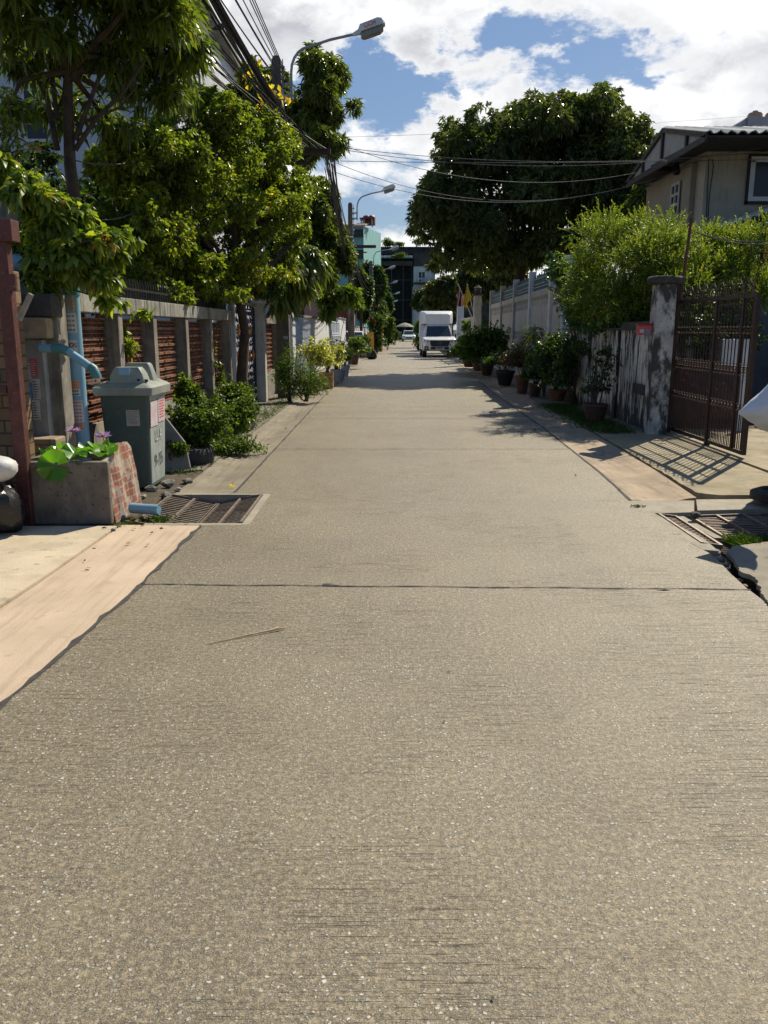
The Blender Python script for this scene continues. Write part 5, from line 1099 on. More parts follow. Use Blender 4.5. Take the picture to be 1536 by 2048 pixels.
_c = obj('collars', mb, surf('worn_brown_steel', (.26, .17, .13), (.13, .08, .06), 20, .3, .5, .1), t); _c['kind'] = 'stuff'
mb = MB()
for k in range(20):
    y = lerp(GA-.08, GB+.08, k/19); s_ = 1 if k % 2 else -1
    mb.tube([(GX, y, zt), (GX, y+s_*.05, zt+.06), (GX, y+s_*.02, zt+.12), (GX, y-s_*.03, zt+.17), (GX-.0, y-s_*.055, zt+.14)], [.010, .011, .010, .008, .004], 5)
    mb.tube([(GX, y+.065, zt), (GX, y+.065+.035, zt+.05), (GX, y+.065-.01, zt+.10), (GX, y+.03, zt+.08)], [.008, .008, .007, .004], 5)
obj('scroll_spikes', mb, surf('worn_spike', (.14, .11, .07), (.07, .05, .035), 20, .35, .6, .1), t)
mb = MB(); mb.tube([(GX-.02, 10.6, .055), (GX+.02, 10.6, .055)], .05, 14); mb.box(GX-.03, GX+.03, 10.57, 10.63, .06, .14); obj('wheel', mb, black_p, t)
# tall leaning pipe behind the pillar
a_, b_ = at(1383, 437, 12.3), at(1362, 590, 12.3); mb = MB(); mb.tube([(b_.x-.02, 12.3, 1.3), b_, a_], .022, 8); props(obj('steel_pole', mb, rust_m, loc=(b_.x, 12.3, 0)), 'thin dark steel pole leaning up behind the gate pillar', 'pole')
for k in (0, 1): wire(at(1381, 460, 12.3), at(1560, 478+k*8, 12.0), .08, .006, cable_lt, ['upper pale cord tied to the thin steel pole', 'lower pale cord tied to the thin steel pole'][k], 'cords tied to the steel pole', 14, 'cord')
# things behind the gate
moss_block = brick_mat('mossy_block', (.22, .22, .20), (.15, .15, .14), (.05, .05, .045), 'XZ', 1, .4, .2)
mb = MB(); mb.box(6.6, 14, 13.9, 14.1, 0.05, 1.55); props(obj('block_wall', mb, moss_block, loc=(8, 14, 0)), 'grey mossy block wall at the back of the driveway', 'wall')
t = thing('covered_motorcycle', 'motorcycle under a brown and orange patterned cover behind the open gate', 'motorcycle', (4.95, 12.7, .05))
a_ = Vector((4.95, 12.95, .055)); mb = MB(); secs = []
for k in range(13):
    s_ = k/12; x = lerp(-.52, .52, s_); hgt = .62+.32*math.sin(s_*math.pi)**.6+.10*math.sin(s_*9); w_ = .16+.18*math.sin(s_*math.pi); secs.append([(a_.x+x, a_.y-w_*1.1, a_.z+.14), (a_.x+x, a_.y-w_*.9, a_.z+hgt*.6), (a_.x+x, a_.y-w_*.35, a_.z+hgt), (a_.x+x, a_.y+w_*.35, a_.z+hgt), (a_.x+x, a_.y+w_*.9, a_.z+hgt*.6), (a_.x+x, a_.y+w_*1.1, a_.z+.14)])
mb.loft(secs); obj('cover', mb, surf('patterned_cover', (.075, .035, .022), (.035, .018, .014), 3, .7, 0, .4, 12, spot=(.36, .15, .05)), t, smooth=True)
for dx in (-.35, .35):
    mb = MB(); mb.tube([(a_.x+dx, a_.y-.05, a_.z+.27), (a_.x+dx, a_.y+.05, a_.z+.27)], .27, 20); obj('wheel', mb, rubber, t, smooth=True)
t = thing('white_cabinet', 'white washing machine like cabinet standing behind the gate bars', 'cabinet', (5.6, 13.4, .05))
mb = MB(); mb.box(5.35, 5.85, 13.4, 13.9, .1, 1.36); obj('body', mb, flat('white_enamel', (.62, .62, .60)), t, bev=.02); mb = MB(); mb.box(5.41, 5.79, 13.385, 13.398, .5, 1.2); obj('door', mb, lamp_w, t, bev=.004); mb = MB()
for x in (5.39, 5.76): mb.box(x, x+.05, 13.42, 13.47, .056, .1); mb.box(x, x+.05, 13.82, 13.87, .056, .1)
obj('feet', mb, black_p, t)
mb = MB(); mb.add([(5.15, 12.1, .056), (5.28, 12.1, .056), (5.28, 12.16, .75), (5.19, 12.16, .80), (5.15, 12.13, .056), (5.28, 12.13, .056), (5.28, 12.19, .75), (5.19, 12.19, .80)], [(0, 1, 2, 3), (7, 6, 5, 4), (0, 4, 5, 1), (1, 5, 6, 2), (2, 6, 7, 3), (3, 7, 4, 0)]); props(obj('white_board', mb, white_paint, loc=(5.2, 12.1, .05)), 'narrow white board propped upright behind the gate', 'board')
# finger-leaved shrub mass behind the wall
def finger_tree(name, label, base, blobs, n, seed, fl=.34):
    rs = np.random.RandomState(seed); t = thing(name, label, 'tree', base); bl = subblobs(blobs, 8, (.28, .45), rs, .5, -.2); P, N, i = sample_blobs(bl, n, rs, .45); P = P+rs.normal(size=P.shape)*.06
    nf, nl = 7, 22; PP = np.repeat(P, nf, 0); D = unit(np.repeat(N, nf, 0)*.6+rs.normal(size=PP.shape)*.55+np.array([0, 0, .35])); fln = fl*rs.uniform(.6, 1.15, (len(PP), 1))
    tt = np.linspace(.12, 1, nl)[None, :, None]; Q = PP[:, None]+D[:, None]*fln[:, None]*tt; Q[..., 2] -= .0
    Dl = unit(np.repeat(D[:, None], nl, 1)*1.0+rs.normal(size=Q.shape)*.42); Q = Q.reshape(-1, 3); Dl = Dl.reshape(-1, 3)
    tint = np.clip(np.tile(np.linspace(.25, .85, nl), len(PP))+rs.normal(size=len(Q))*.12+np.repeat(rs.normal(size=len(PP))*.08, nl), 0, 1)
    leaf_obj('crown', L_fing, t, Q, Dl, .040, .016, rs, .1, tint=tint)
    mb = MB(); base = Vector(base); 
    for b in blobs: c = Vector(b[:3]); mb.tube([base, lerp(base, c, .5)+Vector((0, 0, -.1)), c, c+Vector((rs.normal()*.2, 0, b[5]*.8))], [.05, .04, .025, .008], 6)
    for b in bl[::2]: c = Vector(b[:3]); nr = min(blobs, key=lambda q: (Vector(q[:3])-c).length); mb.tube([Vector(nr[:3]), c], [.014, .006], 4)
    obj('trunk', mb, bark, t, smooth=True); return t
finger_tree('finger_leaf_tree', 'yellow green tree with finger like leaf sprays above the stained wall', (5.0, 14.6, .03), [B(1235, 500, 15.5, 75, 55, .8), B(1310, 530, 14.6, 80, 60, .8), B(1190, 560, 16.2, 55, 50, .7), B(1250, 600, 15, 80, 50, .6), B(1310, 460, 15.5, 40, 25, .4, .6), B(1200, 475, 16.5, 25, 20, .3, .4), B(1180, 620, 16, 60, 35, .5), B(1270, 640, 14.5, 50, 25, .4)], 620, 31)
finger_tree('finger_leaf_tree', 'yellow green finger leaved tree behind the scrolled driveway gate', (6.3, 14.8, .05), [B(1440, 510, 14.8, 65, 45, .7), B(1400, 560, 14.4, 60, 40, .6), B(1500, 500, 14.2, 35, 25, .4, .6), B(1490, 590, 14.5, 50, 35, .5), B(1350, 590, 14, 50, 50, .5), B(1530, 470, 14.2, 20, 18, .3, .3)], 450, 32)
bush('laurel_shrub', 'bluish green shrub with bare twigs leaning over the wall beside the precast fence', 'shrub', (4.35, 17.5, .03), [B(1140, 590, 17.2, 50, 60, .6), B(1120, 545, 17.4, 35, 30, .5), B(1165, 640, 16.8, 40, 35, .5), B(1220, 660, 15.2, 60, 22, .4)], leafmat('bluish_leaf', (.02, .055, .025), (.045, .11, .05), (.10, .19, .07), .35, .35), 1700, 5, .075, .03, 33, None, 16)
bush('hedge_shrub', 'dark hedge filling the space behind the stained wall and pillar', 'shrub', (4.7, 14, .03), [(4.8, 13.6, 1.5, .6, .9, .65), (4.75, 15.6, 1.4, .55, 1.1, .6), (5.7, 14.0, 1.3, .6, .5, .55)], L_shade, 1700, 5, .085, .04, 34, None, 14)
bush('creeping_shrub', 'dark leafy plant climbing the stained wall at the precast fence end', 'shrub', (3.8, 16.6, .03), [B(1140, 740, 16.5, 25, 70, .3), B(1160, 700, 15.8, 18, 25, .2)], L_shade, 380, 5, .07, .035, 35, None, 8)
# precast concrete fence with pierced panels
t = thing('precast_fence', 'off white precast concrete fence with pierced panels and tall posts', 'fence', (4.2, 28, 0))
FP = [18.8, 21.0, 24.8, 28.4, 32.2, 36.0]; pierced = fence_white
def fx(y): return wr(y)-.02
for i, y in enumerate([18.75, 20.55, 24.0, 27.6, 31.4, 35.4]): 
    FPy = y; mb = MB(); mb.box(fx(y)-.10, fx(y)+.08, y-.10, y+.10, 0, 3.08); obj('post', mb, white_paint if i in (0, 1, 2) else fence_white, t, bev=.008)
FP = [18.75, 20.55, 24.0, 27.6, 31.4, 35.4]
for a_, b_ in zip(FP, FP[1:]):
    y0, y1 = a_+.1, b_-.1; xa, xb = fx(y0), fx(y1); f = lambda y: lerp(xa, xb, (y-y0)/(y1-y0))
    mb = MB()
    def slabz(z0, z1, th=.05, push=0):
        mb.loft([[(f(y)-th/2-push, y, z0), (f(y)+th/2, y, z0), (f(y)+th/2, y, z1), (f(y)-th/2-push, y, z1)] for y in (y0, y1)])
    slabz(0, 1.10, .06); slabz(1.102, 1.20, .10, .01); slabz(1.45, 2.08); slabz(2.36, 2.52, .10, .01); slabz(1.202, 1.235); slabz(2.33, 2.358)
    n = int((y1-y0)/.14)
    for zlo, zhi in ((1.235, 1.45), (2.08, 2.33)):
        zm = (zlo+zhi)/2; slabz(zm-.012, zm+.012, .03)
        for k in range(n+1):
            y = lerp(y0+.01, y1-.01, k/n); mb.box(f(y)-.012, f(y)+.012, y-.022, y+.022, zlo, zhi)
    obj('panel', mb, fence_white, t); mb = MB(); rs = random.Random(int(a_))
    k = 0
    while y0+k*.11 < y1-.05:
        y = y0+k*.11+.05; hh = 2.95+rs.uniform(-.06, .06)
        mb.box(f(y)+.03, f(y)+.045, y-.05, y+.05, 2.50, hh); k += 1
    obj('bamboo_screen', mb, surf('teal_screen', (.05, .14, .17), (.035, .09, .11), 5, .8, 0, .4, streak=(.12, .16, .15), streak_amt=.5), t)
    mb = MB()
    for z in (2.62, 2.70, 2.84): mb.beam((f(y0)-.0, y0, z), (f(y1), y1, z), .012, .018)
    obj('rail', mb, galv, t)
def pillar_lamp(x, y, h, label):
    t = thing('gate_pillar', label, 'gate post', (x, y, 0)); mb = MB(); mb.box(x-.16, x+.16, y-.16, y+.16, 0, h); obj('shaft', mb, fence_white, t, bev=.01); mb = MB(); mb.box(x-.22, x+.22, y-.22, y+.22, h, h+.08); mb.lathe([(.08, .081), (.14, .12), (.16, .3), (.18, .32), (.05, .42), (.01, .46)], (x, y, h), 10); obj('lantern_cap', mb, black_mould, t)
pillar_lamp(4.05, 37.0, 2.95, 'tall pale gate pillar with dark lantern top beside the flags')
t = thing('white_gate', 'white and green framed gate between pillar and pickup', 'gate', (4.3, 41.5, 0))
mb = MB()
for y in (39, 41, 43, 44.8): mb.box(4.05, 4.12, y-.05, y+.05, 0, 2.1)
for z in (.15, 1.1, 2.05): mb.beam((4.08, 39, z), (4.08, 44.8, z), .05)
obj('frame', mb, white_paint, t); mb = MB()
for k in range(30): y = lerp(39, 44.8, k/29); mb.tube([(4.08, y, .15), (4.08, y, 2.05)], .014, 5)
obj('bars', mb, white_paint, t); mb = MB(); mb.box(4.14, 4.16, 39.1, 44.7, .2, 1.05); obj('sheet', mb, flat('pale_green', (.32, .50, .45)), t)
t = thing('white_pier', 'slim blue white pier right behind the pickup box', 'pier', (4.15, 46.6, 0)); mb = MB(); mb.box(4.0, 4.35, 46.4, 46.8, 0, 3.3); obj('shaft', mb, white_gate_m, t); mb = MB(); mb.box(3.96, 4.39, 46.36, 46.84, 3.3, 3.4); obj('cap', mb, conc_post, t)
t = thing('white_wall', 'white tiled low wall running behind the parked pickup', 'wall', (4.9, 60, 0)); mb = MB(); mb.loft([[(wr(y)-.75+.0, y, 0), (wr(y)-.6, y, 0), (wr(y)-.6, y, 1.5), (wr(y)-.75, y, 1.5)] for y in (47, 60, 90, 120)]); obj('wall', mb, white_paint, t)
bush('backing_hedge', 'dark hedge added as backing so the pierced fence holes look dark', 'hedge', (5.0, 27, .03), [(5.0, y_, 1.3, .5, 1.6, 1.1) for y_ in (20, 23, 26, 29, 32, 35)], L_shade, 2200, 5, .14, .07, 36, None, 14)  # hedge put in so the fence openings read dark
# flags
t = thing('striped_flag', 'red, white and blue striped flag on a slanting white pole', 'flag', (4.0, 36.6, 1.6))
bot, top = at(948, 645, 36.4), at(917, 570, 36.0)
mb = MB(); mb.tube([bot, top, top+(top-bot).normalized()*.08], .018, 8); obj('flagpole', mb, white_paint, t)
def flag_cloth(parent, pts, nm, mat_fn, n=10):
    pass
red_f, blue_f = flat('flag_red', (.55, .03, .05), .8), flat('flag_blue', (.02, .03, .18), .8)
c0, c1, d0, d1 = at(918, 574, 36.0), at(929, 607, 36.2), at(911, 607, 35.9), at(921, 612, 36.1)
for k, (a_, b_, mt, nm) in enumerate([(0, 1/6, red_f, 'red_stripe'), (1/6, 2/6, paper, 'white_stripe'), (2/6, 4/6, blue_f, 'blue_stripe'), (4/6, 5/6, paper, 'white_stripe'), (5/6, 1, red_f, 'red_stripe')]):
    mb = MB(); n = 10; vs = []
    A0, A1 = at(918, 572, 36.0), at(927, 596, 36.2); Bo, Bi = at(912, 613, 35.9), at(926, 613, 36.1)
    for i in range(n+1):
        s_ = i/n
        for q_ in (a_, b_):
            p_ = lerp(lerp(A0, A1, q_), lerp(Bo, Bi, q_), s_); vs.append(p_+Vector((0, .05*math.sin(s_*6+q_*8), 0)))
    m_ = len(vs); vs2 = [v_+Vector((0, .006, 0)) for v_ in vs]
    mb.add(vs+vs2, [(2*i, 2*i+1, 2*i+3, 2*i+2) for i in range(n)]+[(m_+2*i+2, m_+2*i+3, m_+2*i+1, m_+2*i) for i in range(n)]); obj(nm, mb, mt, t, smooth=True)
t = thing('yellow_flag', 'plain yellow flag hanging next to the striped flag', 'flag', (4.1, 36.5, 1.6)); yf = flat('flag_yellow', (.62, .42, .02), .8)
Q = [at(934, 569, 36.1), at(944, 594, 36.3), at(934, 609, 36.2), at(932, 618, 36.1), at(925, 608, 36.0), at(930, 590, 36.05)]
mb = MB(); cc = sum(Q, Vector())/len(Q)+Vector((0, -.08, 0)); vs = [cc]+Q+[cc+Vector((0, .01, 0))]+[q_+Vector((0, .01, 0)) for q_ in Q]; n = len(Q)
mb.add(vs, [(0, 1+k, 1+(k+1) % n) for k in range(n)]+[(n+1, n+2+(k+1) % n, n+2+k) for k in range(n)]); obj('cloth', mb, yf, t)
mb = MB(); mb.tube([at(952, 648, 36.6), at(934, 568, 36.1)], .016, 8); obj('flagpole', mb, white_paint, t)

# pickup with box
def make_pickup(loc):
    t = thing('pickup_truck', 'white pickup with a tall white box canopy parked on the right of the road', 'pickup', loc); W2 = .93; X0, Y0, Z0 = loc
    def T(mb): mb.v = [(x+X0, y+Y0, z+Z0) for x, y, z in mb.v]; return mb
    mb = MB(); mb.loft([rrect(-.82, .82, .40, .93, 0, .08), rrect(-.91, .91, .36, 1.02, .14, .10), rrect(-W2, W2, .34, 1.08, .55, .10), rrect(-W2, W2, .34, 1.14, 1.25, .08), rrect(-W2, W2, .34, 1.14, 5.2, .06), rrect(-.90, .90, .4, 1.1, 5.3, .06)]); obj('body', T(mb), car_w, t, smooth=True)
    mb = MB(); mb.loft([[(-.80, 1.15, 1.12), (.80, 1.15, 1.12), (.80, 1.16, 1.14), (-.80, 1.16, 1.14)], [(-.74, 1.55, 1.12), (.74, 1.55, 1.12), (.72, 1.6, 1.50), (-.72, 1.6, 1.50)], [(-.80, 1.95, 1.12), (.80, 1.95, 1.12), (.64, 2.0, 1.78), (-.64, 2.0, 1.78)], [(-.85, 3.9, 1.12), (.85, 3.9, 1.12), (.66, 3.8, 1.80), (-.66, 3.8, 1.80)]]); obj('cab', T(mb), car_w, t, smooth=True)
    mb = MB(); mb.add([(-.72, 1.13, 1.155), (.72, 1.13, 1.155), (.62, 1.88, 1.72), (-.62, 1.88, 1.72), (-.72, 1.16, 1.15), (.72, 1.16, 1.15), (.62, 1.91, 1.71), (-.62, 1.91, 1.71)], [(0, 1, 2, 3), (7, 6, 5, 4), (0, 4, 5, 1), (1, 5, 6, 2), (2, 6, 7, 3), (3, 7, 4, 0)]); obj('windscreen', T(mb), glass, t)
    mb = MB(); mb.loft([[(-.46, -.06, .62), (.46, -.06, .62), (.52, -.05, .70), (.56, -.03, .92), (-.56, -.03, .92), (-.52, -.05, .70)], [(-.46, .12, .62), (.46, .12, .62), (.52, .12, .70), (.56, .12, .92), (-.56, .12, .92), (-.52, .12, .70)]]); gr = obj('grille', T(mb), black_p, t)
    mb = MB(); ring = [(-.48, -.06, .60), (.48, -.06, .60), (.55, -.05, .70), (.60, -.03, .94), (-.60, -.03, .94), (-.55, -.05, .70), (-.48, -.06, .60)]; mb.tube(ring, .016, 6, False)
    obj('surround', T(mb), chrome, gr)
    mb = MB()
    for a_, b_, c_ in ((.10, .066, 0), (.036, .058, 0), (.07, .026, .03)): mb.tube([(a_*math.cos(x*.524), -.075, .79+c_+b_*math.sin(x*.524)) for x in range(13)], .008, 5, False)
    obj('emblem', T(mb), chrome, gr)
    for s_ in (-1, 1):
        mb = MB(); mb.loft([[(s_*.61, -.04, .82), (s_*.61, -.02, .96), (s_*.88, .05, .98), (s_*.90, .04, .84)], [(s_*.62, .2, .84), (s_*.62, .2, .97), (s_*.91, .4, 1.02), (s_*.925, .36, .88)]]); obj('headlight', T(mb), flat('headlight_lens', (.30, .32, .35), .1), t)
        mb = MB(); mb.loft([[(s_*.60, -.03, .40), (s_*.68, -.03, .62), (s_*.85, .0, .62), (s_*.87, .0, .40)], [(s_*.6, .14, .38), (s_*.68, .14, .6), (s_*.88, .14, .6), (s_*.88, .14, .38)]]); q_ = obj('fog_light_housing', T(mb), black_p, t)
        mb = MB(); mb.tube([(s_*.75, -.05, .50), (s_*.75, .05, .50)], .055, 14); obj('fog_light', T(mb), chrome, q_)
        mb = MB(); mb.box(min(s_*.95, s_*1.15), max(s_*.95, s_*1.15), 1.45, 1.60, 1.12, 1.30); mb.beam((s_*.85, 1.5, 1.15), (s_*1.0, 1.5, 1.18), .04); obj('mirror', T(mb), black_p if s_ > 0 else car_w, t, bev=.02)
        for y in (.95, 4.05):
            mb = MB(); mb.tube([(s_*.70, y, .37), (s_*.93, y, .37)], .37, 24); q_ = obj('wheel', T(mb), rubber, t, smooth=True); mb = MB(); mb.tube([(s_*.90, y, .37), (s_*.936, y, .37)], .22, 16); obj('rim', T(mb), galv, q_)
    mb = MB(); mb.loft([rrect(-.50, .50, .44, .57, -.045, .04), rrect(-.56, .56, .40, .57, .1, .04)]); obj('lower_intake', T(mb), black_p, t)
    mb = MB(); mb.box(-.24, .24, -.075, -.05, .42, .54); q_ = obj('number_plate', T(mb), paper, t); mb = MB()
    for k in range(5): mb.box(-.17+.07*k, -.13+.07*k, -.080, -.076, .45, .53)
    obj('print', T(mb), ink, q_)
    mb = MB(); mb.loft([rrect(-.70, .70, 1.80, 2.40, 2.05, .10), rrect(-.88, .88, 1.82, 2.56, 2.45, .10), rrect(-.94, .94, 1.82, 2.60, 3.6, .08)]); mb.loft([rrect(-.95, .95, 1.1, 2.60, 3.62, .08), rrect(-.95, .95, 1.1, 2.60, 5.4, .08)]); obj('box_canopy', T(mb), truck_box_m, t, smooth=True)
    mb = MB(); mb.box(-.84, .84, 2.10, 3.7, 1.79, 1.817); obj('canopy_seal', T(mb), black_p, t); return t
make_pickup((3.12, 47.2, 0))
def make_car(loc, label, rz=0, mat=car_w):
    t = thing('parked_car', label, 'car', loc, None, rz)
    mb = MB(); mb.loft([rrect(-.78, .78, .30, .62, 0, .1), rrect(-.86, .86, .24, .78, .2, .12), rrect(-.87, .87, .22, .90, 1.0, .12), rrect(-.87, .87, .22, .94, 3.6, .12), rrect(-.82, .82, .28, .86, 4.3, .1)]); obj('body', mb, mat, t, smooth=True, local=True)
    mb = MB(); mb.loft([[(-.74, .95, .88), (.74, .95, .88), (.73, 1.0, .90), (-.73, 1.0, .90)], [(-.76, 1.6, .9), (.76, 1.6, .9), (.60, 1.75, 1.42), (-.60, 1.75, 1.42)], [(-.76, 2.9, .9), (.76, 2.9, .9), (.60, 2.8, 1.44), (-.60, 2.8, 1.44)], [(-.72, 3.7, .9), (.72, 3.7, .9), (.70, 3.65, .93), (-.70, 3.65, .93)]]); obj('cabin', mb, mat, t, smooth=True, local=True)
    mb = MB(); mb.add([(-.66, .97, .93), (.66, .97, .93), (.56, 1.67, 1.38), (-.56, 1.67, 1.38)], [(0, 1, 2, 3)]); obj('windscreen', mb, glass, t, local=True)
    for s_ in (-1, 1):
        mb = MB(); mb.box(min(s_*.5, s_*.76), max(s_*.5, s_*.76), -.01, .05, .60, .72); obj('headlight', mb, MAT['headlight_lens'], t, local=True)
        mb = MB(); mb.add([(s_*.775, 1.2, .94), (s_*.775, 3.4, .94), (s_*.64, 2.8, 1.36), (s_*.64, 1.8, 1.36)], [(0, 1, 2, 3)]); obj('side_window', mb, glass, t, local=True)
        for y in (.8, 3.4):
            mb = MB(); mb.tube([(s_*.66, y, .31), (s_*.88, y, .31)], .31, 20); obj('wheel', mb, rubber, t, smooth=True, local=True)
    mb = MB(); mb.box(-.4, .4, -.012, .03, .40, .56); obj('grille', mb, black_p, t, local=True); return t
make_car((3.3, 112, 0), 'small white car parked at the shaded far end of the street', 0, flat('pale_car_paint', (.62, .66, .66), .25))
make_car((-1.72, 47.5, 0), 'white car half hidden behind shrubs beyond the white walls', R(4))
# umbrella stall and bikes at the end
p = at(810, 660, 125); t = thing('street_umbrella', 'wide drab umbrella standing in the shade at the street end', 'umbrella', (p.x, 125, 0)); mb = MB(); mb.lathe([(1.35, 1.95), (1.1, 2.15), (.6, 2.40), (.05, 2.55)], (p.x, 125, 0), 12); obj('canopy', mb, surf('drab_canvas', (.28, .28, .22), (.2, .2, .15), 4), t); mb = MB(); mb.tube([(p.x, 125, 0), (p.x, 125, 2.4)], .03, 6); obj('pole', mb, galv, t)
for k, (u, cl, lb) in enumerate([(776, paper_red, 'dark scooter with red fairing parked at the street end'), (790, black_p, 'black scooter parked beside the umbrella at the street end'), (800, flat('maroon_fairing', (.2, .03, .06)), 'maroon scooter parked nearest the far white car')]):
    p = at(u, 672, 120); t = thing('scooter', lb, 'scooter', (p.x, 120, 0)); X = p.x
    for y in (119.4, 120.6):
        mb = MB(); mb.tube([(X-.05, y, .27), (X+.05, y, .27)], .27, 16); obj('wheel', mb, rubber, t)
    mb = MB(); mb.loft([[(X-.16, 119.5, .5), (X+.16, 119.5, .5), (X+.13, 119.55, 1.0), (X-.13, 119.55, 1.0)], [(X-.12, 119.9, .35), (X+.12, 119.9, .35), (X+.12, 119.9, .5), (X-.12, 119.9, .5)], [(X-.15, 120.4, .4), (X+.15, 120.4, .4), (X+.14, 120.8, .8), (X-.14, 120.8, .8)]]); obj('fairing', mb, cl, t)
    mb = MB(); mb.box(X-.13, X+.13, 120.05, 120.8, .8, .88); obj('seat', mb, black_p, t); mb = MB(); mb.tube([(X-.33, 119.6, 1.02), (X+.33, 119.6, 1.02)], .02, 6); obj('handlebar', mb, black_p, t)

# big mango on the right
pm = Vector((5.1, 32.5, 0))
tree('mango_tree', 'huge dark dome shaped mango tree spreading over the road on the right', 'tree', pm,
     [B(960, 330, 31, 95, 100, 2.4), B(1060, 300, 31, 100, 95, 2.6), B(1170, 270, 32, 95, 85, 2.5), B(1235, 330, 31, 65, 95, 2.2), B(900, 430, 30, 75, 85, 2.0), B(1000, 440, 30, 110, 100, 2.6), B(1130, 400, 31, 120, 110, 2.6), B(1220, 430, 31, 75, 70, 2), B(950, 510, 31, 85, 45, 2), B(1080, 500, 31, 110, 55, 2.2), B(1040, 240, 32, 40, 35, 1.2, .6), B(1275, 400, 30, 25, 30, .8, .5), B(865, 400, 30, 30, 40, 1.0, .6), B(1190, 500, 31, 80, 50, 2.0), B(1170, 215, 32, 60, 25, 1.5, .6)],
     [pm, (5.0, 32.3, 1.5), (4.95, 32, 2.8), (5.2, 32, 4.0)], L_mango, sub=(22, (.22, .36)), n=17000, k=8, L=.21, W=.08, droop=.35, r0=.26, seed=41, shell=.68, outward=.6)
tree('small_tree', 'small dark tree between the big mango and the house gable', 'tree', (8.3, 27, 0), [B(1285, 420, 27, 28, 42, .8), B(1300, 370, 27, 18, 28, .6), B(1275, 480, 27, 30, 30, .8)], [(8.3, 27, 0), (8.3, 27, 2), (8.35, 27, 3.4)], L_mango2, sub=(8, (.3, .45)), n=900, k=8, L=.26, W=.07, droop=.5, r0=.09, seed=42)
for i, (u, v, Y, ru, rv, lf, lb, n) in enumerate([
        (905, 590, 58, 62, 40, L_olive, 'olive leaved tree behind the pickup and the flags', 2200), (860, 600, 75, 32, 30, L_olive, 'dark olive tree beside the far white building', 1200), (960, 570, 48, 45, 45, L_olive, 'tree with patchy light leaves under the big mango', 1700),
        (745, 575, 66, 28, 45, L_far, 'tree between the second and third utility poles', 1600), (722, 590, 55, 22, 50, L_far, 'tree in front of the turquoise house base', 1100), (775, 610, 88, 10, 22, L_far, 'slim tree at the edge of the dark building', 500), (885, 630, 66, 30, 26, L_olive, 'low olive tree filling the gap over the pickup box', 900), (745, 620, 72, 30, 30, L_far, 'wide leafy tree between the poles above the roadside bushes', 1200), (1010, 560, 45, 40, 35, L_olive, 'tree seen under the mango crown near its trunk', 900)]):
    c = B(u, v, Y, ru, rv, ru*Y/F*.7)
    tree('garden_tree', lb, 'tree', (c[0], c[1], 0), [c], [(c[0], c[1], 0), (c[0], c[1], c[2]*.5), (c[0], c[1], c[2])], lf, sub=(14, (.3, .5)), n=n, k=7, L=.30, W=.12, droop=.4, r0=.12, seed=80+i, group='garden trees beyond the mango', shell=.4)
for i, (u, v, Y, ru, rv, lf, lb, n) in enumerate([
        (845, 660, 62, 15, 24, L_weed, 'bright green bush left of the pickup', 700), (755, 652, 56, 18, 22, L_far, 'bush with small red flowers along the left roadside', 600), (775, 655, 66, 14, 24, L_weed, 'tall climbing bush at the far left roadside', 600),
        (728, 692, 48, 14, 16, L_shade, 'dark bush behind the black rubbish bag', 300), (790, 668, 90, 8, 12, L_far, 'low bush where the road meets the dark building', 250), (748, 685, 58, 8, 12, L_weed, 'bright bush behind the orange post', 200), (845, 690, 60, 10, 8, L_shade, 'low dark growth under the bright green bush', 200), (935, 655, 40, 12, 14, L_weed, 'leafy plant at the foot of the flag pillar', 200)]):
    c = B(u, v, Y, ru, rv, ru*Y/F*.8); bush('roadside_bush', lb, 'bush', (c[0], c[1], 0), [c, (c[0]-.1, c[1], max(.3, c[2]*.42), c[3]*.95, c[4], max(.3, c[2]*.42), 1)], lf, int(n*1.5), 5, .18, .09, 90+i, 'bushes along the far roadside', 7)
rs = np.random.RandomState(3); t = thing('red_flowers', 'sprinkle of small red blossoms on the far left roadside bush', 'flowers', at(755, 650, 55.5)); P = np.concatenate([np.array(at(752, 648, 54.5))+rs.normal(size=(14, 3))*np.array([.45, .2, .35])]); leaf_obj('petals', L_red, t, P, rs.normal(size=P.shape), .09, .08, rs)
mb = MB(); p = gnd(741, 700+2, 0); q_ = at(741, 690, 55); mb.box(q_.x-.22, q_.x+.22, 54.9, 55.1, 0, 1.35); props(obj('orange_post', mb, flat('orange_paint', (.72, .34, .03), .6), loc=(q_.x, 55, 0), bev=.03), 'bright orange upright post among the left roadside plants', 'post')
q_ = at(752, 690, 60); mb = MB(); mb.lathe([(.26, 0), (.30, .5), (.36, 1.2), (.30, 1.25)], (q_.x-.1+.3, 60, 0), 14); props(obj('clay_jar', mb, tb, smooth=True, loc=(q_.x+.2, 60, 0)), 'tall tan clay jar behind the orange post', 'jar')
for (u, v, r_, mt, lb) in [(742, 719, .30, MAT['black_film'], 'crumpled black rubbish bag at the left roadside'), (733, 716, .36, surf('grey_film', (.20, .22, .25), (.14, .15, .17), 8, .4, 0, .6, 18), 'grey rubbish sack leaning behind the black bag')]:
    p = gnd(u, v); mb = blob_mesh((p.x, p.y+.3, r_*.8), (r_, r_, r_*.9), int(u), amp=.2); props(obj('rubbish_bag', mb, mt, smooth=True, loc=(p.x, p.y+.3, 0)), lb, 'rubbish bag')
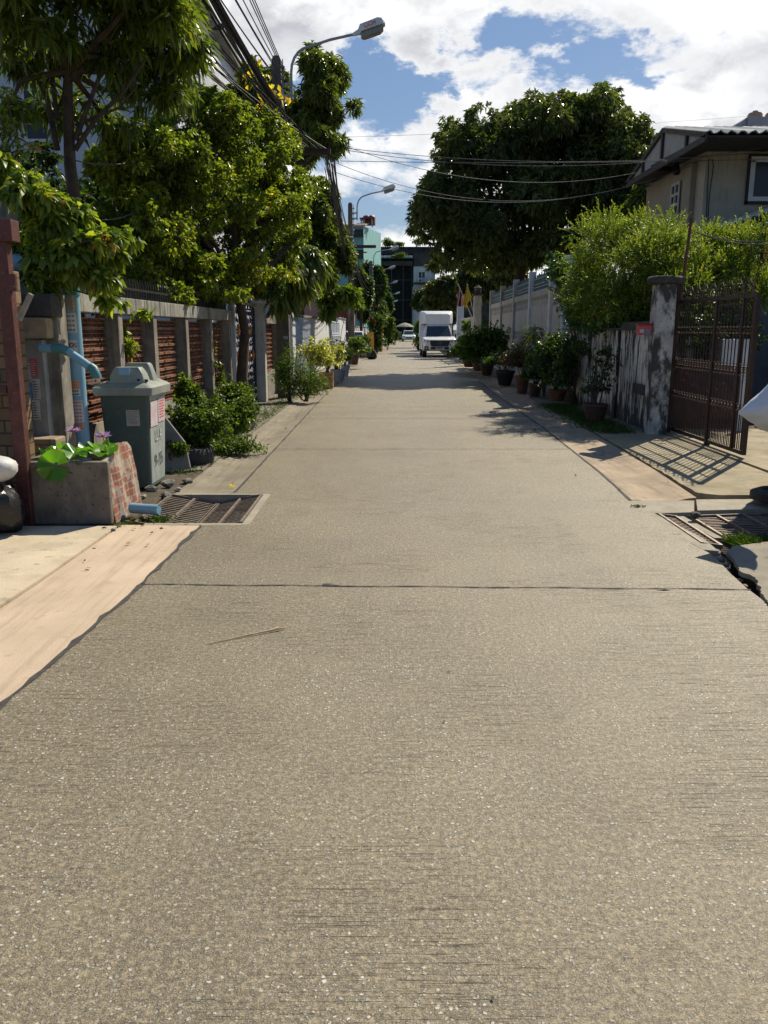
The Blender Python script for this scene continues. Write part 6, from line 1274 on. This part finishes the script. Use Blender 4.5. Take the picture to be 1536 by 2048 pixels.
# slatted red house at left past the walls
t = thing('slatted_house', 'low house with red brown slats and pink wall past the second pole', 'house', (-4.6, 68, 0)); mb = MB(); mb.box(-9, -2.6, 66, 76, 0, 4.6); obj('wall', mb, flat('pink_render', (.50, .24, .22), .8), t); mb = MB()
for k in range(22): x = -4.3+k*.085; mb.box(x, x+.05, 65.9, 65.98, 1.6, 4.2)
obj('slats', mb, flat('red_slat', (.35, .09, .05), .7), t); mb = MB(); mb.box(-9.2, -2.4, 65.4, 76.2, 4.6, 4.75); obj('roof', mb, conc_old, t); mb = MB(); mb.box(-2.65, -2.5, 65.7, 65.95, 0, 4.4); obj('corner_post', mb, white_paint, t)

# ============================================================ FAR BUILDINGS
teal = surf('turquoise_render', (.20, .44, .43), (.16, .37, .37), .5, .8, 0, .1, 8, streak=(.28, .50, .48), streak_amt=.3)
def win(t, x0, x1, y, z0, z1, side=None, depth=.12, frame=None, ac=False):
    """recessed dark window facing the camera with frame and mullion"""
    mb = MB(); mb.box(x0, x1, y-.03, y-.01, z0, z1); o = obj('window', mb, glass, t); mb = MB(); fw = .10
    for a_, b_ in ((x0-fw, x0), (x1, x1+fw), ((x0+x1)/2-.04, (x0+x1)/2+.04)): mb.box(a_, b_, y-.14, y-.032, z0, z1)
    mb.box(x0-fw, x1+fw, y-.15, y-.031, z1, z1+fw); mb.box(x0-fw-.05, x1+fw+.05, y-.35, y-.0315, z0-fw*.8, z0); obj('frame', mb, frame or dark_metal, o); return o
YT = 100; k = YT/F
def X(u, Y=YT): return at(u, 660, Y).x
def Z(v, Y=YT): return at(768, v, Y).z
t = thing('turquoise_building', 'turquoise painted apartment block with rooftop water tanks', 'building', (X(700), YT, 0))
mb = MB(); xr = X(728); mb.add([(-14, YT, 0), (xr, YT, 0), (X(762, 125), 125, 0), (-14, 125, 0), (-14, YT, Z(452)), (xr, YT, Z(452)), (X(762, 125), 125, Z(467, 125)), (-14, 125, Z(467, 125))], [(0, 1, 5, 4), (1, 2, 6, 5), (2, 3, 7, 6), (3, 0, 4, 7), (4, 5, 6, 7)]); obj('wall', mb, teal, t)
mb = MB(); mb.add([(-14, YT-.6, Z(453)), (xr+.2, YT-.6, Z(453)), (xr+.6, YT+4, Z(440)), (-14, YT+4, Z(440)), (-14, YT-.6, Z(453)+.15), (xr+.2, YT-.6, Z(453)+.15), (xr+.6, YT+4, Z(440)+.15), (-14, YT+4, Z(440)+.15)], [(0, 1, 2, 3), (7, 6, 5, 4), (0, 4, 5, 1), (1, 5, 6, 2), (2, 6, 7, 3), (3, 7, 4, 0)]); obj('roof', mb, surf('rose_roof', (.42, .27, .22), (.36, .22, .18), 2), t)
for (u0, u1, v0, v1) in [(720-0.5, 738.5, 461, 473), (720, 738.5, 502, 516), (721, 739, 545, 560), (696, 702, 459, 463)]:
    x0_, x1_ = X(u0)-0.9*0, X(u1)
    if u1 > 728: x0_, x1_ = X(711), X(726)
    win(t, x0_, x1_, YT, Z(v1), Z(v0))
mb = MB(); x0_, x1_ = X(719), X(749)
for x in (X(722), X(728), X(744)): mb.box(x-.06, x+.06, YT+3, YT+3.12, Z(442), Z(430)); mb.box(x-.06, x+.06, YT+6, YT+6.12, Z(442), Z(430))
obj('canopy_frame', mb, white_paint, t); mb = MB(); mb.add([(x0_, YT+2.4, Z(431)), (x1_, YT+2.4, Z(431)), (x1_, YT+7, Z(427)), (x0_, YT+7, Z(427)), (x0_, YT+2.4, Z(431)+.08), (x1_, YT+2.4, Z(431)+.08), (x1_, YT+7, Z(427)+.1), (x0_, YT+7, Z(427)+.1)], [(0, 1, 2, 3), (7, 6, 5, 4), (0, 4, 5, 1), (1, 5, 6, 2), (2, 6, 7, 3), (3, 7, 4, 0)]); obj('canopy_roof', mb, flat('dark_red_sheet', (.12, .04, .035), .7), t)
for u in (733, 742): mb = MB(); mb.lathe([(.5, 0), (.52, .9), (.35, 1.1), (.1, 1.15)], (X(u), YT+4.5, Z(441)), 14); obj('water_tank', mb, flat('brown_tank', (.22, .07, .05), .5), t, smooth=True)
YD = 140
shade_black = surf('shade_black_concrete', (.007, .007, .009), (.004, .004, .005), .5, .9, 0, .3, 3, streak=(.018, .018, .018), streak_amt=.35)  # near-black colour stands in for the deep shade on this front
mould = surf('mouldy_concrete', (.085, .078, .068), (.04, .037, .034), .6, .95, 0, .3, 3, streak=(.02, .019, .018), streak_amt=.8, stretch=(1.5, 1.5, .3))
def Xd(u): return at(u, 660, YD).x
def Zd(v): return at(768, v, YD).z
t = thing('dark_building', 'mouldy concrete tenement closing the street, its front in black shade', 'building', (3, YD, 0))
mb = MB(); mb.box(Xd(740), Xd(825), YD, YD+12, 0, Zd(508)); obj('wall', mb, shade_black, t)
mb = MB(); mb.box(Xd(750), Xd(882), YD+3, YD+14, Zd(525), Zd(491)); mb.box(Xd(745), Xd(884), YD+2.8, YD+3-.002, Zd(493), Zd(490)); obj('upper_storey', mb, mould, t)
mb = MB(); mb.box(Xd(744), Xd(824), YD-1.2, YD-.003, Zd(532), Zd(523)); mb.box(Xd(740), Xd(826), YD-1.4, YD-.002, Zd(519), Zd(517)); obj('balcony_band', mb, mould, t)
mb = MB()
for i in range(8): a_, b_ = Xd(759+i*8.2), Xd(766.6+i*8.2); mb.box(a_, b_, YD-1.1, YD-.98, Zd(516.5), Zd(512))
obj('glazed_parapet', mb, flat('pale_block', (.55, .60, .64), .4), t)
mb = MB()
for i, u in enumerate((757, 783, 806, 823)): mb.box(Xd(u)-.08, Xd(u)+.08, YD-.16, YD-.004, 0, Zd(520))
for v in (560, 600, 640): mb.box(Xd(757), Xd(823), YD-.10, YD-.005, Zd(v)-.06, Zd(v)+.06)
obj('pipes', mb, surf('drain_grime', (.06, .06, .06), (.04, .04, .04), 3), t)
mb = MB(); mb.tube([(Xd(791), YD+3, Zd(491)), (Xd(791), YD+3, Zd(481))], .08, 6); mb.tube([(Xd(833), YD+3, Zd(491)), (Xd(833), YD+3, Zd(480))], .1, 6); obj('vent_pipe', mb, galv, t)
t2 = thing('white_annex', 'white walled annex with window and air conditioner beside the dark building', 'building', (Xd(845), YD-1, 0))
mb = MB(); mb.box(Xd(826), Xd(864), YD-1, YD+2.9, 0, Zd(534)); obj('wall', mb, surf('annex_render', (.55, .56, .58), (.42, .43, .45), .6, .85, 0, .2, 5, streak=(.2, .2, .2), streak_amt=.5), t2)
mb = MB(); mb.box(Xd(826), Xd(880), YD-.9, YD+2.95, Zd(534)+.01, Zd(508)); obj('upper_wall', mb, mould, t2)
win(t2, Xd(836), Xd(848), YD-1, Zd(557), Zd(545), frame=white_paint)
mb = MB(); mb.box(Xd(834), Xd(842), YD-1.7, YD-1.36, Zd(565), Zd(558.5)); q_ = obj('air_conditioner', mb, white_paint, t2); mb = MB(); mb.tube([(Xd(838.5), YD-1.74, Zd(561.7)), (Xd(838.5), YD-1.705, Zd(561.7))], .2, 14); obj('fan', mb, black_p, q_)
mb = MB(); mb.box(Xd(826), Xd(866), YD-2.2, YD-1.003, Zd(570), Zd(566)); mb.box(Xd(826), Xd(866), YD-1.6, YD-1.002, Zd(584), Zd(581)); obj('balcony_slab', mb, mould, t2)
mb = MB(); mb.box(Xd(864), Xd(868), YD-1.3, YD-.5, 0, Zd(530)); obj('drain_duct', mb, galv, t2); mb = MB(); mb.box(Xd(824), Xd(826), YD-1.25, YD-1.0, 0, Zd(575)); obj('corner_pipe', mb, galv, t2)
for (u, v, ru, rv, lb) in [(772, 486, 13, 8, 'rounded grassy bush growing on the left of the mouldy roof'), (835, 485, 10, 8, 'wispy bush growing on the right of the mouldy roof'), (800, 489, 14, 3, 'low green growth along the middle of the mouldy roof')]:
    c = B(u, v, YD+4, ru, rv, .8); bush('rooftop_bush', lb, 'bush', (c[0], c[1], Zd(491)), [c], L_weed, 260, 5, .35, .10, int(u), 'bushes on the mouldy roof', 5)
c = B(800, 512, YD-1.6, 16, 5, .4); bush('balcony_plant', 'bright plants trailing over the pale glazed parapet of the dark building', 'plant', (c[0], c[1], Zd(518)), [c], L_weed, 160, 5, .3, .10, 5, None, 5)
mb = MB(); x0_ = X(743, 118); mb.box(X(741, 118), X(758, 118), 118, 119, Z(543, 118), Z(536, 118)); mb.box(X(744, 118), X(745, 118), 118.2, 118.5, 0, Z(543, 118)); mb.box(X(755, 118), X(756, 118), 118.2, 118.5, 0, Z(543, 118)); props(obj('sign_hoarding', mb, surf('weathered_sheet', (.35, .33, .32), (.28, .27, .26), 2), loc=(x0_, 118, 0)), 'blank weathered hoarding on legs before the dark building', 'hoarding')
mb = MB(); mb.box(-80, -14.2, 150, 160, 0, 9); props(obj('distant_block', mb, mould, loc=(-30, 150, 0)), 'plain distant building mostly hidden behind the left trees', 'building'); mb = MB(); mb.box(14, 80, 150, 160, 0, 9); props(obj('distant_block', mb, mould, loc=(30, 150, 0)), 'plain distant building mostly hidden behind the right trees', 'building')

# ============================================================ RIGHT HOUSE
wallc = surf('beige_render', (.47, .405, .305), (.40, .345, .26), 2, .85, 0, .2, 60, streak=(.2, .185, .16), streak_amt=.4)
t = thing('gable_house', 'two storey beige house with corrugated gable roof at the right', 'house', (8.5, 20, 0)); HY = 19.0; hx = at(1411, 330, HY).x
wz = 5.0
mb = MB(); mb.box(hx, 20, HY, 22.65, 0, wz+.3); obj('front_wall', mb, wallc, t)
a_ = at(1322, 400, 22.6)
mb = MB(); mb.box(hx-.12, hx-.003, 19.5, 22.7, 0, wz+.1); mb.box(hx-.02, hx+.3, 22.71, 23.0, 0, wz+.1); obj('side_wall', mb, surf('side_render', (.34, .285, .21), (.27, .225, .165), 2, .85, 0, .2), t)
# roof: ridge along x, gable at the street side
gx0 = 6.32; ez = 5.30; rz_ = 5.98; fy, by = 17.45, 22.9; ry_ = 20.2
mb = MB(); n = 220; th = .035
def roof_side(ya, za, yb, zb):
    vs = []; L_ = 15.0
    for i in range(n+1):
        x = gx0+L_*i/n; w_ = .035*math.sin(2*math.pi*(x-gx0)/.22)
        vs += [(x, ya, za+w_), (x, yb, zb+w_), (x, ya, za+w_-.02), (x, yb, zb+w_-.02)]
    mb.add(vs, [(4*i, 4*i+4, 4*i+5, 4*i+1) for i in range(n)]+[(4*i+2, 4*i+3, 4*i+7, 4*i+6) for i in range(n)]+[(4*i, 4*i+2, 4*i+6, 4*i+4) for i in range(n)]+[(0, 1, 3, 2)])
roof_side(fy, ez, ry_, rz_); roof_side(ry_, rz_, by, ez); obj('corrugated_roof', mb, surf('fibre_cement', (.40, .43, .41), (.30, .32, .31), 3, .85, 0, .2), t, smooth=False)
dkb = surf('dark_timber', (.028, .022, .020), (.045, .035, .03), 5, .7)
mb = MB(); mb.add([(gx0+.02, fy+.05, ez-.10), (20, fy+.05, ez-.10), (20, HY+2, ez-.02), (gx0+.02, HY+2, ez-.02), (gx0+.02, fy+.05, ez-.06), (20, fy+.05, ez-.06), (20, HY+2, ez+.02), (gx0+.02, HY+2, ez+.02)], [(3, 2, 1, 0), (4, 5, 6, 7), (0, 1, 5, 4), (1, 2, 6, 5), (2, 3, 7, 6), (3, 0, 4, 7)]); mb.box(gx0+.02, hx+.2, HY+2.01, by, ez-.10, ez-.04); obj('soffit', mb, dkb, t)
mb = MB(); mb.beam((gx0, fy, ez-.06), (gx0, ry_, rz_-.06), .05, .10); mb.beam((gx0, ry_, rz_-.06), (gx0, by, ez-.06), .05, .10); mb.beam((gx0, fy, ez-.12), (gx0, by, ez-.12), .05, .13)
for y in (18.6, 20.2, 21.6): zz = ez+(rz_-ez)*(1-abs(y-ry_)/2.8); mb.box(gx0-.02, gx0+.03, y-.05, y+.05, ez-.08, zz-.05)
obj('gable_trim', mb, dkb, t)
mb = MB(); mb.add([(gx0+.035, fy, ez-.06), (gx0+.035, by, ez-.06), (gx0+.035, ry_, rz_-.06), (gx0+.06, fy, ez-.06), (gx0+.06, by, ez-.06), (gx0+.06, ry_, rz_-.06)], [(0, 1, 2), (5, 4, 3), (0, 3, 4, 1), (1, 4, 5, 2), (2, 5, 3, 0)]); obj('gable_panel', mb, surf('gable_board', (.36, .355, .33), (.30, .295, .27), 3), t)
# shuttered window on the side wall
mb = MB(); y0, y1 = hx*F/(1365-768)*1.0, 0
ya_, yb_ = [(hx-.14)*ray(u_, 395).y/ray(u_, 395).x for u_ in (1359, 1344)]; z0_, z1_ = at(1350, 428, ya_).z, at(1350, 364, ya_).z
mb.box(hx-.145, hx-.122, ya_, yb_, z0_, z1_); q_ = obj('shutter', mb, glass, t); mb = MB()
for y in (ya_, (ya_+yb_)/2, yb_): mb.box(hx-.175, hx-.146, y-.03, y+.03, z0_, z1_)
for z in (z0_, lerp(z0_, z1_, .33), lerp(z0_, z1_, .66), z1_): mb.box(hx-.17, hx-.147, ya_, yb_, z-.03, z+.03)
obj('lattice', mb, surf('cream_frame', (.48, .46, .4), (.42, .4, .35), 5), q_)
a_, b_ = at(1493, 403, HY), at(1600, 322, HY); mb = MB(); mb.box(a_.x+.08, b_.x, HY-.02, HY-.004, a_.z+.08, b_.z); q_ = obj('window', mb, glass, t); mb = MB()
mb.box(a_.x, a_.x+.1, HY-.07, HY-.022, a_.z, b_.z); mb.box(a_.x+.1, b_.x, HY-.07, HY-.022, a_.z, a_.z+.09); mb.box(a_.x, b_.x, HY-.07, HY-.023, b_.z-.03, b_.z+.08); obj('frame', mb, white_paint, q_)
mb = MB(); mb.box(a_.x-.04, b_.x, HY-.05, HY-.024, b_.z+.081, ez-.12); mb.box(a_.x-.05, a_.x-.002, HY-.06, HY-.005, a_.z-.05, b_.z+.08); mb.box(a_.x-.05, b_.x, HY-.06, HY-.005, a_.z-.06, a_.z-.002); obj('dark_trim', mb, dkb, q_)
mb = MB(); mb.tube([at(1424, 318, HY-.03), at(1427, 330, HY-.03), at(1418, 400, HY-.03), at(1416, 440, HY-.03)], .01, 5); mb.tube([at(1418, 316, HY-.03), at(1414, 400, HY-.03), at(1412, 445, HY-.03), at(1405, 450, HY-.03)], .01, 5); obj('wall_cable', mb, cable_m, t)
mb = MB(); p = at(1377, 350, 20.3); p.x = hx-.2; mb.lathe([(.05, 0), (.10, .05), (.08, .2), (.02, .26)], tuple(p), 10); mb.beam(p, p+Vector((.09, 0, .1)), .03); obj('wall_lamp', mb, black_p, t)
# lean-to roof below
t = thing('lean_to_roof', 'lower corrugated lean to roof rising to the right under the house window', 'roof', (8, 17, 3)); mb = MB(); A_, B_ = at(1395, 472, 16.8), at(1545, 418, 16.8); n = 60; vs = []
for i in range(n+1):
    q_ = lerp(A_, B_+(B_-A_)*.6, i/n); w_ = .02*math.sin(i*1.4); vs += [q_+Vector((0, 0, w_)), q_+Vector((0, 2.15, .05+w_)), q_+Vector((0, 0, w_-.02)), q_+Vector((0, 2.15, .03+w_))]
mb.add(vs, [(4*i, 4*i+4, 4*i+5, 4*i+1) for i in range(n)]+[(4*i+2, 4*i+3, 4*i+7, 4*i+6) for i in range(n)]+[(4*i, 4*i+2, 4*i+6, 4*i+4) for i in range(n)]); obj('sheet', mb, MAT['fibre_cement'], t)
mb = MB(); mb.beam(A_+Vector((0, .04, -.08)), B_+(B_-A_)*.6+Vector((0, .04, -.08)), .05, .10)
for s_ in (.15, .9, 1.5): q_ = lerp(A_, B_, s_); mb.box(q_.x-.05, q_.x+.05, 16.85, 16.95, 0.03, q_.z-.13)
obj('timber_frame', mb, dkb, t)
mb = MB(); p = at(1520, 470, 17.2); mb.box(p.x-.25, p.x+1, 17.2, 17.3, p.z-.45, p.z+.15); props(obj('orange_board', mb, flat('orange_red_board', (.42, .07, .02), .7), loc=(p.x, 17.2, p.z-.4)), 'orange red board hanging under the lean to roof', 'board')
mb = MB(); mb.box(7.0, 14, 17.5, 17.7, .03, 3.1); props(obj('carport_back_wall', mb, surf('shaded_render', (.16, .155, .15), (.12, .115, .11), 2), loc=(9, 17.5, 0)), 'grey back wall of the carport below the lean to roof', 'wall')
# roof tanks on the block behind
t = thing('tank_tower', 'grey rooftop block with two tan water tanks behind the gable roof', 'building', (14, 30, 0)); YB = 30
a_, b_ = at(1494, 262, YB), at(1600, 233, YB); mb = MB(); mb.box(a_.x, 24, YB, YB+5, 0, b_.z); obj('wall', mb, surf('grey_block', (.32, .33, .37), (.27, .28, .31), 2), t)
mb = MB(); c_ = at(1484, 262, YB); mb.loft([[(c_.x-.5, YB+.1, c_.z-2), (a_.x-.003, YB+.1, c_.z-2), (a_.x-.003, YB+.1, b_.z), (c_.x+.05, YB+.1, b_.z-.1)], [(c_.x-.5, YB+4, c_.z-2), (a_.x-.003, YB+4, c_.z-2), (a_.x-.003, YB+4, b_.z), (c_.x+.05, YB+4, b_.z-.1)]]); obj('stair_slope', mb, MAT['grey_block'], t)
for u in (1510, 1545): p = at(u, 232, YB+1); mb = MB(); mb.lathe([(.25, 0), (.26, .06), (.245, .08), (.26, .15), (.245, .17), (.25, .28), (.21, .34), (.09, .35), (.09, .41), (.02, .42)], (p.x, YB+1, b_.z), 20); obj('water_tank', mb, surf('tan_tank', (.46, .27, .14), (.40, .23, .12), 5, .6), t, smooth=True)

# ============================================================ RIGHT EDGE ODDMENTS
S_ = Vector((.58, .84)); g0 = gnd(1392, 1115)
h_ = .90; tip = Vector((g0.x+S_.x*h_, g0.y+S_.y*h_, h_))
t = thing('white_bag', 'bulging white plastic bag poking in at the right edge', 'bag', (3.15, tip.y, .5))
mb = MB(); secs = []
for k in range(16):
    s_ = k/15; r_ = .010+.27*s_**1.05; c_ = tip+Vector((.0+.36*s_, .05*s_, .10*s_)); ring = []
    for j in range(22): a_ = 2*math.pi*j/22; f = 1+.08*math.sin(4*a_+s_*5)+.06*math.sin(9*a_-s_*9)+.03*math.sin(17*a_+s_*14); ring.append((c_.x+.05*math.cos(a_)*s_, c_.y+r_*f*math.sin(a_)*.8, c_.z+r_*f*math.cos(a_)))
    secs.append(ring)
mb.loft(secs); obj('bag', mb, surf('white_film', (.66, .67, .68), (.58, .59, .61), 6, .5, 0, .5, 14), t, smooth=True)
t = thing('wooden_stand', 'dark stand at the right edge that carries the white bag', 'stand', (3.4, 6.3, 0)); mb = MB(); mb.box(3.12, 3.9, 5.98, 6.62, .50, .56); obj('shelf', mb, dkb, t); mb = MB()
for x in (3.16, 3.8):
    for y in (6.02, 6.56): mb.box(x-.03, x+.03, y-.03, y+.03, -.1, .499)
obj('leg', mb, dkb, t)
mb = MB(); p = gnd(1525, 1000, .05); mb.lathe([(.16, 0), (.22, .02), (.22, .08), (.15, .11), (.13, .06)], (p.x+.12, p.y, .04), 22); props(obj('old_tyre', mb, rubber, smooth=True, loc=(p.x+.12, p.y, 0)), 'black rubber ring lying on the driveway at the right edge', 'tyre')
t = thing('gate_pillar', 'unseen pillar added beyond the right edge to cast shade', 'gate post', (4.1, 7.9, 0)); mb = MB(); mb.box(3.93, 4.25, 7.55, 8.2, 0, 2.0); obj('shaft', mb, MAT['mottled_pillar'], t, bev=.012); mb = MB(); mb.box(3.92, 4.30, 7.5, 8.25, 2.001, 2.08); obj('cap', mb, black_mould, t)  # unseen pillar added so its shadow falls across the drain corner
